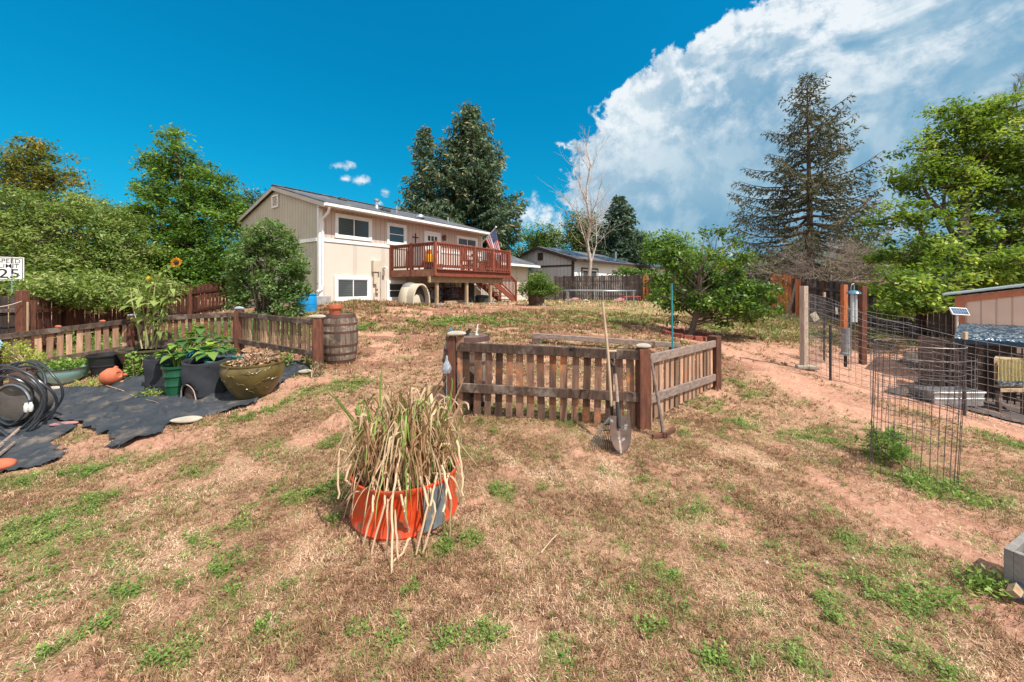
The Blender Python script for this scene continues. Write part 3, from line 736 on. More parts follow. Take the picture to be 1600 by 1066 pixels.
# meter boxes and conduit on the lower wall
u, z = zfront(580, 407); u2 = ufront(592); z2 = zfront(580, 425)[1]
mb = MB(); mb.frame_box(hp(u, -.004, z2), U0*(u2-u), W0*-.14, ZU*(z-z2)); mb.build('electric_box', M['grey_box'], house, bevel=.01)
mb = MB()
for (px, pa, pb, ww) in ((585, 426, 444, .16), (588, 446, 452, .12), (588, 455, 458, .12)):
    ua, za = zfront(px, pa); zb2 = zfront(px, pb)[1]; mb.frame_box(hp(ua - ww/2, -.004, zb2), U0*ww, W0*-.1, ZU*(za-zb2))
mb.build('meter_box', M['grey_box'], house, bevel=.006)
mb = MB()
for px, pa, pb in ((594, 413, 475), (584, 458, 475)):
    ua, za = zfront(px, pa); mb.tube([hp(ua, -.03, za), hp(ua, -.03, .9)], .014, 6)
mb.build('conduit', M['bark_pale'], house)
# security camera
ua, za = zfront(598, 418)
mb = MB(); mb.tube([hp(ua, -.0, za-.02), hp(ua, -.12, za-.02)], .02, 6); mb.tube([hp(ua+.02, -.08, za), hp(ua-.03, -.3, za-.03)], .05, 10)
mb.frame_box(hp(ua - .04, -.004, za-.32), U0*.09, W0*-.06, ZU*.2)
mb.build('security_camera', M['white'], house, smooth=True)
# roof furniture
def on_roof(px, py):
    # front slope point by row: search w
    best = None
    for i in range(200):
        w_ = i / 199 * HD/2; u = ufront(px, w_); z = ZE + .11 + (w_ + OV) / (HD/2 + OV) * (ZR - ZE); d = (A0 + W0*w_ + U0*u).y
        e = abs(HY - (z - EYE) / d * FPX - py)
        if best is None or e < best[0]: best = (e, u, w_, z)
    return best[1:]
u, w_, z = on_roof(588.5, 325)
mb = MB(); mb.lathe(hp(u, w_, z - .05), [(.13, 0), (.07, .14), (.065, .16), (.065, .34), (.11, .34), (.11, .42), (.0, .46)], 14); mb.build('chimney_pipe', M['steel'], roof, smooth=True)
for px, py, s_ in ((535, 311, .25), (602, 328, .28)):
    u, w_, z = on_roof(px, py + 2)
    mb = MB(); mb.box(hp(u, w_, z + .04), (s_*1.3, s_, .12), YAW); mb.build('roof_vent', M['shingle'], roof, bevel=.02)
u, w_, z = on_roof(656, 341)
mb = MB(); mb.lathe(hp(u, w_, z), [(.22, 0), (.22, .05), (.18, .12), (.0, .18)], 14); mb.build('skylight_dome', M['steel'], roof, smooth=True)
for px, py in ((620, 330), (700, 349)):
    u, w_, z = on_roof(px, py + 3); mb = MB(); mb.tube([hp(u, w_, z-.05), hp(u, w_, z + .3)], .035, 8); mb.build('vent_pipe', M['steel'], roof)

# garage wing
GZ = 2.76; GU0, GU1 = HL, 13.6
mb = MB(); mb.frame_box(hp(GU0 + .02, .25, ZB - .2), U0*(GU1-GU0), W0*5, ZU*(GZ - ZB + .2 + .1)); mb.build('garage_wall', M['stucco'], house)
mb = MB()
roof_slab(mb, GU0 + RK + .03, GU1 + .5, -.3, GZ, 2.6, GZ + .98)
roof_slab(mb, GU0 + RK + .03, GU1 + .5, 5.5, GZ, 2.6, GZ + .98); mb.build('garage_roof', M['shingle'], house)
mb = MB(); mb.beam(hp(GU0 + RK + .05, -.34, GZ + .01), hp(GU1 + .5, -.34, GZ + .01), .08, .13); mb.build('garage_gutter', M['white'], house)
mb = MB(); mb.beam(hp(HL + .03, -.02, ZE - .1), hp(HL + .03, -.02, GZ + .1), .08, .05, up=U0); mb.build('end_corner_board', M['white'], house)
M['brick'] = pm('red brown painted base', (.22, .08, .06), (.15, .06, .045), 6, rough=.9, bump=.4)
mb = MB(); mb.frame_box(hp(ufront(700), -.03, .5), U0*(ufront(716)-ufront(700)), W0*-.02, ZU*.8); mb.build('brick_panel', M['brick'], house)

# ---------------------------------------------------------------- wall ornaments
uc, zc = zfront(648.6, 366); z2 = zfront(648.6, 379)[1]; z3 = zfront(648.6, 371)[1]
t = thing('wall_cross', hp(uc, -.03, z2), 'dark wrought cross hanging on the upper wall beside the deck door', 'cross')
mb = MB(); mb.beam(hp(uc, -.03, z2), hp(uc, -.03, zc), .03, .03, up=U0); mb.beam(hp(uc-.14, -.03, z3), hp(uc+.14, -.03, z3), .03, .035)
for q in ((0, zc), (-.14, z3), (.14, z3), (0, z2)): mb.blob(hp(uc + q[0], -.03, q[1]), (.03, .03, .03), 1, 1, 0)
mb.build('cross_bars', M['black_metal'], t)
uc, zc = zfront(692, 372)
t = thing('wall_lantern', hp(uc, 0, zc), 'small dark lantern on the upper wall right of the deck door', 'lamp')
mb = MB(); mb.lathe(hp(uc, -.12, zc-.14), [(.03, 0), (.07, .04), (.08, .2), (.1, .21), (.0, .3)], 8); mb.frame_box(hp(uc-.05, -.006, zc-.08), U0*.1, W0*-.02, ZU*.18); mb.beam(hp(uc, -.02, zc+.05), hp(uc, -.1, zc+.08), .02, .02); mb.build('lantern_body', M['rust'], t)

# ---------------------------------------------------------------- DECK
DU0, DU1, DD = 2.88, 7.57, 2.55
deck = thing('deck', hp(DU0, 0, .8), 'raised wooden deck with red brown railing, unpainted posts and a stair at its right end', 'deck')
mb = MB()
k = 0; wv = -.06
while wv > -DD:
    mb.frame_box(hp(DU0 + .02, wv - .13, DZ - .04), U0*(DU1-DU0-.04), W0*.13, ZU*.035); wv -= .138
mb.build('deck_boards', M['deck_red'], deck)
mb = MB()
mb.frame_box(hp(DU0, -DD - .045, DZ - .27), U0*(DU1-DU0), W0*.04, ZU*.26)
mb.frame_box(hp(DU1, -DD - .045, DZ - .27), U0*.04, W0*(DD+.04), ZU*.26); mb.build('rim_board', M['deck_red'], deck)
mb = MB(); mb.frame_box(hp(DU0 - .04, -DD, DZ - .27), U0*.04, W0*(DD-.03), ZU*.26); mb.build('side_rim_board', pm('worn red rim board', (.30, .15, .10), (.22, .09, .06), 5, rough=.8), deck)
mb = MB(); mb.frame_box(hp(DU0 - .1, -DD + .28, DZ - .5), U0*(DU1-DU0-.15), W0*-.09, ZU*.22); mb.build('beam', M['wood_bare'], deck)
mb = MB()
uu = DU0 + .4
while uu < DU1: mb.frame_box(hp(uu, -.05, DZ - .26), U0*.04, W0*-(DD - .1), ZU*.21); uu += .41
mb.build('joists', M['wood_bare'], deck)
for px in (682.5, 729, 766):
    u = ufront(px, -DD + .24); g = hp(u, -DD + .24, 0); g.z = gz(g.x, g.y)
    mb = MB(); mb.beam(g - ZU*.05, hp(u, -DD + .24, DZ - .505), .105, .105, up=U0)
    po = mb.build('support_post', M['wood_bare'], deck)
    mb = MB(); mb.box(g + ZU*.01, (.34, .34, .1), YAW); mb.build('footing', M['concrete'], po)
RT = 3.16
def railing(a, b, posts=(), name='railing', z0=None, z1=None):
    """a, b: (u, w); slats between two rails"""
    pa = hp(a[0], a[1], 0); pb = hp(b[0], b[1], 0); L = (pb - pa).length; d = (pb - pa) / L
    z0 = DZ if z0 is None else z0; z1 = z0 if z1 is None else z1; H = RT - DZ
    def zz(t): return z0 + (z1 - z0) * t
    mb = MB(); mb.beam(pa + ZU*(z0+H-.02), pb + ZU*(z1+H-.02), .11, .04)
    mb.beam(pa + ZU*(z0+H-.09), pb + ZU*(z1+H-.09), .04, .08); mb.beam(pa + ZU*(z0+.1), pb + ZU*(z1+.1), .04, .08)
    n = max(2, int(L / .125))
    for i in range(1, n):
        t_ = i / n; q = pa + d * L * t_; nn_ = Vector((d.y, -d.x, 0))
        mb.beam(q + nn_*.035 + ZU*(zz(t_)+.05), q + nn_*.035 + ZU*(zz(t_)+H-.05), .036, .036, up=d)
    return mb.build(name, M['deck_red'], deck)
def rpost(u, w_, top=RT + .03, bot=DZ - .25, s=.11):
    mb = MB(); mb.beam(hp(u, w_, bot), hp(u, w_, top), s, s, up=U0); mb.build('railing_post', M['deck_red'], deck, bevel=.006)
e = DD - .0
for q in ((DU0 - .0, -.08), (DU0, -e * .5), (DU0, -e), (DU0 + 2.2, -e), (DU0 + 3.45, -e), (DU1, -e), (DU1, -1.3)): rpost(*q)
railing((DU0, -.1), (DU0, -e * .5)); railing((DU0, -e * .5), (DU0, -e)); railing((DU0, -e), (DU0 + 2.2, -e)); railing((DU0 + 2.2, -e), (DU0 + 3.45, -e)); railing((DU0 + 3.45, -e), (DU1, -e)); railing((DU1, -e), (DU1, -1.3))
# stair going down along the wall side of the deck's right end
SU0, SU1 = DU1 + .04, ufront(806, -1.28); gs = hp(SU1, -.8, 0); zg = gz(gs.x, gs.y)
mb = MB()
for wv in (-.27, -1.25): mb.beam(hp(SU0, wv, DZ - .2), hp(SU1, wv, zg + .02), .05, .26)
st = mb.build('stringer', M['deck_red'], deck)
mb = MB(); ns = 7
for i in range(ns):
    t_ = (i + .5) / ns; mb.frame_box(hp(SU0 + (SU1-SU0)*t_ - .06, -1.25, DZ - .08 + (zg - DZ + .06)*t_), U0*.28, W0*.97, ZU*.04)
mb.build('tread', M['wood_bare'], deck)
for wv in (-.24, -1.28):
    railing((SU0, wv), (SU1, wv), z0=DZ, z1=zg + .12, name='stair_railing')
    mb = MB(); mb.beam(hp(SU1, wv, zg - .05), hp(SU1, wv, zg + 1.12), .1, .1, up=U0); mb.build('newel_post', M['deck_red'], deck)

# ---------------------------------------------------------------- things on and under the deck
def chair(loc, yaw, mat, label, h=1.0):
    t = thing('deck_chair', loc, label, 'chair')
    Rm = Matrix.Rotation(yaw, 3, 'Z'); Lc = Vector(loc)
    def P(x, y, z): return Lc + Rm @ Vector((x, y, z))
    def bx(x0, y0, z0, x1, y1, z1, nm):
        m_ = MB(); m_.frame_box(P(x0, y0, z0), Rm @ Vector((x1-x0, 0, 0)), Rm @ Vector((0, y1-y0, 0)), (0, 0, z1-z0)); m_.build(nm, mat, t)
    bx(-.25, -.25, .42, .25, .25, .46, 'seat')
    m_ = MB()
    for i in range(5): m_.frame_box(P(-.24 + i*.1, .23, .46), Rm @ Vector((.07, 0, 0)), Rm @ Vector((0, .025, 0)), Vector((0, 0, h-.46)) + Rm @ Vector((0, .08, 0)))
    m_.frame_box(P(-.25, .30, h), Rm @ Vector((.5, 0, 0)), Rm @ Vector((0, .03, 0)), (0, 0, .06)); m_.build('backrest', mat, t)
    for x, y in ((-.25, -.25), (.21, -.25), (-.25, .21), (.21, .21)): bx(x, y, 0, x+.04, y+.04, .42, 'leg')
    return t
M['chair_wood'] = pm('brown patio chair wood', (.20, .075, .045), (.15, .055, .035), 5, rough=.6)
chair(hp(5.35, -2.0, DZ), YAW, M['chair_wood'], 'brown slatted patio chair behind the deck railing, left of the middle rail post')
chair(hp(6.45, -1.9, DZ), YAW + .5, M['chair_wood'], 'brown slatted patio chair near the right end of the deck under the flag')
# grey covered grill, yellow container, grey bin
t = thing('grill', hp(3.15, -.9, DZ), 'gas grill under a taupe fabric cover at the left end of the deck', 'grill')
mb = MB(); mb.prism([(-.38, .12), (.38, .12), (.34, .72), (.22, .98), (-.2, .98), (-.34, .74)], hp(3.4, -.7, DZ), U0, ZU, .5); mb.build('grill_cover', pm('taupe cover cloth', (.22, .19, .18), (.16, .14, .13), 3, rough=.9), t, bevel=.04)
for s_ in (-.3, .3):
    for q in (-.1, -.42):
        mb = MB(); mb.tube([hp(3.4 + s_, -.7 - q - .5, DZ), hp(3.4 + s_, -.7 - q - .5, DZ + .14)], .03, 6); mb.build('grill_leg', M['black_metal'], t)
t = thing('gas_bottle', hp(3.65, -1.75, DZ), 'yellow orange tank standing at the left end of the deck beside the covered grill', 'tank')
mb = MB(); mb.lathe(hp(3.5, -1.6, DZ), [(.1, 0), (.17, .03), (.19, .1), (.19, .5), (.15, .6), (.05, .64)], 16); mb.build('tank_body', pm('yellow orange paint', (.75, .32, .02), (.65, .25, .02), 3, rough=.4, bump=.05), t, smooth=True)
mb = MB(); mb.lathe(hp(3.5, -1.6, DZ + .63), [(.11, 0), (.12, .16), (.105, .16), (.095, 0)], 12, close=True); mb.lathe(hp(3.5, -1.6, DZ + .62), [(.03, 0), (.03, .08), (.0, .09)], 8); mb.build('tank_collar', pm('orange paint', (.6, .2, .03), rough=.5), t, smooth=True)
t = thing('deck_bin', hp(3.15, -2.0, DZ), 'dark grey plastic bin on the deck floor at its left corner', 'bin')
mb = MB(); mb.lathe(hp(3.15, -2.0, DZ), [(.14, 0), (.18, .26), (.19, .27), (.17, .27), (.13, .02)], 16); mb.build('bin_body', pm('dark grey plastic', (.08, .09, .10), rough=.5, bump=.05), t, smooth=True)
t = thing('long_planter', hp(4.0, -2.2, DZ), 'long low white planter box along the left side of the deck', 'planter')
mb = MB(); mb.frame_box(hp(3.7, -2.1, DZ), U0*1.3, W0*.3, ZU*.22); mb.build('planter_box', M['white'], t, bevel=.015)
mb = MB(); mb.frame_box(hp(3.66, -2.14, DZ + .2), U0*1.38, W0*.38, ZU*.03); mb.build('planter_rim', M['white'], t)
t = thing('low_table', hp(5.0, -2.35, DZ), 'low magenta topped table behind the front railing of the deck', 'table')
mb = MB(); mb.frame_box(hp(4.75, -2.4, DZ + .2), U0*.7, W0*.45, ZU*.04); mb.build('tabletop', pm('magenta plastic', (.45, .02, .10), rough=.4, bump=.05), t, bevel=.01)
for q in ((4.78, -2.37), (5.4, -2.37), (4.78, -2.0), (5.4, -2.0)):
    mb = MB(); mb.tube([hp(*q, DZ), hp(*q, DZ + .2)], .02, 6); mb.build('leg', M['black_metal'], t)
t = thing('white_pot', hp(6.6, -2.3, DZ), 'small white pot on the deck floor behind the right half of the railing', 'pot')
mb = MB(); mb.lathe(hp(6.6, -2.3, DZ), [(.1, 0), (.15, .2), (.17, .22), (.14, .22), (.1, .05)], 14); mb.build('pot_wall', M['white'], t, smooth=True)
# flag on its pole at the end of the wall
p0 = at(752, 381, 19.3); p1 = at(775, 355, 18.5)
flag = thing('flag', p0, 'stars and stripes flag hanging from a slanted white pole on the house', 'flag')
mb = MB(); mb.tube([p0, p1], .02, 8); mb.blob(p1, (.05, .05, .05), 0, 1, 0); mb.build('flagpole', M['white'], flag, smooth=True)
def flagmesh():
    m, n, p, o = newmat('flag cloth')
    uv = n.new('ShaderNodeAttribute', attribute_name='fu').outputs['Fac']; vv = n.new('ShaderNodeAttribute', attribute_name='fv').outputs['Fac']
    s_ = n.m('LESS_THAN', n.m('MODULO', n.m('FLOOR', n.m('MULTIPLY', vv, 13)), 2), .5)
    col = n.mix(s_, (.85, .82, .82), (.62, .02, .05))
    can = n.m('MULTIPLY', n.m('LESS_THAN', uv, .42), n.m('GREATER_THAN', vv, .46))
    gx = n.m('SUBTRACT', n.m('FRACT', n.m('MULTIPLY', uv, 26)), .5); gy = n.m('SUBTRACT', n.m('FRACT', n.m('MULTIPLY', vv, 16)), .5)
    star = n.m('LESS_THAN', n.m('ADD', n.m('MULTIPLY', gx, gx), n.m('MULTIPLY', gy, gy)), .05)
    col = n.mix(can, col, n.mix(star, (.02, .05, .18), (.7, .7, .75)))
    n.put(p.inputs['Base Color'], col); p.inputs['Roughness'].default_value = .8
    nu, nv = 36, 24; V = []; fu = []; fv = []
    a = p0.lerp(p1, .28); b = p0.lerp(p1, .97)
    e0 = at(773, 402, 18.2); e1 = at(784, 398, 17.8)
    for j in range(nv + 1):
        for i in range(nu + 1):
            u = i / nu; v = j / nv
            top = a.lerp(b, v); bot = e0.lerp(e1, v); q = top.lerp(bot, u)
            q = q + Vector((.02 * math.sin(v * 9 + u * 2) * u, .05 * math.sin(v * 11 + u * 3) * (u ** .7), -.04 * math.sin(PI * u)))
            V.append(q); fu.append(u); fv.append(v)
    i_ = np.arange((nu+1)*(nv+1)).reshape(nv+1, nu+1); F = np.stack([i_[:-1, :-1], i_[:-1, 1:], i_[1:, 1:], i_[1:, :-1]], -1).reshape(-1, 4)
    np_mesh('flag_cloth', V, [F], m, flag, smooth=True, attrs={'fu': fu, 'fv': fv})
flagmesh()
# igloo dog house
gq = gp(641, 474.5); gq = gat(641, 14.3)
dk = thing('dog_house', gq, 'beige plastic igloo dog house with grey top under the left part of the deck', 'dog house')
M['entrance_shade'] = pm('entrance shade panel', (.06, .05, .045), rough=.9, bump=0); M['dog_beige'] = pm('beige plastic shell', (.55, .47, .36), (.5, .43, .33), 3, rough=.6, bump=.1); M['dog_grey'] = pm('grey plastic cap', (.22, .22, .20), (.18, .18, .17), 3, rough=.6, bump=.1)
def dome(c, rx, ry, h, z0f, z1f, mat, name):
    m_ = MB(); pr = []
    N = 10
    for i in range(N + 1):
        a = (z0f + (z1f - z0f) * i / N) * PI / 2; pr.append((max(.0001, math.cos(a) ** .75), math.sin(a)))
    Mx = Matrix(((rx, 0, 0), (0, ry, 0), (0, 0, h)))
    m_.lathe(c, pr, 26, M=Mx); return m_.build(name, mat, dk, smooth=True)
dome(gq - ZU*.03, .44, .48, .80, 0, .60, M['dog_beige'], 'dome_shell'); dome(gq - ZU*.03, .445, .485, .805, .585, 1, M['dog_grey'], 'dome_cap')
# entrance tunnel: an arch tube towards the right and camera
def arch(name, o, d, w_, h, L, th, mat, parent):
    d = Vector(d).normalized(); s = Vector((d.y, -d.x, 0)); m_ = MB(); N = 12; P0 = []; P1 = []
    for rad in (0, th):
        for i in range(N + 1):
            a = PI * i / N; P0.append(Vector(o) + s*math.cos(a)*(w_-rad) + ZU*(max(0, math.sin(a))**.8*(h-rad)))
    n1 = N + 1; P1 = [p + d*L for p in P0]; V = P0 + P1; k = 2*n1; fs = []
    for i in range(N):
        fs += [(i, i+1, k+i+1, k+i), (n1+i+1, n1+i, k+n1+i, k+n1+i+1), (k+i, k+i+1, k+n1+i+1, k+n1+i), (i+1, i, n1+i, n1+i+1)]
    m_.add(V, fs); return m_.build(name, mat, parent, smooth=True)
arch('entrance_arch', gq - ZU*.03 + Vector((.10, -.06, 0)), (.80, -.60, 0), .40, .76, .52, .05, M['dog_beige'], dk)
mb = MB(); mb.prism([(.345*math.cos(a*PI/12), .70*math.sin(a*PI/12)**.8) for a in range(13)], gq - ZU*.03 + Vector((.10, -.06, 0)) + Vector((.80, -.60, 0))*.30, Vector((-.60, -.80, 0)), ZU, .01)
mb.build('inner_backing', M['entrance_shade'], dk)  # dark panel across the tunnel, standing in for the shade inside

def bicycle(c, d, label, mat):
    t = thing('bicycle', c, label, 'bicycle'); c = Vector(c); d = Vector(d).normalized(); s = Vector((d.y, -d.x, 0))
    def P(x, z, y=0): return c + d*x + ZU*z + s*y
    for x, nm in ((-.5, 'wheel'), (.5, 'wheel')):
        m_ = MB(); ring = [P(x + .31*math.cos(a*2*PI/20), .33 + .31*math.sin(a*2*PI/20)) for a in range(21)]
        m_.tube(ring, .022, 6, cap=False); wl = m_.build(nm, M['black_metal'], t)
        m_ = MB()
        for a in range(10): m_.tube([P(x, .33), P(x + .3*math.cos(a*PI/5), .33 + .3*math.sin(a*PI/5))], .003, 3)
        m_.build('spokes', M['steel'], wl)
    m_ = MB(); bb = P(-.05, .3); st_ = P(-.2, .75); hd = P(.33, .72)
    for q in ((bb, st_), (bb, P(.36, .6)), (st_, hd), (bb, P(-.5, .33)), (st_, P(-.5, .33)), (P(.36, .6), P(.5, .33)), (hd, P(.36, .6)), (hd, P(.3, .95))): m_.tube(q, .018, 6)
    m_.build('frame', mat, t)
    m_ = MB(); m_.tube([P(.25, .93, -.25), P(.33, .97, 0), P(.25, .93, .25)], .015, 6); m_.build('handlebar', M['black_metal'], t)
    m_ = MB(); m_.blob(P(-.22, .82), (.12, .06, .035), 0, 1, 0, yaw=math.atan2(d.y, d.x)); m_.tube([st_, P(-.22, .82)], .014, 6); m_.build('saddle', M['black_metal'], t)
bicycle(gat(693, 15.7), (.7, .6, 0), 'bicycle with pale rims parked in the shade under the deck behind the front left post', pm('blue bike paint', (.03, .06, .16), rough=.4, bump=0))
bicycle(gat(700, 16.6), (.8, .5, 0), 'dark bicycle standing behind the other bicycle under the deck', M['black_metal'])
g = gat(753, 17.6)
t = thing('storage_tub', g, 'dark green grey rounded tub on the ground under the right part of the deck', 'tub')
mb = MB(); mb.lathe(g, [(.24, 0), (.3, .05), (.32, .28), (.28, .36), (0, .38)], 16); mb.build('tub_body', pm('dark green plastic', (.045, .06, .055), rough=.5, bump=.1), t, smooth=True)
mb = MB(); mb.lathe(g + ZU*.26, [(.325, 0), (.345, 0), (.345, .04), (.325, .04)], 16, close=True); mb.build('tub_rim', M['black_metal'], t)
g = gat(706, 17.4)
t = thing('wooden_crate', g, 'low red brown wooden crate under the deck right of the bicycles', 'crate')
mb = MB(); 
for k in range(4): mb.frame_box(g + U0*.0 + ZU*(.02 + k*.16), U0*.7, W0*.03, ZU*.13)
for k in (0, .35, .68): mb.frame_box(g + U0*k - W0*.02 + ZU*.0, U0*.05, W0*.02, ZU*.64)
mb.frame_box(g + W0*.5, U0*.7, W0*.03, ZU*.62); mb.frame_box(g + W0*.03, U0*.03, W0*.47, ZU*.6); mb.frame_box(g + W0*.03 + U0*.67, U0*.03, W0*.47, ZU*.6)
mb.build('crate_slats', M['brick'], t)
g = gat(718, 16.0)
t = thing('timber', g, 'pale timber lying on the ground under the deck between two posts', 'timber')
mb = MB(); mb.beam(gat(697, 15.0) + ZU*.06, gat(722, 16.6) + ZU*.06, .14, .12); mb.build('timber_body', M['wood_bare'], t, bevel=.01)

# concrete block at the house corner and blue rain barrel on it
g = gat(505, 12.6)
t = thing('concrete_step', g, 'grey concrete slab at the near corner of the house beside the blue barrel', 'slab')
a_ = gat(492, 12.4); mb = MB(); mb.frame_box(a_ - ZU*.3, U0*.55, W0*.7, ZU*.62); mb.build('slab_body', M['concrete'], t, bevel=.01)
g = at(479.5, 492, 11.6)
t = thing('rain_barrel', g, 'bright blue plastic rain barrel under the downspout beside the shrub', 'barrel')
M['blue'] = pm('bright blue plastic', (.01, .26, .58), (.01, .22, .50), 3, rough=.4, bump=.05)
mb = MB(); mb.lathe(g, [(.22, 0), (.255, .03), (.27, .15), (.275, .3), (.265, .31), (.275, .32), (.27, .5), (.25, .6), (.22, .64), (0, .65)], 26); mb.build('barrel_body', M['blue'], t, smooth=True)
for z_ in (.03, .60):
    mb = MB(); mb.lathe(g + ZU*z_, [(.262, 0), (.275, 0), (.275, .03), (.262, .03)], 26, close=True); mb.build('barrel_hoop', M['blue'], t, smooth=True)
mb = MB(); mb.tube([g + Vector((.05, -.27, .12)), g + Vector((.05, -.33, .12))], .02, 8); mb.build('tap', M['black_metal'], t)
t = thing('barrel_stand', g, 'plywood board under the blue rain barrel', 'board')
mb = MB(); mb.box(g - ZU*.025, (1.0, .7, .045)); mb.box(g - ZU*.2 + Vector((-.3, 0, 0)), (.2, .5, .3)); mb.box(g - ZU*.2 + Vector((.3, 0, 0)), (.2, .5, .3)); mb.build('stand_body', M['wood_bare'], t)
# ================================================================ VEGETATION
def quads(P, A, Sd, tint):
    """diamond leaves: base P, length vector A, half-width vector S"""
    V = np.stack([P, P + A*.5 + Sd, P + A, P + A*.5 - Sd], 1).reshape(-1, 3)
    return V, np.arange(len(P))[:, None]*4 + np.array([[0, 1, 2, 3]]), np.repeat(tint, 4)
def tube_np(segs, n=5):
    """segs: list of (p0, p1, r0, r1)"""
    V = []; F = []; o = 0
    for p0, p1, r0, r1 in segs:
        p0 = np.array(p0, float); p1 = np.array(p1, float); d = p1 - p0; L = np.linalg.norm(d)
        if L < 1e-6: continue
        d /= L; a = np.cross(d, [0, 0, 1]) if abs(d[2]) < .9 else np.cross(d, [1, 0, 0]); a /= np.linalg.norm(a); b = np.cross(d, a)
        an = 2*PI*np.arange(n)/n; ring = np.cos(an)[:, None]*a + np.sin(an)[:, None]*b
        V.append(p0 + ring*r0); V.append(p1 + ring*r1)
        k = np.arange(n); k2 = (k+1) % n
        F.append(np.stack([o+k, o+k2, o+n+k2, o+n+k], 1)); o += 2*n
    return np.concatenate(V), np.concatenate(F)
def limb(p0, p1, r0, r1, rng, bend=.12, k=4):
    p0 = np.array(p0, float); p1 = np.array(p1, float); L = np.linalg.norm(p1-p0); out = []; q = p0
    off = rng.normal(0, bend*L, 3); off[2] = abs(off[2])*.4
    for i in range(1, k+1):
        t = i/k; c = p0 + (p1-p0)*t + off*math.sin(PI*t); out.append((q, c, r0+(r1-r0)*(i-1)/k, r0+(r1-r0)*t)); q = c
    return out
def broadleaf(base, blobs, seed, label, cat='tree', name='tree', leaf=.12, aspect=.42, nclust=260, per=45, spread=.45, mat='leaf_green', bark='bark', trunk_r=.18,
              trunk_top=None, group=None, tint=(.5, .2), shell=.55, droop=.2, limbs=True, extra=None, upward=.0, narrow=1.0):
    rng = np.random.default_rng(seed)
    t = thing(name, base, label, cat, group)
    B = np.array([b[:6] for b in blobs], float)
    wts = (B[:, 3]*B[:, 4]*B[:, 5]) ** .67; wts /= wts.sum()
    ci = rng.choice(len(B), nclust, p=wts)
    d = rng.normal(size=(nclust, 3)); d /= np.linalg.norm(d, axis=1)[:, None]
    rad = shell + (1 - shell)*rng.random(nclust) ** .6; rad = np.where(rng.random(nclust) < .22, rng.random(nclust) * .8, rad)
    C = B[ci, :3] + d*rad[:, None]*B[ci, 3:6]
    cs = spread*(.5 + rng.random(nclust))                   # every clump its own size
    ct = rng.normal(tint[0], tint[1], nclust)
    N = nclust*per; k = np.repeat(np.arange(nclust), per)
    q = np.clip(rng.normal(size=(N, 3))*.5, -.95, .95); q[:, 2] *= .6
    P = C[k] + q*cs[k][:, None]
    az = rng.random(N)*2*PI; el = rng.normal(-droop, .5, N)
    if upward: el = rng.normal(upward, .4, N)
    l = leaf*(.55 + .9*rng.random(N))
    a = np.stack([np.cos(az)*np.cos(el), np.sin(az)*np.cos(el), np.sin(el)], 1)
    up = rng.normal(size=(N, 3))*.55 + np.array([0, 0, 1.0]) + d[k]*.5
    s = np.cross(a, up); s /= np.linalg.norm(s, axis=1)[:, None] + 1e-9
    V, F, T = quads(P, a*l[:, None], s*(l*aspect*.5)[:, None], np.clip(ct[k] + rng.normal(0, .13, N) , 0, 1))
    np_mesh('crown', V, [F], M[mat], t, tint=T)
    base = np.array(base, float); top = np.array(trunk_top if trunk_top is not None else B[np.argmax(B[:, 2]), :3]); top = np.array(top, float)
    segs = limb(base - [0, 0, .1], top, trunk_r, trunk_r*.3, rng, .04, 6)
    if limbs:
        for b in B:
            f = np.clip((b[2]-b[5]*.5 - base[2])/(top[2]-base[2]+1e-6)*.7, .15, .85); s0 = base + (top-base)*f
            q_ = min(1, .35 + b[3]/(np.max(B[:, 3])+1e-6)*.65); segs += limb(s0, b[:3], trunk_r*.45*q_, trunk_r*.16*q_, rng, .1, 4)
        kk = rng.choice(nclust, min(nclust, 170), replace=False)
        for i in kk:
            segs += limb(B[ci[i], :3] + rng.normal(0, .1, 3)*B[ci[i], 3:6], C[i], trunk_r*.14, trunk_r*.03, rng, .1, 2)
    if extra: segs += extra(rng, base, top)
    V, F = tube_np(segs, 6); np_mesh('trunk', V, [F], M[bark], t, smooth=True)
    return t
def G3(stops): return stops
M['leaf_green'] = leafmat('mid green leaves', [(0, (.02, .05, .010)), (.5, (.075, .165, .022)), (1, (.20, .31, .045))], .32)
M['leaf_olive'] = leafmat('olive silver leaves', [(0, (.03, .06, .012)), (.5, (.12, .185, .033)), (.8, (.23, .30, .07)), (1, (.38, .38, .16))], .32)
M['leaf_autumn'] = leafmat('turning leaves', [(0, (.04, .065, .015)), (.5, (.15, .17, .03)), (1, (.36, .22, .04))], .3)
M['leaf_lime'] = leafmat('bright yellow green leaves', [(0, (.02, .05, .010)), (.45, (.09, .17, .022)), (.75, (.23, .33, .04)), (1, (.46, .53, .09))], .4)  # yellow green leaf colour, ramped by the random tint
M['leaf_fruit'] = leafmat('glossy fruit tree leaves', [(0, (.02, .05, .012)), (.5, (.06, .135, .02)), (1, (.20, .29, .035))], .3, .4)
M['leaf_shrub'] = leafmat('grey green shrub leaves', [(0, (.03, .07, .02)), (.5, (.10, .19, .045)), (1, (.28, .36, .15))], .3)
M['leaf_sage'] = leafmat('grey sage leaves', [(0, (.07, .09, .045)), (.5, (.17, .19, .11)), (1, (.28, .29, .18))], .25)
M['needle'] = leafmat('blue green needles', [(0, (.02, .045, .025)), (.5, (.075, .125, .065)), (.8, (.17, .225, .13)), (1, (.30, .22, .11))], .12, .7)
M['needle_thin'] = leafmat('sparse dull needles', [(0, (.03, .035, .02)), (.5, (.085, .085, .045)), (1, (.19, .14, .08))], .1, .8)
M['needle_blue'] = leafmat('dark blue green needles', [(0, (.02, .045, .03)), (.5, (.05, .09, .06)), (1, (.11, .16, .09))], .12, .7)

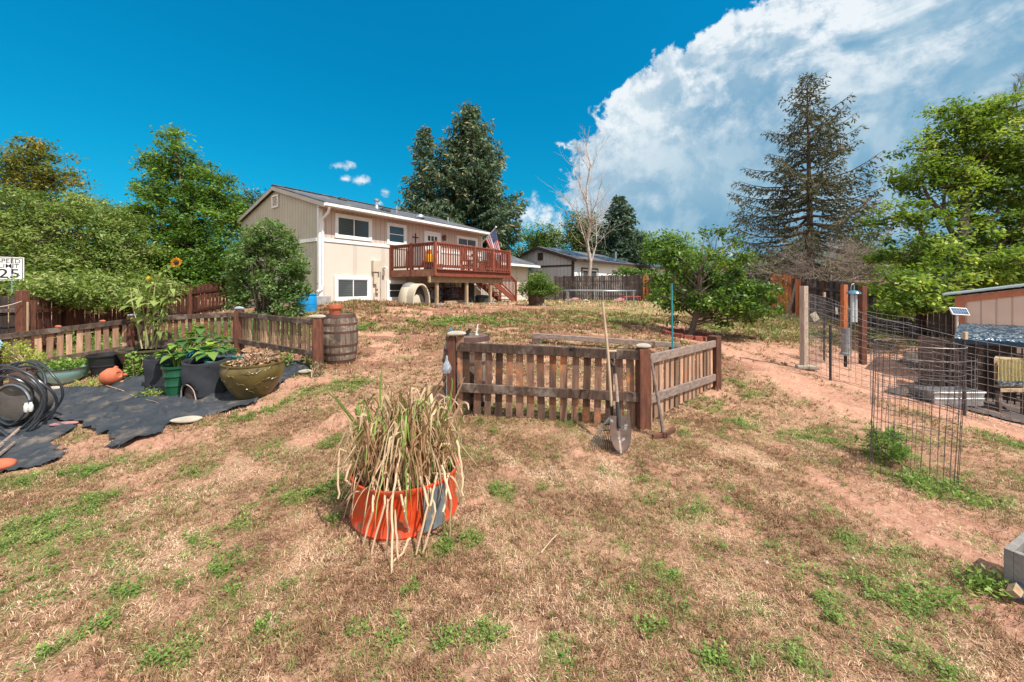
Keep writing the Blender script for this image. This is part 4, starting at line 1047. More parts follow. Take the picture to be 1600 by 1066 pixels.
# ---- left side
B = at(45, 440, 27); g = gz(B.x, B.y)
broadleaf((B.x, B.y, g), [(*at(45, 255, 27), 2.6, 2.4, 1.5), (*at(85, 280, 27), 1.4, 1.6, 1.0), (*at(15, 290, 27), 1.8, 1.6, 1.2), (*at(60, 320, 27), 2.8, 2.2, 1.8), (*at(5, 350, 27), 2.2, 2, 2.0), (*at(55, 232, 27), 1.2, 1.2, .7)],
    11, 'tall maple turning orange, behind the olive green tree at the left edge', leaf=.24, nclust=230, per=60, spread=.6, mat='leaf_autumn', tint=(.42, .2), trunk_r=.3)
B = at(110, 450, 13.5); g = gz(B.x, B.y)
broadleaf((B.x, B.y, g), [(*at(100, 370, 13.5), 1.7, 1.5, 1.15), (*at(20, 350, 13.2), 1.6, 1.4, 1.2), (*at(180, 385, 14), 1.2, 1.2, .95), (*at(-60, 380, 12.8), 1.6, 1.4, 1.6), (*at(80, 425, 12.8), 1.6, 1.0, .7), (*at(170, 430, 13.6), 1.2, 1.0, .7), (*at(130, 330, 14), 1.0, 1, .6), (*at(60, 320, 13.8), 1.2, 1, .6), (*at(190, 350, 14.5), .8, .8, .6), (*at(-10, 430, 12.6), 1.2, 1, .7), (*at(70, 452, 9.8), .7, .5, .28), (*at(110, 460, 10.2), .8, .5, .28), (*at(150, 465, 10.8), .8, .5, .28), (*at(185, 458, 11.6), .8, .5, .35), (*at(215, 450, 12.4), .8, .6, .4), (*at(245, 445, 13.2), .9, .6, .4), (*at(90, 445, 11), 1.1, .7, .35), (*at(150, 448, 12), 1.1, .7, .4), (*at(200, 440, 14), 1.1, .9, .7), (*at(10, 452, 12.0), 1.2, .8, .4), (*at(230, 455, 14.6), 1.2, .9, .5)],
    12, 'wide olive green tree spilling over the brown fence at the left', leaf=.105, nclust=860, per=85, spread=.36, mat='leaf_olive', tint=(.58, .19), trunk_r=.2, narrow=.5)
B = at(300, 450, 17.5); g = gz(B.x, B.y)
broadleaf((B.x, B.y, g), [(*at(272, 222, 17.5), .5, .6, .75), (*at(285, 255, 17.5), 1.1, 1.1, .9), (*at(245, 262, 17.5), .7, .7, .6), (*at(295, 300, 17.5), 2.0, 1.8, 1.1), (*at(335, 300, 17.5), 1.1, 1, .9), (*at(240, 300, 17.5), .8, .8, .5), (*at(300, 350, 17.2), 2.5, 2.1, 1.2), (*at(360, 340, 17.5), 1.0, 1, .8), (*at(260, 360, 17), 1.6, 1.5, 1.1), (*at(320, 400, 16.8), 2.0, 1.7, 1.2), (*at(225, 400, 16.5), 1.3, 1.3, 1.0), (*at(262, 425, 16.4), 1.3, 1.2, .7), (*at(310, 440, 16.2), 1.4, 1.1, .55), (*at(240, 448, 15.6), 1.3, 1.0, .55), (*at(345, 425, 16.6), 1.0, 1.0, .6)],
    13, 'tall pointed dark green leafy tree left of the house', leaf=.15, nclust=600, per=80, spread=.40, mat='leaf_green', tint=(.55, .2), trunk_r=.22)
B = at(150, 440, 24); g = gz(B.x, B.y)
broadleaf((B.x, B.y, g), [(*at(120, 330, 24), 1.8, 1.6, 1.1), (*at(165, 335, 24), 1.6, 1.4, .9), (*at(190, 345, 24), 1.3, 1.2, 1.1)],
    14, 'thin wispy tree showing between the olive tree and the pointed green tree', leaf=.18, nclust=110, per=38, spread=.6, mat='leaf_shrub', tint=(.5, .18), trunk_r=.15)
B = at(405, 440, 24.5); g = gz(B.x, B.y)
broadleaf((B.x, B.y, g), [(*at(400, 320, 24.5), 1.3, 1.2, 1.2), (*at(385, 350, 24.5), 1.5, 1.2, 1.4)], 15, 'dark tree top just behind the left slope of the house roof', leaf=.2, nclust=70, per=55, spread=.6, mat='needle', tint=(.4, .15), trunk_r=.2)
def shoots(rng, base, top):
    segs = []
    for i in range(26):
        a = rng.random()*2*PI; r = .25 + rng.random()*.75; h = 1.4 + rng.random()*1.3
        segs += limb(base + np.array([rng.normal(0, .15), rng.normal(0, .15), 0]), base + np.array([math.cos(a)*r, math.sin(a)*r*.8, h]), .022, .006, rng, .05, 4)
    return segs
B = gat(418, 10.7)
ss = []
rs = np.random.default_rng(77)
for (px, py) in ((372, 425), (380, 400), (395, 385), (410, 372), (428, 366), (440, 380), (455, 395), (462, 425), (435, 420), (400, 430), (420, 400), (380, 450), (450, 450), (418, 445), (468, 450), (400, 465), (440, 470), (425, 392), (388, 375), (462, 470), (372, 468)):
    ss.append((*at(px, py, 10.7 + rs.normal(0, .25)), .22 + .1*rs.random(), .35, .32 + .1*rs.random()))
for (px, pb, pt) in ((378, 440, 385), (390, 430, 372), (404, 430, 368), (415, 420, 352), (428, 420, 356), (434, 420, 350), (447, 430, 362), (458, 440, 385), (368, 440, 400), (466, 450, 405)):
    for k_ in range(6): ss.append((*at(px + (px-418)*.12*k_/5, pb + (pt-pb)*k_/5, 10.6 + rs.normal(0, .15)), .075, .08, .13))
broadleaf(B, ss, 16, 'tall bushy shrub with upright shoots in front of the gable wall', 'shrub', 'shrub', leaf=.085, aspect=.5, nclust=640, per=30, spread=.17, mat='leaf_shrub', tint=(.5, .2), trunk_r=.04, extra=shoots, limbs=False, upward=.4, trunk_top=at(425, 380, 10.7))

# ---- conifers
def conifer(base, H, Rm, seed, label, mat='needle', n_per=7, step=.36, clear=.06, dens=9, nl=.22, nw=.05, droop=.25, tri=.5, power=.8, group=None, twigs=True, name='spruce_tree', cut=None, deadlow=0, brk=.012, lean=0, ragged=.25, prune=None, bark='bark'):
    rng = np.random.default_rng(seed); t = thing(name, base, label, 'tree', group)
    base = np.array(base, float); segs = []; P = []; A = []; T = []
    K = 8; q = base - [0, 0, .2]
    for i in range(1, K+1):
        f = i/K; c = base + [lean*f, 0, H*f]; segs.append((q, c, .018*H*(1-(i-1)/K) + .01, .018*H*(1-f) + .01)); q = c
    z = H*clear
    while z < H*.985:
        f = z/H; rl = Rm*((1-f) ** power)*(1 if not prune else prune(f)) + .12
        n = max(4, int(n_per*(1 - .4*f) + rng.random())); a0 = rng.random()*2*PI
        for b in range(n):
            az = a0 + 2*PI*b/n + rng.normal(0, .25); L = rl*(1 - ragged + 2*ragged*rng.random()*.75)
            if rng.random() < .07: L *= 1.25
            d = np.array([math.cos(az), math.sin(az), 0]); sag = droop*L*(1 - f*.9) ; lift = L*(.55*f + .08)
            pts = []; m = 5
            for i in range(m+1):
                s = i/m; pts.append(base + [lean*f, 0, z + rng.normal(0, .02)] + d*L*s + np.array([0, 0, lift*s - sag*math.sin(s*PI*.62) + .12*sag*s*s*2]))
            for i in range(m): segs.append((pts[i], pts[i+1], brk*L*(1 - i/m) + .008, brk*L*(1-(i+1)/m) + .006))
            side = np.array([-d[1], d[0], 0]); nt = max(3, int(L/.24))
            for j in range(nt):
                s = .18 + .82*(j + rng.random()*.6)/nt; s = min(s, 1); x = s*m; i = min(int(x), m-1); c = pts[i] + (pts[i+1]-pts[i])*(x-i)
                for sg in (-1, 1):
                    tl = min(.42*L*(1.12 - s), .75)*(.6 + .6*rng.random()) + .1
                    td = side*sg*.85 + d*.55 + np.array([0, 0, -.35 - .3*rng.random()]); td /= np.linalg.norm(td)
                    if twigs and tl > .25: segs.append((c, c + td*tl, .006, .003))
                    k = max(2, int(dens*tl*(1 if f > deadlow else .25 + .5*(f/max(deadlow, .01))**2 + (.5 if s > .8 else 0)))); u = rng.random(k)
                    pp = c + td*(u*tl)[:, None]
                    dr = td + rng.normal(0, .55, (k, 3)) + np.array([0, 0, -.15]); dr /= np.linalg.norm(dr, axis=1)[:, None]
                    P.append(pp); A.append(dr*(nl*(.6+.8*rng.random(k)))[:, None]); T.append(np.full(k, rng.normal(.42, .13)) + rng.normal(0, .1, k) + (.28 if s > .85 else 0))
        z += step*(1 - .55*f)*(.8 + .4*rng.random())
    P = np.concatenate(P); A = np.concatenate(A); T = np.clip(np.concatenate(T), 0, 1)
    up = rng.normal(size=P.shape); s = np.cross(A, up); s /= np.linalg.norm(s, axis=1)[:, None] + 1e-9
    V, F, TT = quads(P, A, s*nw, T); np_mesh('needles', V, [F], M[mat], t, tint=TT)
    V, F = tube_np(segs, 5); np_mesh('trunk', V, [F], M[bark], t)
    return t
far_b = None
B = at(738, 440, 30); B.z = gz(B.x, B.y)
conifer(B, EYE + 288*30/FPX - B.z, 6.0, 21, 'largest dense blue green spruce, behind the deck end of the house', n_per=9, step=.55, dens=16, nl=.34, nw=.06, droop=.24, power=.80, lean=-.1, ragged=.5, clear=.03)
B = at(664, 440, 28.5); B.z = gz(B.x, B.y)
conifer(B, EYE + 254*28.5/FPX - B.z, 3.1, 22, 'slimmer spruce at the left shoulder of the largest spruce', n_per=8, step=.5, dens=14, nl=.34, nw=.06, droop=.2, power=.85, ragged=.4)
B = at(968, 440, 38); B.z = gz(B.x, B.y)
conifer(B, EYE + 142*38/FPX - B.z, 3.6, 23, 'small dark blue spruce behind the white neighbouring house', mat='needle_blue', n_per=8, step=.55, dens=11, nl=.45, nw=.09, droop=.15, power=.75)
B = at(1268, 440, 21); B.z = gz(B.x, B.y)
conifer(B, EYE + 335*21/FPX - B.z, 5.7, 24, 'tall sparse half dead spruce with bare lower branches behind the charcoal fence', mat='needle_thin', n_per=6, step=.50, clear=.13, dens=17, nl=.20, nw=.032, droop=.42, power=.86, ragged=.45, lean=-.25, deadlow=.42, brk=.017)
# ---- behind the houses
def far_tree(px, d, blobs, seed, label, mat='leaf_green', leaf=.3, n=90, per=55, spread=1.0, tint=(.5, .2), **kw):
    B = at(px, 440, d); B.z = gz(B.x, B.y)
    return broadleaf(B, [(*at(a, b, d), r, r*.9, r*h) for a, b, r, h in blobs], seed, label, leaf=leaf, nclust=n, per=per, spread=spread, mat=mat, tint=tint, **kw)
far_tree(848, 46, [(846, 370, 2.0, .9), (862, 378, 1.6, .9), (832, 385, 1.8, .9), (850, 392, 2.4, .6)], 31, 'yellow green round tree directly behind the gable of the neighbouring house', 'leaf_lime', tint=(.35, .18), n=110)
far_tree(905, 42, [(905, 350, 1.9, .8), (895, 372, 1.9, .9), (925, 365, 2.0, 1), (912, 385, 2.2, .8)], 32, 'dark olive tree behind the dead pale tree', 'leaf_autumn', tint=(.25, .17), n=120)
far_tree(1000, 40, [(1003, 375, 1.3, .9), (1000, 392, 1.6, .9)], 33, 'small green tree to the right of the small blue spruce', 'leaf_green', tint=(.5, .2), n=60)
far_tree(1040, 34, [(1040, 385, 1.5, .8), (1060, 392, 1.7, .8), (1028, 395, 1.2, .8)], 34, 'leafy tree behind the far end of the solar panel roof', 'leaf_green', tint=(.65, .15), n=90)
far_tree(1210, 30, [(1200, 418, 1.5, .9), (1235, 412, 1.6, 1), (1265, 420, 1.6, .9), (1225, 428, 1.8, .7), (1290, 428, 1.5, .7)], 35, 'grey sage coloured bush beneath the sparse spruce', 'leaf_sage', tint=(.5, .2), n=120, leaf=.22)
far_tree(1360, 26, [(1352, 392, 1.3, 1), (1362, 420, 1.4, 1), (1340, 430, 1.0, .8)], 36, 'dark green tree between the sparse spruce and the maple', 'leaf_green', tint=(.4, .15), n=80, leaf=.22, spread=.7)
far_tree(985, 25.6, [(978, 422, .5, .6), (995, 425, .5, .5), (965, 427, .35, .5)], 37, 'leafy plant top showing above the charcoal fence before the neighbouring house', 'leaf_green', tint=(.5, .2), n=26, leaf=.16, spread=.3, per=40)
def far_woods():
    rng = np.random.default_rng(55); n = 900; th = rng.uniform(-1.15, 1.15, n); r = rng.uniform(55, 75, n); x = np.sin(th)*r; y = np.cos(th)*r
    h = 2.6 + 2.6*fbm(th*9, r*.02, 5, 3)*2; per = 70; k = np.repeat(np.arange(n), per); N = n*per
    P = np.stack([x[k] + rng.normal(0, 1.4, N), y[k] + rng.normal(0, 1.2, N), .2 + rng.random(N)**.7*h[k]], 1); az = rng.random(N)*2*PI
    a = np.stack([np.cos(az), np.sin(az), rng.normal(-.2, .4, N)], 1)*.55; s = np.cross(a, rng.normal(0, .5, (N, 3)) + [0, 0, 1])*.35
    V, F, T = quads(P, a, s, np.clip(rng.normal(.45, .15, n)[k] + rng.normal(0, .12, N), 0, 1)); o = np_mesh('far_woods', V, [F], M['leaf_green'], None, tint=T)
    tag(o, 'distant band of green trees along the horizon behind the fences', 'woods', kind='stuff')
far_woods()
# ---- bare trees
def bare(base, pts_top, seed, label, mat, r0, levels=4, spreadv=(.35, .5), n0=14, lmul=.33, name='bare_tree', start=.25, up=.55):
    rng = np.random.default_rng(seed); t = thing(name, base, label, 'tree'); segs = []
    b = np.array(base, float); top = np.array(pts_top, float); H = np.linalg.norm(top-b)
    K = 9; sp = [b]
    for i in range(1, K+1): sp.append(b + (top-b)*i/K + np.array([rng.normal(0, .012*H), rng.normal(0, .012*H), 0]))
    for i in range(K): segs.append((sp[i], sp[i+1], r0*(1-i/K)+.012, r0*(1-(i+1)/K)+.012))
    def grow(p, d, L, r, lv):
        q = p; m = 4
        for i in range(m):
            d = d + np.array([0, 0, up*.16]) + rng.normal(0, .13, 3); d /= np.linalg.norm(d); c = q + d*L/m; segs.append((q, c, r*(1-i/m*.7), r*(1-(i+1)/m*.7)))
            if lv > 0:
                for _ in range(2 if lv > 1 else 1):
                    if rng.random() < .85:
                        dd = d + rng.normal(0, .65, 3); dd /= np.linalg.norm(dd); grow(c, dd, L*(.45+.2*rng.random()), r*.45, lv-1)
            q = c
    for i in range(n0):
        f = start + (1-start)*(i + rng.random())/n0*.93; x = f*K; j = int(x); p = sp[j] + (sp[j+1]-sp[j])*(x-j)
        az = rng.random()*2*PI; d = np.array([math.cos(az)*spreadv[1], math.sin(az)*spreadv[1], up + .3]); d /= np.linalg.norm(d)
        grow(p, d, H*lmul*(1.05-f)*(.7+.6*rng.random())+.25, r0*.38*(1.1-f)+.006, levels-2)
    V, F = tube_np(segs, 5); np_mesh('trunk', V, [F], M[mat], t)
    return t
B = at(925, 440, 27); B.z = gz(B.x, B.y)
bare(B, at(918, 198, 27), 41, 'tall dead pale tree without leaves in front of the neighbouring house', 'bark_pale', .15, 4, n0=15, lmul=.36, start=.16, spreadv=(.3, .42))
B = at(1300, 440, 19.5); B.z = gz(B.x, B.y)
bare(B, at(1295, 378, 19.5), 42, 'tangled leafless grey brush below the sparse spruce by the fence', 'bark_pale', .05, 5, n0=44, lmul=.8, start=.1, name='bare_shrub', up=.15, spreadv=(1, 1.3))
B = at(1600, 430, 14); B.z = gz(B.x, B.y)
bare(B, at(1592, 128, 14), 43, 'leafless dark branch top rising above the maple at the right edge', 'bark', .12, 5, n0=12, lmul=.3, start=.7)
# ---- big maple at the right
B = gat(1475, 12.5)
bl = []
for a, b, r, h, d in ((1560, 175, .8, .8, 13), (1500, 185, .95, .8, 13), (1460, 230, .95, .6, 13), (1440, 270, 1.0, .55, 13), (1520, 240, 1.3, .9, 13.2), (1590, 230, 1.4, 1, 13), (1480, 290, 1.2, .7, 12.8), (1560, 300, 1.4, .9, 13),
                      (1410, 340, .85, .6, 12.5), (1440, 345, .7, .5, 12.3), (1500, 375, 1.1, .5, 12.4), (1580, 370, 1.5, .7, 12.4), (1440, 395, 1.1, .55, 11.8), (1395, 405, .6, .7, 12.4), (1500, 415, 1.2, .5, 11.5), (1570, 420, 1.3, .5, 11.4),
                      (1400, 445, .85, .5, 10.6), (1450, 440, .9, .5, 10.6), (1385, 480, .55, .55, 10.2), (1420, 470, .7, .5, 10.2), (1460, 460, .6, .5, 10.4), (1650, 300, 2.0, 1.4, 13), (1650, 420, 1.6, .9, 12)):
    p = at(a, b, d); bl.append((*p, r, r, r*h))
broadleaf(B, bl, 44, 'big bright green maple with open crown overhanging the coop at the right', leaf=.125, nclust=760, per=85, spread=.31, mat='leaf_lime', tint=(.50, .24), trunk_r=.24, aspect=.5, trunk_top=at(1510, 230, 13), shell=.5)
# ---- fruit tree behind the picket enclosure
B = gp(1076, 526); B = gat(1076, B.y)
dF = B.y
fl = []
for a, b, r, h in ((1060, 410, .42, .7), (1035, 440, .38, .7), (1045, 395, .3, .7), (1085, 430, .45, .7), (1110, 405, .35, .8), (1125, 440, .5, .7), (1150, 425, .35, .8), (1165, 452, .4, .8), (1195, 455, .35, .8), (1200, 478, .32, .7),
                      (1140, 470, .5, .6), (1160, 490, .35, .6), (1100, 470, .4, .7), (1060, 470, .4, .7), (1048, 496, .22, .5), (1135, 503, .18, .5), (1110, 490, .26, .4), (1175, 482, .3, .6), (1020+12, 462, .25, .7), (1190, 492, .2, .5), (1130, 388, .12, 1), (1150, 372, .12, .8), (1125, 358, .16, .8), (1103, 362, .13, 1), (1146, 382, .12, .8), (1165, 400, .16, .9)):
    fl.append((*(at(a, b, dF + (rs.random()-.5)*.9)), r, r, r*h))
def fr_ex(rng, base, top):
    s = []
    for q in ((1125, 360), (1106, 365), (1148, 376)): s += limb(at(1118, 410, dF), at(*q, dF), .014, .006, rng, .05, 3)
    return s
broadleaf(B, fl, 45, 'low spreading fruit tree with glossy green leaves behind the picket enclosure', leaf=.10, aspect=.55, nclust=430, per=26, spread=.24, mat='leaf_fruit', tint=(.48, .22), trunk_r=.09, trunk_top=at(1095, 430, dF), droop=.5, extra=fr_ex)
# brick ring around its trunk
M['red_brick'] = pm('red brick edging', (.30, .09, .06), (.2, .06, .045), 9, rough=.9, bump=.4)
t = thing('brick_edging', B, 'ring of red edging bricks around the foot of the fruit tree', 'edging')
mb = MB()
for i in range(16):
    a = 2*PI*i/16; x = B.x + math.cos(a)*.62; y = B.y + math.sin(a)*.55; mb.box((x, y, gz(x, y)+.04), (.2, .09, .13), a + PI/2)
mb.build('edging_bricks', M['red_brick'], t, bevel=.008)
sheet('mulch', [(B.x + math.cos(a)*.56, B.y + math.sin(a)*.5) for a in np.linspace(0, 2*PI, 20)[:-1]], 'dark red mulch inside the brick ring of the fruit tree', 'mulch', pm('red mulch', (.20, .075, .05), (.10, .04, .03), 30, rough=1, bump=1), .02, .05, kind='stuff')

# ---- potted bush beside the stair
B = gat(838, 16.3)
broadleaf(B + Vector((0, 0, .3)), [(*at(a, b, 16.3), r, r, r*h) for a, b, r, h in ((842, 438, .5, .7), (825, 448, .4, .7), (858, 450, .42, .6), (840, 455, .6, .5), (866, 457, .22, .6), (818, 456, .2, .6))], 46, 'rounded green bush growing in the dark planter right of the deck stair', 'shrub', 'potted_bush', leaf=.09, nclust=150, per=34, spread=.24, mat='leaf_lime', tint=(.35, .18), trunk_r=.04, trunk_top=at(840, 448, 16.3))
t = thing('planter', B, 'dark brown round planter under the green bush beside the deck stair', 'planter')
mb = MB(); mb.lathe(B - ZU*.02, [(.27, 0), (.32, .1), (.36, .42), (.38, .44), (.35, .44), (.32, .36), (0, .36)], 20); mb.build('planter_wall', M['wood_dark'], t, smooth=True)

# ================================================================ NEIGHBOURING HOUSE
M['n_white'] = pm('white neighbour wall', (.82, .82, .83), (.77, .77, .78), 3, rough=.8, bump=.15)
M['n_gable'] = siding('shade grey gable siding', (.50, .47, .48), (.46, .43, .44), .3, Vector((-.768, .64, 0)))  # shade on this end of the white house is put into the grey
M['n_trim'] = pm('dark brown trim', (.06, .035, .03), rough=.6, bump=.1)
C0 = Vector((4.28, 27, 0)); NU = Vector((.64, .768, 0)); NW = Vector((-.768, .64, 0)); NL = 19.6; ND = 5.8
def npnt(u, w_, z): return C0 + NU*u + NW*w_ + ZU*z
NE, NR = 3.42, 4.42
nh = thing('neighbour_house', npnt(0, 0, .4), 'white single storey house with dark trim and solar panels behind the charcoal fence', 'house')
mb = MB(); mb.frame_box(npnt(0, 0, .1), NU*NL, NW*ND, ZU*(NE-.1)); mb.build('wall', M['n_white'], nh)
mb = MB(); mb.prism([(0, .1), (ND, .1), (ND, NE), (ND/2, NR - .05), (0, NE)], npnt(-.02, 0, 0), NW, ZU, .018); mb.build('gable_wall', M['n_gable'], nh)
mb = MB()
def nslab(m_, u0, u1, w0, z0, w1, z1, th): a = npnt(u0, w0, z0); m_.frame_box(a, npnt(u1, w0, z0)-a, npnt(u1-(u1-u0), w1, z1)-a, ZU*th)
nslab(mb, -.3, NL+.3, -.45, NE-.06, ND/2, NR, .1); nslab(mb, -.3, NL+.3, ND+.45, NE-.06, ND/2, NR, .1); nr = mb.build('roof', M['shingle'], nh)
M['solar'] = pm('solar panel glass', (.02, .07, .16), (.03, .10, .20), 2, rough=.12, bump=0, spec=.9)
for u0, u1, f0, f1 in ((.5, 3.6, .35, .92), (5.0, 9.0, .1, .55), (11.2, 15.2, .35, .9), (14.0, 19.2, .08, .6)):
    mb = MB(); z_ = lambda f: NE - .06 + (NR-NE+.06)*f + .12; w__ = lambda f: -.45 + (ND/2+.45)*f
    nslab(mb, u0, u1, w__(f0), z_(f0), w__(f1), z_(f1), .04); so = mb.build('solar_panel', M['solar'], nr)
    mb = MB()
    for k in range(int((u1-u0)/1.0)+1): nslab(mb, u0 + k*1.0 - .015, u0 + k*1.0 + .015, w__(f0), z_(f0)+.003, w__(f1), z_(f1)+.003, .045)
    mb.build('panel_rail', M['steel'], so)
mb = MB()
for zz in ((-.45, NE - .1, ND/2, NR - .04), (ND+.45, NE-.1, ND/2, NR-.04)): mb.beam(npnt(-.31, zz[0], zz[1]), npnt(-.31, zz[2], zz[3]), .03, .2)
mb.beam(npnt(-.3, -.48, NE - .07), npnt(NL+.3, -.48, NE - .07), .05, .18)
mb.beam(npnt(-.05, 0, NE - .42), npnt(-.05, ND, NE - .42), .03, .12)
mb.beam(npnt(-.03, -.03, .2), npnt(-.03, -.03, NE-.1), .14, .14, up=NU)
mb.build('trim', M['n_trim'], nh)
mb = MB(); mb.frame_box(npnt(-.03, ND/2 - .35, NE + .05), NU*-.04, NW*.45, ZU*.55); mb.build('gable_vent', M['n_trim'], nh)
def nwin(pxa, pxb, zb, zt):
    def uf(px): k = (px-800)/FPX; return (k*C0.y - C0.x)/(NU.x - k*NU.y)
    a, b = uf(pxa), uf(pxb); f = .12; mb = MB()
    for q in ((a, b, zt-f, zt), (a, b, zb, zb+f), (a, a+f, zb+f, zt-f), (b-f, b, zb+f, zt-f)): mb.frame_box(npnt(q[0], -.004, q[2]), NU*(q[1]-q[0]), NW*-.05, ZU*(q[3]-q[2]))
    wn = mb.build('window', M['rust'], nh)
    mb = MB(); f2 = .1; a2, b2, c2, d2 = a+f, b-f, zb+f, zt-f
    for q in ((a2, b2, d2-f2, d2), (a2, b2, c2, c2+f2), (a2, a2+f2, c2+f2, d2-f2), (b2-f2, b2, c2+f2, d2-f2), ((a2+b2)/2-f2/2, (a2+b2)/2+f2/2, c2+f2, d2-f2)): mb.frame_box(npnt(q[0], -.006, q[2]), NU*(q[1]-q[0]), NW*-.03, ZU*(q[3]-q[2]))
    mb.build('sash', M['white'], wn)
    mb = MB(); mb.frame_box(npnt(a2, -.005, c2), NU*(b2-a2), NW*-.008, ZU*(d2-c2)); mb.build('pane', M['glass'], wn)
nwin(908, 934, 1.6, 2.9); nwin(984, 1000, 1.7, 2.8); nwin(1012, 1026, 1.7, 2.7)
mb = MB(); mb.tube([npnt(12.6, .8, 3.9), npnt(12.4, .9, 4.3), npnt(12.9, 1.3, 4.55)], .05, 6); mb.tube([npnt(9.8, 1.3, 3.9), npnt(9.8, 1.3, 4.7)], .1, 8); mb.build('vent_pipe', M['steel'], nr)
# far small roof seen above the fence right of the spruce
g = at(1335, 440, 22); t = thing('shed', (g.x, g.y, gz(g.x, g.y)), 'small shed with pinkish flat roof behind the fence beside the sparse spruce', 'shed')
mb = MB(); mb.box((g.x, g.y, 1.0), (2.0, 1.6, 1.5)); mb.build('wall', pm('tan shed wall', (.40, .28, .22), rough=.9), t)
mb = MB(); mb.box((g.x, g.y, 1.8), (2.4, 2.0, .12)); mb.build('roof', pm('pink roof edge', (.42, .25, .24), rough=.8), t)
g = at(1160, 415, 33); t = thing('shed', (g.x, g.y, gz(g.x, g.y)), 'small white outbuilding with brown eave behind the crown of the fruit tree', 'shed')
mb = MB(); mb.box((g.x, g.y, 1.6), (3.0, 2.6, 2.8)); mb.build('wall', M['n_white'], t)
mb = MB(); mb.box((g.x, g.y, 3.1), (3.4, 3.0, .2)); mb.build('roof', M['brick'], t)

# ================================================================ BOARD FENCES
def board_fence(pts, tops, mat, label, bw=.14, name='board_fence', seed=0, gap=.006, post_mat='wood_post', posts=True, h=None, rail_side=1, jitter=.03, nposts=None, gapvar=0):
    """upright boards along a polyline; tops = height of the top above z=0 at every point"""
    random.seed(seed); t = thing(name, (pts[0][0], pts[0][1], gz(*pts[0][:2])), label, 'fence'); mb = MB(); pb = []
    for (a, za), (b, zb) in zip(zip(pts[:-1], tops[:-1]), zip(pts[1:], tops[1:])):
        a = Vector((a[0], a[1], 0)); b = Vector((b[0], b[1], 0)); L = (b-a).length; d = (b-a)/L; nn_ = Vector((d.y, -d.x, 0)); n = int(L/(bw+gap))
        for i in range(n):
            s_ = (i+.5)/n; q = a + d*L*s_ + nn_*random.uniform(-.006, .006); z0 = gz(q.x, q.y) - .03; z1 = za + (zb-za)*s_ + random.uniform(-jitter, jitter)
            w_ = bw*(1 - gapvar*random.random())
            mb.beam(q + ZU*z0, q + ZU*z1, .02, w_, up=d)
        for fz in (.2, .78):
            r0 = gz(a.x, a.y)*(1-fz) + za*fz; r1 = gz(b.x, b.y)*(1-fz) + zb*fz
            rr = MB(); rr.beam(a + nn_*.035*rail_side + ZU*r0, b + nn_*.035*rail_side + ZU*r1, .04, .09); rr.build('rail', M[mat], t)
        if posts:
            k = max(1, round(L/2.4))
            for i in range(k+1): q = a + d*L*i/k; pb.append((q, za + (zb-za)*i/k))
    mb.build('boards', M[mat], t)
    for q, z in pb:
        m_ = MB(); m_.beam(Vector((q.x, q.y, gz(q.x, q.y)-.1)) - nn_*.08*rail_side*0 + nn_*.10*rail_side, Vector((q.x, q.y, z - .05)) + nn_*.10*rail_side, .1, .1, up=d); m_.build('fence_post', M[post_mat], t)
    return t
def xy(px, d): return ((px-800)/FPX*d, d)
def tz(py, d): return EYE + (HY-py)/FPX*d
# back fence, charcoal, between the yard and the neighbouring house
board_fence([xy(866, 26), xy(1004, 24.8)], [tz(432, 26), tz(430, 24.8)], 'fence_grey', 'charcoal board fence behind the trampoline frame', seed=1, posts=False, rail_side=-1)
board_fence([xy(1004, 24.7), xy(1014, 24.6)], [tz(430, 24.7), tz(430, 24.6)], 'wood_new', 'single new orange board section in the charcoal back fence', seed=2, posts=False, rail_side=-1)
board_fence([xy(1014, 24.6), xy(1206, 18.6)], [tz(430, 24.6), tz(428, 18.6)], 'fence_grey', 'charcoal board fence behind the fruit tree', seed=3, posts=False, rail_side=-1)
board_fence([xy(1204, 18.6), xy(1240, 17.3)], [tz(428, 18.6), tz(430, 17.3)], 'wood_new', 'new orange cedar fence section right of the fruit tree', seed=4, posts=False, rail_side=-1)
board_fence([xy(1240, 17.2), xy(1345, 13.5), xy(1440, 11.6), xy(1500, 10.6), xy(1640, 9.6)], [tz(434, 17.2), tz(444, 13.5), 1.55, 1.5, 1.4], 'fence_grey', 'charcoal board fence behind the chicken run under the maple', seed=5, posts=True, nposts=None, post_mat='wood_post')
q0 = gat(1232, 16.6); t = thing('leaning_board', q0, 'grey board leaning diagonally where the orange fence meets the charcoal fence', 'board')
mb = MB(); mb.beam(q0, at(1246, 436, 16.4), .04, .14, up=(0, 1, 0)); mb.build('board_body', M['wood_grey'], t)
for px, d, py, lab in ((1247, 16.3, 450, 'short orange post against the charcoal fence beside the leaning board'),):
    g = gat(px, d); t = thing('wooden_post', g, lab, 'post'); mb = MB(); mb.beam(g, Vector((g.x, g.y, tz(436, d))), .14, .14, up=(1, 0, 0)); mb.build('post_body', M['wood_new'], t)
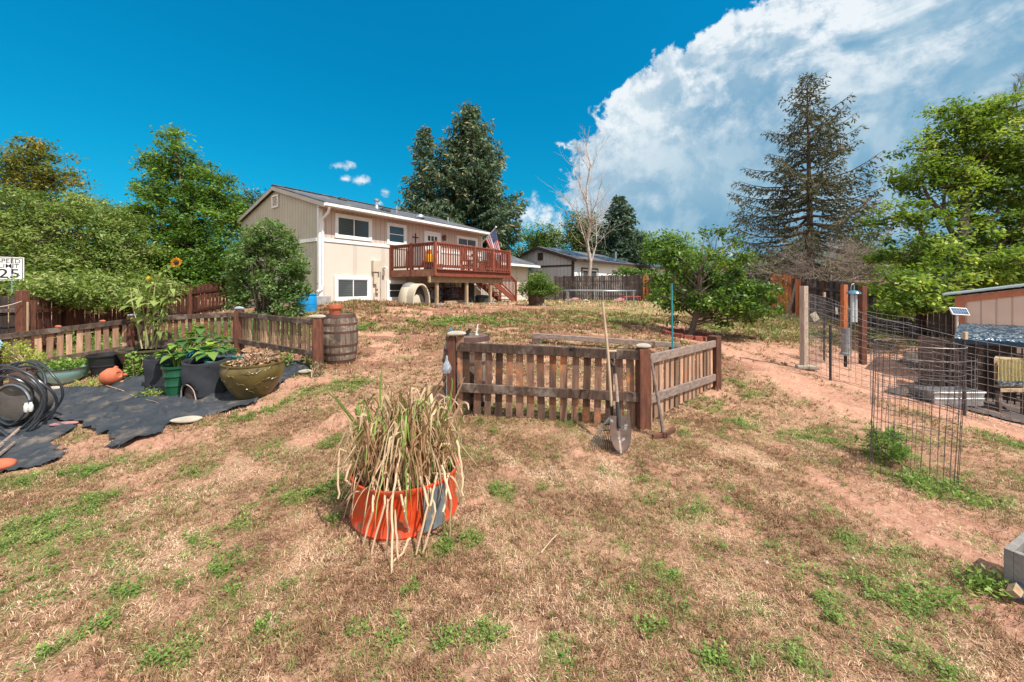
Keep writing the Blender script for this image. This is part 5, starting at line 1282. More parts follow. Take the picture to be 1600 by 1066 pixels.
# left fence, red brown
board_fence([xy(44, 9.2), xy(100, 10.4), xy(200, 12.6), xy(362, 16.6)], [tz(466, 9.2), tz(466, 10.4), tz(458, 12.6), tz(440, 16.6)], 'fence_brown', 'long red brown board fence with gaps under the left trees', seed=6, rail_side=1, jitter=.05, gapvar=.22, gap=.015, post_mat='wood_post')
board_fence([xy(-40, 8.4), xy(30, 9.0)], [tz(462, 8.4), tz(463, 9.0)], 'fence_grey', 'dark gate panel with a rope across it at the far left', seed=7, posts=False)
q = gat(35, 8.9); t = thing('wooden_post', q, 'thick red brown gate post below the speed limit sign', 'post'); mb = MB(); mb.beam(q - ZU*.1, Vector((q.x, q.y, tz(454, 8.9))), .16, .16, up=(1, 0, 0)); mb.build('post_body', M['wood_post'], t, bevel=.01)
q = gat(43, 8.7); t = thing('bamboo_stake', q, 'thin pale stake standing right of the gate post', 'stake'); mb = MB(); mb.tube([q, Vector((q.x, q.y, tz(472, 8.7)))], .018, 6); mb.build('stake_body', M['wood_bare'], t)
t = thing('rope', at(10, 480, 8.4), 'thin rope sagging across the dark gate panel', 'rope'); mb = MB(); mb.tube([at(-30 + i*8, 478 - i*.9 + 5*math.sin(PI*i/8), 8.3 + i*.06) for i in range(9)], .012, 5, t=.9); mb.build('rope_strand', M['bark_pale'], t)
# speed limit sign
def text_mesh(name, body, size, M4, mat, parent, sx=1.0):
    cu = bpy.data.curves.new(name, 'FONT'); cu.body = body; cu.size = size; cu.align_x = 'CENTER'; cu.align_y = 'CENTER'; cu.extrude = .002; cu.offset = .004 * size
    tmp = bpy.data.objects.new(name, cu); COL.objects.link(tmp); dg = bpy.context.evaluated_depsgraph_get(); dg.update()
    me = bpy.data.meshes.new_from_object(tmp.evaluated_get(dg)); COL.objects.unlink(tmp); bpy.data.objects.remove(tmp)
    me.transform(Matrix.Diagonal((sx, 1, 1, 1))); me.transform(M4); me.transform(Matrix.Translation(-root_loc(parent)))
    me.materials.clear(); me.materials.append(mat); o = bpy.data.objects.new(name, me); COL.objects.link(o); o.parent = parent; return o
sc_ = at(14, 420, 10.2); toward = Vector((0, 0, 0)) - Vector((sc_.x, sc_.y, 0)); toward.normalize()
sr = Vector((-toward.y, toward.x, 0))
g = Vector((sc_.x, sc_.y, gz(sc_.x, sc_.y)))
sign = thing('speed_limit_sign', g, 'white speed limit 25 sign on a pale blue post at the left edge', 'sign')
SW, SH = .50, .62
mb = MB(); mb.prism([(-SW/2, -SH/2), (SW/2, -SH/2), (SW/2, SH/2), (-SW/2, SH/2)], sc_ - toward*.004, sr, ZU, .004); plate = mb.build('sign_plate', M['white'], sign)
M['black_paint'] = pm('black lettering', (.02, .02, .025), rough=.5, bump=0)
mb = MB()
for q in ((-SW/2+.02, -SH/2+.02, SW-.04, .014), (-SW/2+.02, SH/2-.034, SW-.04, .014), (-SW/2+.02, -SH/2+.034, .014, SH-.068), (SW/2-.034, -SH/2+.034, .014, SH-.068)):
    mb.frame_box(sc_ + toward*.0015 + sr*q[0] + ZU*q[1], sr*q[2], ZU*q[3], toward*.002)
mb.build('sign_border', M['black_paint'], plate)
def sm4(dx, dz):
    o_ = sc_ + sr*dx + ZU*dz + toward*.003
    return Matrix(((sr.x, 0, toward.x, o_.x), (sr.y, 0, toward.y, o_.y), (sr.z, 1, toward.z, o_.z), (0, 0, 0, 1)))
text_mesh('sign_text', 'SPEED', .155, sm4(0, .20), M['black_paint'], plate, .92); text_mesh('sign_text', 'LIMIT', .155, sm4(0, .07), M['black_paint'], plate, .92); text_mesh('sign_text', '25', .34, sm4(0, -.14), M['black_paint'], plate, 1.1)
mb = MB(); q = sc_ + sr*.05 - toward*.03; mb.beam(Vector((q.x, q.y, g.z - .1)), Vector((q.x, q.y, sc_.z + .3)), .06, .03, up=sr); mb.build('sign_post', pm('pale blue grey post', (.20, .42, .55), rough=.5, metal=.2), sign)

# ---- trampoline frame without its mat
tcn = at(935, 454, 17.6); tr_r = 1.62
t = thing('trampoline_frame', (tcn.x, tcn.y, gz(tcn.x, tcn.y)), 'bare round trampoline frame of grey steel tube on the far lawn', 'trampoline')
mb = MB(); mb.tube([(tcn.x + tr_r*math.cos(2*PI*i/40), tcn.y + tr_r*math.sin(2*PI*i/40), tcn.z) for i in range(41)], .019, 7, cap=False); mb.build('top_ring', M['steel'], t, smooth=True)
for i in range(6):
    a = 2*PI*(i+.4)/6; x = tcn.x + tr_r*math.cos(a); y = tcn.y + tr_r*math.sin(a); mb = MB(); mb.tube([(x, y, tcn.z), (x + .02, y, gz(x, y))], .025, 7); mb.build('leg', M['steel'], t)
g = gat(988, 19.5)
t = thing('metal_stool', g, 'small low red metal frame right of the trampoline frame', 'stool')
mb = MB()
for q in ((-.4, 0), (.4, 0), (-.4, .35), (.4, .35)): mb.tube([g + Vector((q[0], q[1], 0)), g + Vector((q[0], q[1], .3))], .02, 5)
mb.build('leg_frame', pm('faded red paint', (.45, .09, .08), rough=.6), t)
mb = MB()
for a, b in (((-.42, 0), (.42, 0)), ((-.42, .35), (.42, .35)), ((-.4, 0), (-.4, .35)), ((.4, 0), (.4, .35))): mb.beam(g + Vector((a[0], a[1], .31)), g + Vector((b[0], b[1], .31)), .05, .03)
mb.build('top_frame', pm('faded red paint two', (.42, .10, .09), rough=.6), t)
random.seed(5)
for i, (px, d, s_, lab, m_) in enumerate(((888, 20, .16, 'pinkish rock under the left end of the trampoline frame', 'stone_pink'), (899, 20.5, .22, 'largest pinkish rock below the trampoline frame', 'stone_pink'), (915, 20.5, .12, 'small pale rock at the middle of the trampoline frame', 'stone_white'), (968, 20.5, .24, 'rounded pinkish rock below the right half of the trampoline frame', 'stone_pink'), (849, 16.2, .12, 'pale rock at the foot of the potted bush', 'stone_white'))):
    g = gat(px, d); t = tag((lambda b_: b_.blob(g + ZU*s_*.3, (s_*1.3, s_, s_*.6), i, 2, .2).build('rock', M[m_], None, smooth=True, loc=g))(MB()), lab, 'rock')
# ================================================================ PICKET ENCLOSURES
def post(parent, g, h, s=.11, mat='wood_post', yaw=0, name='post', topcut=0):
    m_ = MB(); M3 = Matrix.Rotation(yaw, 3, 'Z'); m_.beam(g - ZU*.08, g + ZU*h, s, s, up=M3 @ Vector((1, 0, 0)))
    return m_.build(name, M[mat], parent, bevel=.006)
def stone(c, r, label, mat='stone_white', seed=0, yaw=0, name='stone'):
    m_ = MB(); m_.blob(c, r, seed, 3, .06, yaw); o = m_.build(name, M[mat], None, smooth=True, loc=c)
    return tag(o, label, 'stone')
def picket_panel(parent, a, b, za_t, zb_t, za_l, zb_l, npk, pk_bot, pk_top, mat, rail_mat, side=1, pw=.075, seed=0, rh=.085, t_off=0):
    """a, b ground points of the posts; rails at given heights above ground; pickets pk_bot..pk_top above ground"""
    random.seed(seed); a = Vector(a); b = Vector(b); d = (b - a); d2 = Vector((d.x, d.y, 0)); L = d2.length; d2 /= L; n_ = Vector((d2.y, -d2.x, 0))*side
    for x, y, nm in ((za_t, zb_t, 'top_rail'), (za_l, zb_l, 'lower_rail')):
        m_ = MB(); e_ = .05/L; m_.beam(a.lerp(b, e_) + ZU*x + n_*.03, a.lerp(b, 1-e_) + ZU*y + n_*.03, .038, rh); m_.build(nm, M[rail_mat], parent, bevel=.004)
    m_ = MB()
    for i in range(npk):
        s_ = (i + 1) / (npk + 1); q = a.lerp(b, s_); tl = random.uniform(-.02, .02); pt = pk_top[0]*(1-s_) + pk_top[1]*s_; pb_ = pk_bot[0]*(1-s_) + pk_bot[1]*s_
        m_.beam(q + ZU*(pb_ + random.uniform(-.02, .015)), q + ZU*(pt + random.uniform(-.004, .004)) + d2*tl, .02, pw*random.uniform(.92, 1.05), up=d2)
    m_.build('pickets', M[mat], parent)
# ---- right enclosure
def pxg(px, d): return gat(px, d)
R1 = gp(1005, 670); R1.z = gz(R1.x, R1.y); R0 = gp(713, 648); R2 = gp(1116, 607)
sc1 = R1.y / FPX
hp1 = 125*sc1; hp0 = 122*R0.y/FPX; hp2 = 82*R2.y/FPX
rf = thing('picket_enclosure', R1, 'low weathered picket fence with three thick posts in the middle of the yard', 'fence')
post(rf, R1, hp1, .13, yaw=.1); post(rf, R2, hp2, .15, yaw=.6); post(rf, R0 + Vector((-.05, .0, 0)), hp0, .085, yaw=.0); post(rf, R0 + Vector((.045, .02, 0)), hp0, .075, 'wood_picket', yaw=.1)
def hz(px, py, g): return EYE + (HY-py)/FPX*g.y - g.z
a_, b_ = R0.copy(), R1.copy()
picket_panel(rf, a_, b_, hz(732, 541, R0), hz(985, 555, R1), hz(735, 604, R0), hz(985, 620, R1), 16, (.02, .03), (hz(732, 541, R0)-.02, hz(985, 555, R1)-.02), 'wood_picket', 'wood_dark', side=1, seed=3, pw=.078, rh=.10)
picket_panel(rf, R1, R2, hz(1016, 562, R1), hz(1106, 536, R2), hz(1016, 625, R1), hz(1106, 588, R2), 15, (.04, .05), (hz(1016, 560, R1)-.03, hz(1106, 535, R2)-.03), 'wood_picket_lit', 'wood_grey', side=1, seed=4, pw=.10, rh=.10)
stone(R1 + ZU*(hp1 + .028), (.085, .065, .03), 'flat pale oval stone on top of the corner post beside the shovel', 'stone_white', 3)
stone(R0 + ZU*(hp0 + .03), (.115, .08, .032), 'flat pale stone on the double post in front of the standing barrel', 'stone_white', 5)
# little solar lamp hung on the top rail
q = at(893, 545, 4.25); t = thing('solar_light', q, 'small black clip light on the top rail of the picket fence', 'lamp')
mb = MB(); mb.lathe(q - ZU*.05, [(.0, -.04), (.02, 0), (.035, .04), (.04, .05), (.04, .065), (0, .07)], 10); mb.tube([q + ZU*.02, q + Vector((-.05, .03, .05)), q + Vector((-.02, .06, .0))], .004, 5); mb.build('lamp_body', M['black_metal'], t)
# back beams of the enclosure lying on the ground
g0, g1 = gp(833, 534), gp(1062, 534); dB = 8.2
g0 = gat(832, dB); g1 = gat(1062, dB - .25)
t = thing('beam', g0, 'long grey square timber lying along the back of the picket enclosure', 'beam'); mb = MB(); mb.beam(g0 + ZU*.17, g1 + ZU*.18, .1, .1); mb.build('beam_body', M['wood_grey'], t, bevel=.006)
h0 = gat(822, dB - .5); h1 = gat(1060, dB - .55)
t = thing('beam', h0, 'brown timber lying in front of and below the long grey timber', 'beam'); mb = MB(); mb.beam(h0 + ZU*.06, h1 + ZU*.06, .1, .09); mb.build('beam_body', M['wood_dark'], t, bevel=.006)
for k_, (s_, lab) in enumerate(((.03, 'left support block under the long grey timber'), (.97, 'right support block under the long grey timber'))):
    c = g0.lerp(g1, s_); t = thing('support_block', c, lab, 'block'); mb = MB(); mb.box(c + ZU*.055, (.2, .14, .13)); mb.build('block_body', M['wood_dark'], t, bevel=.006)
# teal stake
q = gat(1051, 7.7); t = thing('garden_stake', q, 'teal blue metal stake standing in front of the fruit tree', 'stake'); mb = MB(); mb.tube([q - ZU*.05, at(1049.5, 443, 7.7)], .017, 6); mb.build('stake_body', pm('teal paint', (.03, .26, .32), rough=.5, bump=0), t, smooth=True)

# ---- rake, shovel, mattock
M['handle'] = pm('sun bleached handle wood', (.48, .35, .24), (.36, .25, .17), 6, (2, 2, .5), rough=.75, bump=.2)
top = at(941.5, 472, 4.0); bot = at(956, 641, 3.82)
t = thing('garden_rake', bot, 'leaf rake with a long pale handle leaning on the picket fence, tines down', 'rake')
mb = MB(); mb.tube([top, top.lerp(bot, .5) + Vector((.01, 0, 0)), bot], [.013, .014, .014], 8); mb.build('handle', M['handle'], t, smooth=True)
mb = MB(); foot = at(944, 682, 3.62); foot.z = gz(foot.x, foot.y) + .02; mb.tube([bot + ZU*.04, bot - ZU*.06], [.019, .013], 8); ax = (foot - bot).normalized(); sx = Vector((1, .15, 0)).normalized()
for i in range(14):
    f = (i - 6.5)/6.5; e_ = foot + sx*f*.14; mb.tube([bot - ZU*.04, (bot - ZU*.04).lerp(e_, .55) + ZU*.03 + sx*f*.02, e_ + ZU*.02, e_ + Vector((0, -.012, -.012))], .0028, 4)
mb.tube([bot.lerp(foot, .6) + sx*-.09 + ZU*.02, bot.lerp(foot, .6) + sx*.09 + ZU*.02], .004, 4); mb.build('rake_head', M['black_metal'], t)
# shovel
S0 = at(955, 548, 4.0); S1 = at(960.5, 577, 3.93); S2 = at(966.5, 650, 3.72); S3 = at(971, 684, 3.55); S3.z = gz(S3.x, S3.y) + .03
t = thing('shovel', S3, 'round point shovel with D grip leaning on the fence beside the corner post', 'shovel')
mb = MB(); mb.tube([at(949, 549, 4.0), at(963, 549, 4.0)], .013, 8); mb.build('grip', M['handle'], t, smooth=True)
mb = MB(); mb.tube([at(949.5, 549, 4.0), at(951, 560, 3.98), S1 + ZU*.02], .007, 6); mb.tube([at(962.5, 549, 4.0), at(962, 562, 3.98), S1 + ZU*.02], .007, 6); mb.tube([S1 + ZU*.04, S1.lerp(S2, .1)], .017, 8); mb.build('yoke', M['black_metal'], t, smooth=True)
mb = MB(); mb.tube([S1.lerp(S2, .72), S2, S2.lerp(S3, .35)], [.018, .02, .016], 8); mb.build('socket', M['black_metal'], t, smooth=True)
mb = MB(); mb.tube([S1, S1.lerp(S2, .4) + Vector((.004, 0, 0)), S1.lerp(S2, .75)], .0155, 8); mb.build('shaft', M['wood_grey'], t, smooth=True)
def shovel_blade():
    ax = (S3 - S2); L = ax.length*1.08; ax.normalize(); sx = Vector((1, .12, 0)).normalized(); nm = sx.cross(ax).normalized()
    if nm.y > 0: nm = -nm
    V = []; nu, nv = 12, 12
    for side in (0, 1):
        for j in range(nv+1):
            v = j/nv; w_ = .105*(1 if v < .45 else math.sqrt(max(0, 1 - ((v-.45)/.56)**2)))*(.97 if v > .02 else .95)
            for i in range(nu+1):
                u = i/nu*2-1; p = S2 + ax*(L*v) + sx*(u*w_) + nm*(.035*u*u*(1 - .5*v) - .03*math.sin(v*PI)*(1-abs(u)) + (.03 if v == 0 else 0)*0) - nm*(.0025*side)
                V.append(p)
    n1 = (nu+1)*(nv+1); i_ = np.arange(n1).reshape(nv+1, nu+1); F = np.stack([i_[:-1, :-1], i_[:-1, 1:], i_[1:, 1:], i_[1:, :-1]], -1).reshape(-1, 4)
    np_mesh('blade', V, [F, F[:, ::-1] + n1], pm('worn rusty steel blade', (.15, .10, .08), (.10, .065, .05), 8, rough=.45, metal=.35, bump=.15, c3=(.5, .5, .5), s3=9, th3=(.55, .7)), t, smooth=True)
shovel_blade()
# mattock
T0 = at(1016, 553, 4.0); T1 = at(1037, 660, 3.93); T1.z = gz(T1.x, T1.y) + .05
t = thing('mattock', T1, 'rusty mattock with a grey handle leaning on the side fence right of the corner post', 'tool')
mb = MB(); mb.tube([T0, T0.lerp(T1, .5), T1], [.013, .015, .021], 8); mb.build('handle', M['wood_grey'], t, smooth=True)
mb = MB(); c = T1 - ZU*.005; mb.lathe(c - ZU*.02, [(.02, -.005), (.03, 0), (.03, .05), (.022, .055)], 10)
mb.prism([(-.12, -.04), (-.02, -.02), (-.02, .02), (-.11, .0)], c + Vector((0, -.02, 0)), Vector((1, .1, 0)), ZU, -.04); mb.prism([(.02, -.02), (.11, .03), (.12, .07), (.02, .02)], c + Vector((0, -.03, 0)), Vector((1, .1, 0)), ZU, -.05)
mb.build('head', M['rust'], t)
# ---- wine barrels
M['stave'] = pm('weathered oak staves', (.21, .155, .115), (.11, .08, .065), 5, (9, 9, .8), rough=.85, bump=.5, tv=.35, c3=(.30, .24, .18), s3=4)
M['hoop'] = pm('rusty red brown hoop', (.13, .055, .05), (.09, .045, .04), 8, rough=.65, metal=.3, bump=.2)
def barrel(g, R_, H, label, seed=0):
    t = thing('wine_barrel', g, label, 'barrel'); random.seed(seed); N = 22
    def rr(z): f = z/H*2-1; return R_*(1 - .16*f*f)
    mb = MB()
    for k in range(N):
        a0 = 2*PI*k/N + .008; a1 = 2*PI*(k+1)/N - .008; vs = []; m = 8
        for j in range(m+1):
            z = H*j/m; r = rr(z)*random.uniform(.998, 1.002)
            for a in (a0, (a0+a1)/2, a1): vs.append(g + Vector((r*math.cos(a), r*math.sin(a), z)))
        fs = [(j*3+i, j*3+i+1, j*3+i+4, j*3+i+3) for j in range(m) for i in (0, 1)]; mb.add(vs, fs)
    mb.lathe(g, [(rr(0)*.97, .0), (rr(H/2)*.97, H/2), (rr(H)*.97, H)], 22, t=.1); mb.build('staves', M['stave'], t)
    mb = MB(); mb.lathe(g, [(0, H-.03), (rr(H)*.95, H-.03)], 22, t=.8)
    for k in range(6): mb.frame_box(g + Vector((-rr(H)*.9, -rr(H)*.8 + k*rr(H)*.27, H-.028)), (rr(H)*1.8*math.cos(0), 0, 0), (0, rr(H)*.26, 0), (0, 0, .006)) if 0 < k < 5 else None
    mb.build('barrel_head', M['wood_grey'], t)
    for z, w_ in ((.0, .05), (.17, .035), (.34, .035), (.62, .035), (.78, .035), (.94, .055)):
        mb = MB(); z0 = H*z; z1 = z0 + w_; mb.lathe(g, [(rr(z0)+.001, z0), (rr(z0)+.005, z0), (rr(z1)+.005, z1), (rr(z1)+.001, z1)], 30, close=True); mb.build('hoop', M['hoop'], t, smooth=True)
    return t
gb = gat(531, gp(531, 571).y + .26); hb = 74*(gb.y-.1)/FPX
barrel(gb, .295, hb, 'wine barrel with rusty hoops standing at the right end of the left picket fence', 1)
# terracotta pot on it
q = gb + ZU*(hb - .02) + Vector((-.06, -.05, 0))
t = thing('terracotta_pot', q, 'empty terracotta flower pot standing on top of the wine barrel', 'pot')
mb = MB(); mb.lathe(q, [(0, .01), (.075, 0), (.105, .12), (.125, .125), (.13, .185), (.115, .185), (.095, .12), (.06, .03), (0, .03)], 26); mb.build('pot_wall', M['terracotta'], t, smooth=True)
g2 = at(731, 605, 4.85); g2.z = gz(g2.x, g2.y); h2 = EYE + (HY-524)/FPX*4.85 - g2.z
barrel(g2, .315, h2, 'dark wine barrel with garden odds and ends on top behind the picket fence', 2)
q = g2 + ZU*(h2 - .02)
M['white_pl'] = pm('white plastic', (.7, .7, .68), rough=.4, bump=0)
for i, (dx, dy, ang, L, m_, lab) in enumerate(((-.16, .0, -.5, .13, 'blue', 'small blue handled tool leaning at the left of the barrel top'), (.10, .02, .15, .16, 'white_pl', 'white stick standing on the dark barrel top'))):
    t = thing('hand_tool', q + Vector((dx, dy, 0)), lab, 'tool'); mb = MB(); p = q + Vector((dx, dy, .0)); mb.tube([p, p + Vector((math.sin(ang)*L, 0, math.cos(ang)*L))], [.014, .008], 7); mb.tube([p, p + Vector((.03, .01, .02))], .02, 7); mb.build('tool_body', M[m_], t, smooth=True)
t = thing('sprinkler', q + Vector((0, .03, 0)), 'black and white sprinkler heads lying on the dark barrel top', 'sprinkler')
mb = MB(); random.seed(8)
for i in range(6):
    p = q + Vector((random.uniform(-.08, .07), random.uniform(-.05, .08), .01)); a = random.uniform(0, PI); mb.tube([p, p + Vector((math.cos(a)*.06, .01, .05 + .05*random.random()))], [.014, .01], 6)
mb.build('sprinkler_body', M['black_metal'], t, smooth=True)
# hanging glass bulb at the left side of the barrel
mm, nt, pp, oo = newmat('blown glass'); pp.inputs['Base Color'].default_value = (.75, .85, .95, 1); pp.inputs['Roughness'].default_value = .05; pp.inputs['Transmission Weight'].default_value = .75; M['bulb'] = mm
q = at(698, 574, 4.35)
t = thing('watering_globe', q, 'clear blue glass watering globe at the left side of the double post', 'globe')
mb = MB(); mb.lathe(q, [(0, -.075), (.035, -.065), (.055, -.03), (.055, 0), (.03, .05), (.014, .085), (.012, .13), (0, .135)], 18); mb.build('globe_glass', M['bulb'], t, smooth=True)
mb = MB(); gg = Vector((q.x, q.y, gz(q.x, q.y))); mb.tube([gg, q - ZU*.07], .006, 6); mb.build('globe_stem', M['steel'], t)

def gpb(px, py, dd): return gat(px, gp(px, py).y + dd)
# ---- left enclosure
Q3 = gp(497, 580); sc3 = Q3.y/FPX; hq = 82*sc3
d2_ = Q3.y*47/41; Q2 = gat(374, d2_); Q1 = gat(208, Q3.y*1.10); Q0 = gat(-8, Q3.y*.94)
lf = thing('picket_enclosure', Q2, 'weathered picket fence with dark rails around the potted plant bed at the left', 'fence')
def th_(px, py, g): return EYE + (HY-py)/FPX*g.y
post(lf, Q3, th_(0, 498, Q3) - Q3.z, .13, yaw=.2); post(lf, Q2, th_(0, 485, Q2) - Q2.z, .12, yaw=.1); post(lf, Q1, th_(0, 494, Q1) - Q1.z, .12, yaw=.1); post(lf, Q0, th_(0, 528, Q0) - Q0.z, .12, yaw=.5)
def ll(a, b, pa, pb, qa, qb, n, mat, seed, side, pw_=.06):
    """pa/qa rows of the rails' centres at a; pb/qb at b"""
    ta, tb, la, lb = th_(0, pa, a) - a.z, th_(0, pb, b) - b.z, th_(0, qa, a) - a.z, th_(0, qb, b) - b.z
    picket_panel(lf, a, b, ta, tb, la, lb, n, (la - .07, lb - .07), (ta + .0, tb + .0), mat, 'wood_dark', side, pw_, seed, .085)
ll(Q2, Q3, 491, 504, 532, 553, 18, 'wood_picket_lit', 11, 1); ll(Q1, Q2, 499, 491, 537, 530, 14, 'wood_picket', 12, 1); ll(Q0, Q1, 528, 501, 576, 542, 13, 'wood_picket_lit', 13, 1, .07)
stone(Vector((Q3.x, Q3.y, th_(0, 498, Q3) + .03)) + Vector((-.01, 0, 0)), (.13, .085, .035), 'pointed pale stone on the fence post beside the wine barrel', 'stone_white', 7, .2)
stone(Vector((Q2.x, Q2.y, th_(0, 485, Q2) + .03)), (.09, .07, .04), 'round blue grey stone on the middle post of the left picket fence', 'stone_grey', 8)
stone(Vector((Q1.x, Q1.y, th_(0, 494, Q1) + .015)), (.09, .06, .025), 'flat blue grey stone on the post behind the sunflower', 'stone_grey', 9)
for k_, (px, py, a, b, f, lab) in enumerate(((80, 516, Q0, Q1, .42, 'left terracotta pebble on the top rail of the left picket fence'), (150, 506, Q0, Q1, .75, 'right terracotta pebble on the top rail of the left picket fence'))):
    c = a.lerp(b, f); c.z = (th_(0, 528, Q0)*(1-f) + th_(0, 501, Q1)*f) + .055; stone(c, (.045, .03, .02), lab, 'terracotta', k_)
# hose draped near the sky-blue glove
q = Vector((Q0.x + .1, Q0.y, th_(0, 535, Q0)))
t = thing('garden_glove', q, 'pale blue garden glove hanging over the fence at the left edge', 'glove')
mb = MB(); pc = q + Vector((.05, -.14, .03)); mb.blob(pc, (.10, .035, .06), 1, 3, .12)
for i in range(4): mb.tube([pc + Vector((.05, -.02, .03 - i*.022)), pc + Vector((.14, -.03, .02 - i*.03)), pc + Vector((.19 - i*.015, -.03, -.03 - i*.03))], [.018, .016, .012], 7)
mb.tube([pc + Vector((-.02, -.02, .03)), pc + Vector((.03, -.04, -.05)), pc + Vector((.04, -.04, -.10))], [.018, .015, .012], 7)
mb.build('glove_body', pm('pale blue cloth', (.28, .42, .52), rough=.8), t, smooth=True)

# ================================================================ POTS
def potbase(px, py): return gp(px, py)
def leafy(parent, pts, n, L, mat, seed, name='leaves', asp=.6, spread=.08, tint=(.5, .2), up=.2, stems=None, base=None):
    rng = np.random.default_rng(seed); pts = np.array([list(p) for p in pts]); k = rng.integers(0, len(pts), n)
    P = pts[k] + rng.normal(0, spread, (n, 3)); az = rng.random(n)*2*PI; el = rng.normal(up, .45, n); l = L*(.5 + .9*rng.random(n))
    a = np.stack([np.cos(az)*np.cos(el), np.sin(az)*np.cos(el), np.sin(el)], 1)*l[:, None]
    s = np.cross(a, rng.normal(0, .4, (n, 3)) + [0, 0, 1]); s /= np.linalg.norm(s, axis=1)[:, None]; s *= (l*asp*.5)[:, None]
    V, F, T = quads(P, a, s, np.clip(rng.normal(tint[0], tint[1], n), 0, 1)); o = np_mesh(name, V, [F], M[mat], parent, tint=T)
    if base is not None:
        sg = []; sel = pts[rng.choice(len(pts), min(len(pts), stems or 8), replace=False)]
        for q in sel: sg += limb(np.array(base) + rng.normal(0, .03, 3)*[1, 1, 0], q, .008, .004, rng, .08, 4)
        V, F = tube_np(sg, 5); np_mesh('stems', V, [F], M['handle'] if mat != 'leaf_fruit' else M['bark'], parent)
    return o
def bigleaf(mb_, p, d, L, W, droop=.3, fold=.15, n=6, roll=0):
    """broad heart-shaped leaf blade from p along d"""
    d = Vector(d).normalized(); s = d.cross(ZU); s = s.normalized() if s.length > .01 else Vector((1, 0, 0)); nrm = s.cross(d)
    s = (s*math.cos(roll) + nrm*math.sin(roll)); vs = []; fs = []
    prof = [0.0, .72, 1.0, .92, .66, .34, 0.02]
    for i in range(n+1):
        f = i/n; w_ = W*.5*prof[int(f*6)]; c = Vector(p) + d*L*f - ZU*(droop*L*f*f); up_ = ZU*fold*w_
        vs += [c - s*w_ + up_, c, c + s*w_ + up_]
    for i in range(n): fs += [(3*i, 3*i+1, 3*i+4, 3*i+3), (3*i+1, 3*i+2, 3*i+5, 3*i+4)]
    mb_.add(vs, fs, random.random())
# -- large olive glazed pot with dried plant
g = gpb(396, 626, .2); s = g.y/FPX
M['glaze_olive'] = pm('olive brown glazed ceramic', (.14, .10, .028), (.08, .06, .018), 3, rough=.36, bump=.05, spec=.6)
t = thing('glazed_pot', g, 'large olive brown glazed pot with raised twig pattern, holding a dried plant', 'pot')
H = EYE + (HY-565)/FPX*(s*FPX) - g.z
mb = MB(); Rr = 42*s; mb.lathe(g, [(0, 0), (.55*Rr, 0), (.78*Rr, .28*H), (.98*Rr, .62*H), (1.02*Rr, .80*H), (.97*Rr, .93*H), (1.0*Rr, .96*H), (1.0*Rr, H), (.92*Rr, H), (.9*Rr, .9*H), (0, .88*H)], 40); mb.build('pot_wall', M['glaze_olive'], t, smooth=True)
random.seed(3)
for i in range(16):
    mb = MB()
    a = -PI/2 + random.uniform(-1.3, 1.3); z = random.uniform(.3, .85)*H; dirn = random.uniform(-.6, .6); pts_ = []
    for k in range(6):
        aa = a + k*.055; zz = z + dirn*k*.02 + .01*math.sin(k*2.2); f = zz/H; r = Rr*np.interp(f, [0, .28, .62, .8, .93], [.55, .78, .98, 1.02, .97]) + .003; pts_.append(g + Vector((r*math.cos(aa), r*math.sin(aa), zz)))
    mb.tube(pts_, .006, 5); mb.build('twig_relief', M['glaze_olive'], t, smooth=True)
mb = MB(); mb.lathe(g + ZU*H*.9, [(0, .0), (.9*Rr, 0)], 24); mb.build('soil', M['soil'], t)
def dried(label, g, H_, R_, n, seed, tintv=(.4, .2), nleaf=300, L=.07, name='dried_plant', mat='straw'):
    rng = np.random.default_rng(seed); t = thing(name, g, label, 'plant'); sg = []; tips = []
    for i in range(n):
        a = rng.random()*2*PI; r = rng.random()**.6*R_; tip = np.array(g) + [math.cos(a)*r, math.sin(a)*r, H_*(.35 + .65*rng.random())]; b_ = np.array(g) + [math.cos(a)*r*.5, math.sin(a)*r*.5, 0]
        sg += limb(b_, tip, .006, .003, rng, .2, 5); tips += [b_ + (tip-b_)*f for f in (.4, .7, 1)]
    V, F = tube_np(sg, 4); np_mesh('stems', V, [F], M['handle'], t)
    leafy(t, tips, nleaf, L, mat, seed+1, spread=.04, tint=tintv, up=-.4, asp=.4)
    return t
dried('dried tan plant with crisp brown leaves in the olive glazed pot', g + ZU*H*.9, .16, Rr*.85, 30, 61, (.33, .14), 420, .06)
# teal pot just behind it
q = gat(352, g.y + .35); t = thing('glazed_pot', q, 'teal glazed pot mostly hidden behind the large olive pot', 'pot')
M['teal'] = pm('teal glaze', (.06, .22, .22), (.10, .30, .29), 4, rough=.25, bump=.05)
mb = MB(); mb.lathe(q, [(0, 0), (.15, 0), (.22, .2), (.24, .36), (.24, .4), (.2, .4), (.2, .3), (0, .3)], 26); mb.build('pot_wall', M['teal'], t, smooth=True)
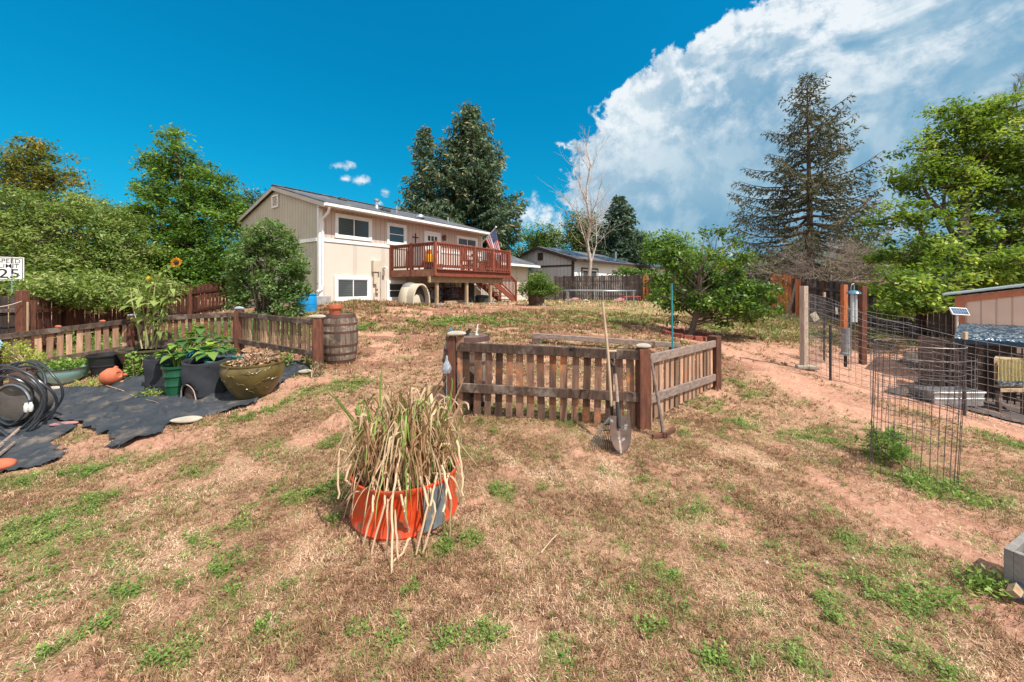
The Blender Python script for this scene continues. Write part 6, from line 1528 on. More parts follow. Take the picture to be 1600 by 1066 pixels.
# -- felt grow bags
M['felt'] = pm('black felt grow bag', (.022, .024, .03), (.035, .037, .045), 5, rough=.95, bump=.5, bscale=160)
M['felt_in'] = pm('brownish inner felt', (.07, .05, .045), rough=.95, bump=.4)
def growbag(g, R_, H_, label, slit=False, seed=0):
    t = thing('grow_bag', g, label, 'grow bag'); rng = np.random.default_rng(seed); V = []; n = 48; m = 14
    for j in range(m+1):
        z = H_*j/m
        for k in range(n):
            a = 2*PI*k/n; r = R_*(1 + .03*math.sin(3*a+seed) + .025*math.sin(7*a + z*9 + seed) + .02*math.sin(z*20 + a*2)); 
            V.append((g.x + r*math.cos(a), g.y + r*math.sin(a), g.z + z + (.015*math.sin(2*a+seed) if j == m else 0)))
    i_ = np.arange((m+1)*n).reshape(m+1, n); nx = np.roll(i_, -1, 1); F = np.stack([i_[:-1], nx[:-1], nx[1:], i_[1:]], -1).reshape(-1, 4)
    if slit:   # cut-open flap near the foot, facing the camera
        A_ = np.arctan2([V[f[0]][1] - g.y for f in F], [V[f[0]][0] - g.x for f in F]); Z_ = np.array([V[f[0]][2] - g.z for f in F]); keep = ~((np.abs(A_ + PI*.58) < .5*(1 - (Z_/(H_*.42))**2).clip(0)) & (Z_ < H_*.42)); F = F[keep]
    o = np_mesh('bag_wall', V, [F], M['felt'], t, smooth=True); sm = o.modifiers.new('thick', 'SOLIDIFY'); sm.thickness = .006
    mb = MB(); mb.lathe(g + ZU*H_*.86, [(0, 0), (R_*.97, 0)], 24); mb.build('soil', M['soil'], t)
    if slit:
        mb = MB(); mb.lathe(g, [(R_*.9, 0), (R_*.9, H_*.5)], 30); mb.build('inner_backing', M['felt_in'], t)
        mb = MB(); mb.tube([g + Vector((R_*1.02*math.cos(a), R_*1.02*math.sin(a), H_*.42*math.sqrt(max(0, 1-((a+PI*.58)/.5)**2)))) for a in np.linspace(-PI*.58-.5, -PI*.58+.5, 14)], .006, 5); mb.build('wire_hoop', M['bark_pale'], t)
    return t
g = gpb(323, 624, .18); sB = g.y/FPX
gB = g; hB = EYE + (HY-562)/FPX*g.y - g.z
growbag(g, 30*sB, hB, 'black felt grow bag with a cut opening at its foot beside the olive pot', True, 1)
g = gpb(262, 610, .25); growbag(g, 26*g.y/FPX, EYE + (HY-556)/FPX*g.y - g.z, 'black felt grow bag standing behind the dark green pot', False, 2)
gA = g
# blue bucket behind
g = gat(308, gB.y + .5); hh = EYE + (HY-549)/FPX*g.y - g.z
t = thing('bucket', g, 'blue plastic bucket under the squash leaves behind the grow bag', 'bucket')
mb = MB(); mb.lathe(g, [(.14, 0), (.17, hh*.9), (.18, hh*.9), (.18, hh), (.16, hh), (.13, .02)], 24); mb.build('bucket_wall', M['blue'], t, smooth=True)
# dark green ribbed pot
g = gpb(279, 620, .12); hg = EYE + (HY-570)/FPX*g.y - g.z
t = thing('plastic_pot', g, 'dark green ribbed plastic pot in front of the grow bags', 'pot')
M['green_pl'] = pm('dark green plastic', (.008, .06, .03), (.012, .08, .04), 5, rough=.3, bump=.05)
r_ = 20*g.y/FPX; mb = MB(); mb.lathe(g, [(r_*.78, 0), (r_*.82, hg*.3), (r_*.87, hg*.32), (r_*.87, hg*.36), (r_*.84, hg*.38), (r_*.9, hg*.62), (r_*.95, hg*.64), (r_*.95, hg*.68), (r_*.92, hg*.7), (r_*.97, hg*.9), (r_*1.05, hg*.92), (r_*1.05, hg), (r_*.95, hg), (r_*.9, hg*.8), (0, hg*.78)], 30); mb.build('pot_wall', M['green_pl'], t, smooth=True)
mb = MB(); mb.lathe(g + ZU*hg*.8, [(0, 0), (r_*.9, 0)], 20); mb.build('soil', M['soil'], t)
gG = g + ZU*hg*.8
# squash plant over the bags
M['leaf_squash'] = leafmat('squash leaves', [(0, (.04, .11, .03)), (.5, (.10, .22, .05)), (1, (.32, .42, .06))], .35)
t = thing('squash_plant', gG, 'leafy squash plant with broad green leaves over the grow bags', 'plant')
mb = MB(); random.seed(21); tips = []
for px, py, dd in ((262, 548, -.1), (275, 540, 0), (290, 533, .1), (305, 528, .2), (318, 525, .3), (330, 532, .2), (345, 540, .2), (355, 548, .1), (300, 545, 0), (315, 543, .0), (332, 548, 0), (285, 552, -.1), (270, 556, -.15), (300, 520, .35), (345, 528, .3), (322, 552, -.1), (258, 555, 0), (310, 512, .4)):
    p = at(px, py, gG.y + .12 + dd); tips.append(p)
    for k in range(5): a = random.uniform(0, 2*PI); bigleaf(mb, p + Vector((random.uniform(-.04, .04), random.uniform(-.05, .05), random.uniform(-.03, .02))), (math.cos(a), math.sin(a), .3), random.uniform(.10, .18), random.uniform(.11, .18), random.uniform(.3, .9))
mb.build('leaves', M['leaf_squash'], t, smooth=True)
mb = MB()
for p in tips: mb.tube([gG + Vector((random.uniform(-.05, .05), 0, 0)), (gG + p)/2 + ZU*.04, p], [.009, .007, .005], 5)
mb.build('stems', M['leaf_lime'], t)
# -- big brown bowl with the sunflower
g = gat(230, Q1.y - .35); hS = EYE + (HY-544)/FPX*g.y - g.z; r_ = 34*g.y/FPX
M['glaze_brown'] = pm('dark olive brown glaze', (.085, .07, .045), (.06, .05, .035), 4, rough=.35, bump=.1)
t = thing('bowl_planter', g, 'wide dark olive brown bowl planter holding the tall sunflower', 'planter')
mb = MB(); mb.lathe(g, [(0, 0), (.5*r_, 0), (.8*r_, .35*hS), (.98*r_, .8*hS), (1.0*r_, .9*hS), (1.06*r_, .92*hS), (1.06*r_, hS), (.95*r_, hS), (.9*r_, .85*hS), (0, .84*hS)], 34); mb.build('pot_wall', M['glaze_brown'], t, smooth=True)
mb = MB(); mb.lathe(g + ZU*hS*.86, [(0, 0), (r_*.93, 0)], 20); mb.build('soil', M['soil'], t)
gS = g + ZU*hS*.86; dS = g.y
M['leaf_sun'] = leafmat('sunflower leaves', [(0, (.09, .13, .03)), (.5, (.20, .27, .06)), (1, (.36, .42, .13))], .35); M['sun_stem'] = pm('pale sunflower stalk', (.34, .30, .14), (.28, .26, .10), 5, rough=.8, bump=.1)
t = thing('sunflower', gS, 'tall sunflower plant with drooping leaves and one orange flower head', 'sunflower')
mb = MB(); random.seed(31)
stalks = [[(232, 545), (226, 500), (222, 470), (214, 445)], [(238, 545), (240, 500), (240, 465), (243, 440)], [(228, 545), (230, 490), (235, 450), (255, 425), (272, 412)], [(244, 545), (250, 500), (258, 470), (268, 450)], [(222, 545), (214, 505), (206, 470), (204, 450)], [(236, 545), (247, 515), (262, 480), (275, 458)]]
pts_all = []
for st_ in stalks:
    P_ = [at(a, b, dS + (i*.05)*(1 if st_[0][0] % 4 else -1)) for i, (a, b) in enumerate(st_)]; mb.tube(P_, [.012 - .0022*i for i in range(len(P_))], 7); pts_all.append(P_)
mb.build('stalks', M['sun_stem'], t, smooth=True)
mb = MB()
for P_ in pts_all:
    for i in range(34):
        f = .3 + .7*random.random(); x = f*(len(P_)-1); j = min(int(x), len(P_)-2); p = P_[j].lerp(P_[j+1], x-j); a = random.uniform(0, 2*PI)
        bigleaf(mb, p + Vector((math.cos(a)*.04, math.sin(a)*.04, 0)), (math.cos(a), math.sin(a), .25), random.uniform(.05, .13), random.uniform(.04, .10), random.uniform(.5, 1.6))
for px, py in ((217, 467), (232, 474), (205, 478), (245, 470)): 
    a = random.uniform(3.6, 5.8); bigleaf(mb, at(px, py, dS - .15), (math.cos(a), math.sin(a), 0), .17, .15, .5)
mb.build('leaves', M['leaf_sun'], t, smooth=True)
fc_ = at(275, 410, dS + .05); fn = Vector((.93, -.28, -.22)).normalized(); fx = fn.cross(ZU).normalized(); fy = fx.cross(fn)
mb = MB()
for k in range(26):
    a = 2*PI*k/26 + random.uniform(-.05, .05); d = fx*math.cos(a) + fy*math.sin(a); sd_ = fx*-math.sin(a) + fy*math.cos(a); p = fc_ + d*.035; L_ = random.uniform(.045, .07)
    mb.add([p, p + d*L_*.5 + sd_*.016 + fn*.01, p + d*L_ + fn*random.uniform(-.02, .01), p + d*L_*.5 - sd_*.016 + fn*.01], [(0, 1, 2, 3)])
mb.build('petals', leafmat('orange petals', [(0, (.65, .20, .01)), (1, (.85, .42, .02))], .3), t)
mb = MB(); M3 = Matrix((fx, fy, fn)).transposed(); mb.lathe(fc_, [(.042, -.015), (.04, .01), (.025, .02), (0, .02)], 16, M=M3); mb.build('flower_centre', M['soil'], t, smooth=True)
mb = MB(); P_ = at(232, 436, dS)
for k in range(14): a = 2*PI*k/14; mb.add([P_, P_ + Vector((math.cos(a)*.04, .01, math.sin(a)*.04)), P_ + Vector((math.cos(a+.3)*.05, 0, math.sin(a+.3)*.05))], [(0, 1, 2)])
mb.build('flower_bud', leafmat('yellow petals', [(0, (.6, .35, .02)), (1, (.7, .5, .05))], .3), t)
# -- black bucket, teal bowl, strawberry pot, brown pot
g = gpb(167, 590, .15); hh = EYE + (HY-553)/FPX*g.y - g.z; r_ = 23*g.y/FPX
t = thing('bucket', g, 'black rubber bucket between the teal bowl and the sunflower bowl', 'bucket')
mb = MB(); mb.lathe(g, [(r_*.7, 0), (r_*.8, hh*.45), (r_*.84, hh*.46), (r_*.84, hh*.52), (r_*.82, hh*.53), (r_*.93, hh*.93), (r_*1.0, hh*.94), (r_*1.0, hh), (r_*.93, hh), (r_*.65, .03), (0, .03)], 30); mb.build('bucket_wall', pm('black rubber', (.02, .022, .025), rough=.5, bump=.05), t, smooth=True)
g = gpb(101, 604, .2); hh = EYE + (HY-574)/FPX*g.y - g.z; r_ = 27*g.y/FPX
t = thing('bowl_planter', g, 'pale turquoise glazed bowl planted with low bright green herbs', 'planter')
mb = MB(); mb.lathe(g, [(0, 0), (.5*r_, 0), (.85*r_, .35*hh), (1.0*r_, .75*hh), (1.03*r_, .9*hh), (1.06*r_, .93*hh), (1.06*r_, hh), (.96*r_, hh), (.9*r_, .85*hh), (0, .85*hh)], 34); mb.build('pot_wall', pm('turquoise glaze', (.16, .36, .36), (.24, .42, .40), 3, rough=.25, bump=.03, c3=(.30, .25, .18), s3=5, th3=(.62, .7)), t, smooth=True)
mb = MB(); mb.lathe(g + ZU*hh*.93, [(r_*1.0, 0), (r_*1.075, 0), (r_*1.075, .02), (r_*1.0, .02)], 34, close=True); mb.build('pot_rim', M['soil'], t, smooth=True)
t = thing('herb_plant', g + ZU*hh, 'low bright green herbs filling the turquoise bowl', 'plant')
leafy(t, [g + ZU*(hh + .03) + Vector((math.cos(a)*r_*.6*k, math.sin(a)*r_*.6*k, 0)) for a in np.linspace(0, 6, 12) for k in (.5, 1.2)], 900, .045, 'weed', 5, spread=.04, tint=(.6, .2), up=.7)
g = gpb(173, 606, .1)
t = thing('strawberry_pot', g, 'small terracotta pot with knobbly openings lying on its side on the fabric', 'pot')
mb = MB(); M3 = Matrix.Rotation(R(75), 3, 'Y') @ Matrix.Identity(3); c = g + ZU*.10 - Vector((.1, 0, 0))
mb.lathe(c, [(0, -.03), (.06, -.02), (.11, .04), (.13, .11), (.115, .18), (.07, .225), (.045, .235), (.03, .22), (0, .22)], 26, M=M3)
for a, z in ((-.4, .06), (-1.6, .1), (-2.6, .05), (-1.0, .17), (-2.1, .18), (.2, .13)):
    v = M3 @ Vector((.115*math.cos(a+PI/1.3), .115*math.sin(a+PI/1.3), z)); w_ = M3 @ Vector((.15*math.cos(a+PI/1.3), .15*math.sin(a+PI/1.3), z+.025)); mb.tube([c + v, c + w_], [.03, .024], 9)
mb.build('pot_wall', M['terracotta'], t, smooth=True)
g = gpb(42, 612, .1); hh = EYE + (HY-571)/FPX*g.y - g.z; r_ = 20*g.y/FPX
t = thing('flower_pot', g, 'tall dark brown pot with pale yellow flower heads behind the hose', 'pot')
mb = MB(); mb.lathe(g, [(r_*.8, 0), (r_*.92, hh*.9), (r_*1.02, hh*.92), (r_*1.02, hh), (r_*.9, hh), (r_*.85, hh*.9), (0, hh*.88)], 28); mb.build('pot_wall', pm('dark brown clay', (.11, .07, .06), (.07, .05, .045), 4, rough=.6, bump=.15), t, smooth=True)
t = thing('yellow_flowers', g + ZU*hh, 'loose clump of pale yellow green flower heads in the dark brown pot', 'plant')
pts_ = [at(a, b, g.y + rs.normal(0, .06)) for a, b in ((5, 540), (12, 552), (18, 562), (20, 545), (28, 556), (35, 566), (38, 550), (48, 560), (55, 553), (60, 562), (30, 540), (8, 560), (45, 568), (64, 555), (22, 570), (40, 543))]
leafy(t, pts_, 950, .035, 'leaf_yellow' if 'leaf_yellow' in M else 'leaf_lime', 9, spread=.04, tint=(.9, .12), up=.3, stems=16, base=g + ZU*hh*.9)

# ---- coil of black hose on a round drum
g = gpb(22, 678, .1); c = at(24, 622, g.y)
M['hose'] = pm('black rubber hose', (.02, .024, .03), (.03, .034, .04), 6, rough=.3, bump=.03, spec=.6)
t = thing('garden_hose', g, 'big loose coil of black garden hose standing at the left edge of the bed', 'hose')
random.seed(12); hr = .34*g.y/3.9
for k in range(8):
    r = hr*random.uniform(.72, 1.12); cx = c + Vector((random.uniform(-.05, .05), random.uniform(-.10, .14), random.uniform(-.05, .03))); tl = random.uniform(-.25, .25); ph = random.uniform(0, 6); P_ = []
    for i in range(37):
        a = 2*PI*i/36; P_.append(cx + Vector((math.cos(a)*r*random.uniform(.985, 1.015), math.sin(a)*r*tl*.5 + .03*math.sin(a*3+ph), math.sin(a)*r*1.02 + .02*math.sin(2*a+ph))))
    P_ = [Vector((p.x, p.y, max(p.z, gz(p.x, p.y) + .02))) for p in P_]
    mb = MB(); mb.tube(P_, .0125, 8, cap=False); mb.build('hose_loop', M['hose'], t, smooth=True)
mb = MB(); e0 = gp(52, 668); mb.tube([c + Vector((-.1, -.12, -.25)), gp(20, 690) + ZU*.03, gp(48, 695) + ZU*.03, gp(56, 688) + ZU*.04], .0125, 8); mb.build('hose_end', M['hose'], t, smooth=True)
t = thing('metal_drum', g + Vector((-.05, .12, 0)), 'dented grey metal drum inside the coil of black hose', 'drum')
mb = MB(); M3 = Matrix.Rotation(R(90), 3, 'X'); mb.lathe(c + Vector((-.02, .22, -.06)), [(0, 0), (.2, 0), (.21, .01), (.21, .22), (.19, .23), (.0, .23)], 28, M=M3); mb.build('drum_wall', pm('dusty grey metal', (.11, .10, .09), (.07, .065, .06), 6, rough=.8, metal=.1), t, smooth=True)
mb = MB(); cc = c + Vector((-.02, -.02, -.06))
mb.tube([cc + Vector((math.cos(a)*.215, 0, math.sin(a)*.215)) for a in np.linspace(.2, 2.9, 14)], .012, 6); mb.build('drum_rim', M['steel'], t, smooth=True)
for a, lab in (((48, 636), 'left white hose connector hanging inside the hose coil'), ((41, 637), 'right white hose connector hanging inside the hose coil')):
    q = at(a[0], a[1], g.y - .15); t = thing('hose_connector', q, lab, 'connector'); mb = MB(); mb.lathe(q, [(.012, -.05), (.02, -.03), (.02, .02), (.014, .03), (.012, .05)], 10); mb.build('connector_body', M['white_pl'], t, smooth=True)
# driftwood sticks, bricks, stones of the bed
def stick(a, b, r, label, mat='wood_grey', name='stick', lift=.02):
    p, q = gp(*a), gp(*b); t = thing(name, p, label, 'stick'); mb = MB(); mb.tube([p + ZU*(lift + r), (p+q)/2 + ZU*(lift + r + .01) + Vector((.01, .01, 0)), q + ZU*(lift + r)], [r, r*.85, r*.6], 7); mb.build('stick_body', M[mat], t, smooth=True)
stick((-10, 712), (32, 674), .022, 'upper weathered grey stick lying at the left edge of the torn fabric'); stick((-12, 726), (38, 684), .018, 'lower weathered grey stick beside the other grey stick')
stick((165, 605), (215, 625), .006, 'thin tan strip lying on the fabric right of the strawberry pot', 'handle'); stick((215, 625), (262, 640), .006, 'thin dark lath continuing the tan strip across the fabric', 'wood_grey'); stick((84, 662), (112, 648), .008, 'thin black stake across the middle of the fabric', 'black_metal')
stick((845, 868), (872, 838), .004, 'thin dry stalk piece lying on the lawn right of the orange planter', 'handle', lift=.01)
g = gp(100, 667); stone(g + ZU*.035, (.13, .045, .02), 'long reddish flagstone lying between the two fabric sheets', 'stone_pink', 4, .35, 'flagstone')
for (a, r, lab, m_, nm) in (((477, 585), (.10, .06, .035), 'smooth white stone on the fabric near the right end of the left bed', 'stone_white', 'stone'), ((292, 661), (.16, .08, .03), 'flat sandy stone at the front edge of the fabric', 'stone_white', 'stone'), ((72, 617), (.07, .05, .04), 'rounded red stone beside the dark brown pot', 'terracotta', 'stone'),
                            ((85, 611), (.09, .05, .03), 'pale stone behind the rounded red stone', 'stone_white', 'stone'), ((0, 735), (.11, .08, .05), 'red clay lump at the left edge in front of the torn fabric', 'terracotta', 'stone'), ((62, 671), (.03, .025, .015), 'small pinkish pebble on the torn fabric', 'stone_pink', 'stone'), ((181, 649), (.05, .015, .012), 'tiny tan chip in the middle of the fabric', 'stone_white', 'chip')):
    q = gp(*a); stone(q + ZU*(.02 + r[2]*.6), r, lab, m_, int(a[0]) % 13, .2, nm)
# bushes among the pots
def bush(px, py, w_, h_, label, n, L, mat, seed, d=0, tint=(.5, .2), name='plant'):
    g = gpb(px, py, d); s = g.y/FPX; t = thing(name, g, label, 'plant'); rng = np.random.default_rng(seed)
    pts_ = [g + Vector((rng.normal(0, .4)*w_*s*.5, rng.normal(0, .3)*w_*s*.35, rng.random()*h_*s)) for _ in range(26)]
    leafy(t, pts_, n, L, mat, seed, spread=.035, tint=tint, up=.3, stems=14, base=g); return t
bush(214, 598, 44, 34, 'bright green bush between the black bucket and the grow bag', 620, .05, 'weed', 71, .2, (.55, .25)); bush(240, 622, 34, 12, 'small trailing green plant on the fabric in front of the green pot', 200, .035, 'leaf_lime', 72, 0, (.7, .2))
bush(448, 582, 22, 22, 'bright green tuft behind the olive pot against the fence', 260, .04, 'weed', 73, .2, (.6, .2)); bush(480, 575, 18, 12, 'low green tuft at the foot of the right post of the left fence', 200, .035, 'weed', 74, .1, (.6, .2))
bush(30, 665, 60, 26, 'green weeds growing under the hose coil', 420, .04, 'weed', 75, .1, (.5, .2)); bush(145, 606, 90, 8, 'low yellowish weeds in front of the turquoise bowl', 500, .028, 'leaf_lime', 76, .05, (.75, .2)); bush(88, 596, 40, 22, 'loose yellow green weeds left of the turquoise bowl', 260, .035, 'leaf_lime', 77, .25, (.6, .2))
bush(132, 590, 36, 34, 'yellow green weeds between the turquoise bowl and the black bucket', 260, .035, 'leaf_lime', 78, .3, (.55, .2)); bush(495, 588, 20, 20, 'small pale leafed weed in front of the right post of the left fence', 120, .04, 'leaf_sage', 79, 0, (.7, .2))
bush(110, 500, 26, 34, 'feathery young conifer like plant before the left board fence', 600, .07, 'leaf_sage', 80, 0, (.6, .2)); bush(560, 470, 1, 1, 'x', 1, .01, 'weed', 81) if False else None
# tall greenery behind the left picket fence
for i, (px, d, w_, h_, n, lab) in enumerate(((300, 8.6, 90, 22, 700, 'band of low green plants behind the middle of the left picket fence'), (410, 8.6, 70, 30, 700, 'green plants at the foot of the tall shrub behind the left picket fence'), (170, 9, 120, 18, 700, 'grassy green plants behind the sunflower bed'), (345, 9.5, 60, 26, 500, 'grey green plants beside the tall shrub in front of the board fence'))):
    g = gat(px, d); s = g.y/FPX; t = thing('plant', g, lab, 'plant'); rng = np.random.default_rng(90+i)
    pts_ = [g + Vector((rng.uniform(-.5, .5)*w_*s, rng.normal(0, .35), rng.random()*h_*s)) for _ in range(50)]; leafy(t, pts_, n*2, .07, ('weed', 'leaf_shrub', 'weed', 'leaf_sage')[i], 95+i, spread=.08, tint=(.5, .2), up=.6, asp=.35)
# ================================================================ ORANGE RIM PLANTER
g = gp(632, 800); g = Vector((g.x, 2.66, 0)); g.z = gz(g.x, g.y); RR = .355; RH = .30
M['orange'] = pm('orange red painted steel rim', (.62, .06, .014), (.48, .045, .012), 5, rough=.45, bump=.15, c3=(.24, .10, .06), s3=11, th3=(.5, .66))
t = thing('rim_planter', g, 'orange painted steel wheel rim used as a round planter in the foreground', 'planter')
mb = MB(); mb.lathe(g, [(RR*.98, .0), (RR*1.0, .02), (RR*.955, .05), (RR*.94, .09), (RR*.955, .12), (RR*.94, .15), (RR*.95, .22), (RR*.97, .265), (RR*1.02, RH - .01), (RR*1.02, RH + .005), (RR*.975, RH + .005), (RR*.93, .25), (RR*.9, .1), (RR*.9, 0)], 56, close=True); mb.build('rim', M['orange'], t, smooth=True)
mb = MB(); mb.lathe(g + ZU*.19, [(0, .02), (RR*.6, .015), (RR*.93, 0)], 30); mb.build('soil', M['soil'], t, smooth=True)
t = thing('metal_plate', g, 'dull grey sheet metal patch bent around the right front of the orange planter', 'plate')
mb = MB(); rp = RR*1.03
def cyl(a, z, r): return g + Vector((r*math.cos(a), r*math.sin(a), z))
A = np.linspace(R(-58), R(-34), 7); V = []
for a in A:
    V += [cyl(a, .03, rp), cyl(a, RH - .015, rp), cyl(a, .03, rp + .003), cyl(a, RH - .015, rp + .003)]
fs = []
for i in range(6): b_ = 4*i; fs += [(b_+2, b_+6, b_+7, b_+3), (b_, b_+1, b_+5, b_+4), (b_+1, b_+3, b_+7, b_+5), (b_, b_+4, b_+6, b_+2)]
fs += [(0, 2, 3, 1), (24, 25, 27, 26)]; mb.add(V, fs); mb.build('plate_body', pm('dull zinc sheet', (.22, .25, .27), (.15, .17, .19), 7, rough=.5, metal=.35, bump=.2), t, smooth=True)
# dried lily clump: ribbons, most bent over, some still green
M['dry_lily'] = leafmat('dry and green lily leaves', [(0, (.22, .10, .055)), (.35, (.46, .27, .15)), (.7, (.74, .56, .38)), (.74, (.16, .24, .05)), (.9, (.24, .36, .08)), (1, (.34, .44, .14))], .25, .6)
def ribbon(V, F, T, pts, w_, tint, rng, twist=0):
    pts = np.array(pts, float); n = len(pts); o = len(V)*0 + sum(len(x) for x in V); tg = np.gradient(pts, axis=0); ref = rng.normal(size=3); ref[2] *= .2
    s = np.cross(tg, ref); s /= np.linalg.norm(s, axis=1)[:, None] + 1e-9; f = np.linspace(0, 1, n); ww = w_*np.sqrt(np.clip(1 - f**3, 0.02, 1))
    mid = pts + np.cross(s, tg)/(np.linalg.norm(tg, axis=1)[:, None] + 1e-9)*(ww*.35)[:, None]
    V.append(np.stack([pts - s*ww[:, None]*.5, mid, pts + s*ww[:, None]*.5], 1).reshape(-1, 3))
    i = np.arange(n-1)[:, None]*3 + o
    F.append(np.concatenate([i + np.array([[0, 1, 4, 3]]), i + np.array([[1, 2, 5, 4]])])); T.append(np.full(3*n, tint))
def lily():
    rng = np.random.default_rng(33); t = thing('lily_clump', g, 'dense clump of dried straw coloured lily leaves and stalks in the orange planter', 'plant')
    V = []; F = []; T = []; G = np.array(g)
    for i in range(520):                                   # upright and kinked leaves
        a = rng.random()*2*PI; r = RR*.80*math.sqrt(rng.random()); b_ = G + [math.cos(a)*r, math.sin(a)*r, .19]
        H_ = rng.uniform(.25, .68)*(1 - .25*(r/RR)); green = rng.random() < .2; lean = rng.normal(0, .045, 2) + np.array([math.cos(a), math.sin(a)])*.03*r/RR
        k = rng.uniform(.5, 1.0); n = 12; az = rng.random()*2*PI if rng.random() < .5 else a; fl = rng.uniform(.05, .20)*(0 if green and rng.random() < .6 else 1); pts_ = []
        for j in range(n):
            f = j/(n-1)
            if f < k: p = b_ + [lean[0]*f*H_/.3, lean[1]*f*H_/.3, H_*f/k*.98]
            else:
                u = (f-k)/(1-k+1e-6); p = b_ + [lean[0]*k*H_/.3 + math.cos(az)*fl*u, lean[1]*k*H_/.3 + math.sin(az)*fl*u, H_ - u*u*fl*1.6 + .02*math.sin(u*PI)]
            wg = .013*f*np.array([math.sin(f*15 + i), math.cos(f*13 + i*1.7), .4*math.sin(f*18 + i)]); pts_.append(p + rng.normal(0, .008, 3) + wg)
        ribbon(V, F, T, pts_, rng.uniform(.009, .024) if not green else rng.uniform(.012, .022), rng.uniform(.75, 1) if green else rng.choice([rng.uniform(.05, .4), rng.uniform(.4, .72)]), rng)
    for i in range(14):                                    # long leaves arching out over the rim
        a = -PI/2 + rng.normal(0, 1.1) if i < 36 else rng.random()*2*PI; r = RR*rng.uniform(.3, .8); b_ = G + [math.cos(a)*r, math.sin(a)*r, .2]
        out = rng.uniform(.01, .09); up = rng.uniform(.06, .22); end = rng.uniform(-.22, -.02); n = 14; c = rng.normal(0, .25); pts_ = []
        for j in range(n):
            f = j/(n-1); d = r + (RR*1.05 - r + out)*f**.8; aa = a + c*f*.5; z = .2 + up*math.sin(f*PI*.8)*1.1 + (end - 0)*f*f; pts_.append(G + [math.cos(aa)*d, math.sin(aa)*d, max(z, .012)])
        ribbon(V, F, T, pts_, rng.uniform(.008, .016), rng.uniform(.4, .7) if rng.random() < .85 else .9, rng)
    np_mesh('leaves', np.concatenate(V), [np.concatenate(F)], M['dry_lily'], t, tint=np.concatenate(T), smooth=True)
    # thick pale stalks hanging over the front rim down to the soil, given by where they pass and end
    mb = MB(); random.seed(6)
    for (x0, y0, x1, y1, x2, y2) in ((583, 722, 583, 800, 566, 858), (610, 718, 600, 790, 580, 870), (625, 700, 612, 790, 612, 900), (640, 735, 632, 800, 640, 840), (655, 735, 668, 790, 650, 870), (683, 740, 672, 790, 652, 845), (690, 730, 705, 780, 702, 842), (700, 742, 694, 800, 692, 830), (606, 742, 606, 800, 604, 878), (618, 728, 630, 790, 640, 842),
                                     (618, 760, 618, 820, 622, 880), (668, 745, 680, 800, 660, 868), (715, 690, 722, 740, 724, 778), (531, 700, 528, 740, 528, 782), (549, 720, 540, 750, 548, 760), (640, 842, 625, 870, 605, 893)):
        if (x0, y0) == (640, 842): P_ = [gp(640, 846) + ZU*.02, gp(630, 868) + ZU*.015, gp(606, 892) + ZU*.012]
        else:
            e_ = gp(x2, y2) if y2 > 800 else at(x2, y2, 2.35); dE = e_.y; top_ = at(x0, y0, 2.45); mid_ = at(x1, y1, min(2.26, max(2.2, (2.45+dE)/2)) if y2 > 800 else 2.4); inn = g + Vector(((top_.x-g.x)*.5, 0, .25))
            P_ = [inn, top_, mid_, e_ + ZU*.01]
        Q = []; 
        for i in range(len(P_)-1):
            for k in range(5):
                f = k/5; p = P_[i].lerp(P_[i+1], f); Q.append(p + Vector((random.gauss(0, .003), random.gauss(0, .003), random.gauss(0, .003))))
        Q.append(P_[-1]); n = len(Q); mb.tube(Q, [.0085*(1 - .35*i/n) for i in range(n)], 6, t=random.uniform(.5, .7))
    mb.build('stalks', M['dry_lily'], t, smooth=True)
    V = []; F = []; T = []                                 # three large green leaves reaching left, pale papery ones to the right
    for (x0, y0, x1, y1, x2, y2, w_, tn) in ((575, 690, 540, 640, 503, 600, .022, .9), (578, 690, 550, 650, 520, 615, .02, .97), (560, 700, 545, 650, 535, 640, .012, .5), (600, 660, 590, 620, 597, 570, .024, .85), (585, 720, 582, 680, 575, 640, .026, .8), (690, 670, 712, 620, 705, 590, .03, .85), (700, 650, 720, 600, 726, 590, .02, .65), (705, 660, 728, 610, 733, 640, .02, .6), (690, 690, 715, 650, 722, 700, .018, .6), (650, 640, 690, 600, 703, 575, .014, .3), (640, 690, 685, 615, 700, 590, .012, .35)):
        p0, p1, p2 = at(x0, y0, 2.6), at(x1, y1, 2.55), at(x2, y2, 2.5); pts_ = [np.array(p0*(1-f)**2 + p1*2*f*(1-f) + p2*f*f) + rng.normal(0, .003, 3) for f in np.linspace(0, 1, 12)]; ribbon(V, F, T, pts_, w_, tn, rng)
    np_mesh('long_leaves', np.concatenate(V), [np.concatenate(F)], M['dry_lily'], t, tint=np.concatenate(T), smooth=True)
lily()
# ================================================================ RIGHT SIDE: RUN, COOP, WIRE
M['wire'] = pm('galvanised wire', (.30, .29, .29), (.18, .16, .16), 20, rough=.5, metal=.6, bump=0)
M['wire_dark'] = pm('rusty dark wire', (.16, .12, .12), (.10, .08, .08), 20, rough=.6, metal=.4, bump=0)
def wires(name, rows, cols, mat, parent, r):
    segs = []
    for L in rows + cols:
        for a, b in zip(L[:-1], L[1:]): segs.append((a, b, r, r))
    V, F = tube_np(segs, 4); return np_mesh(name, V, [F], M[mat], parent)
# wood post of the wire fence
g = gp(1256, 576); gw_ = g; hw_ = EYE + (HY-447)/FPX*g.y - g.z
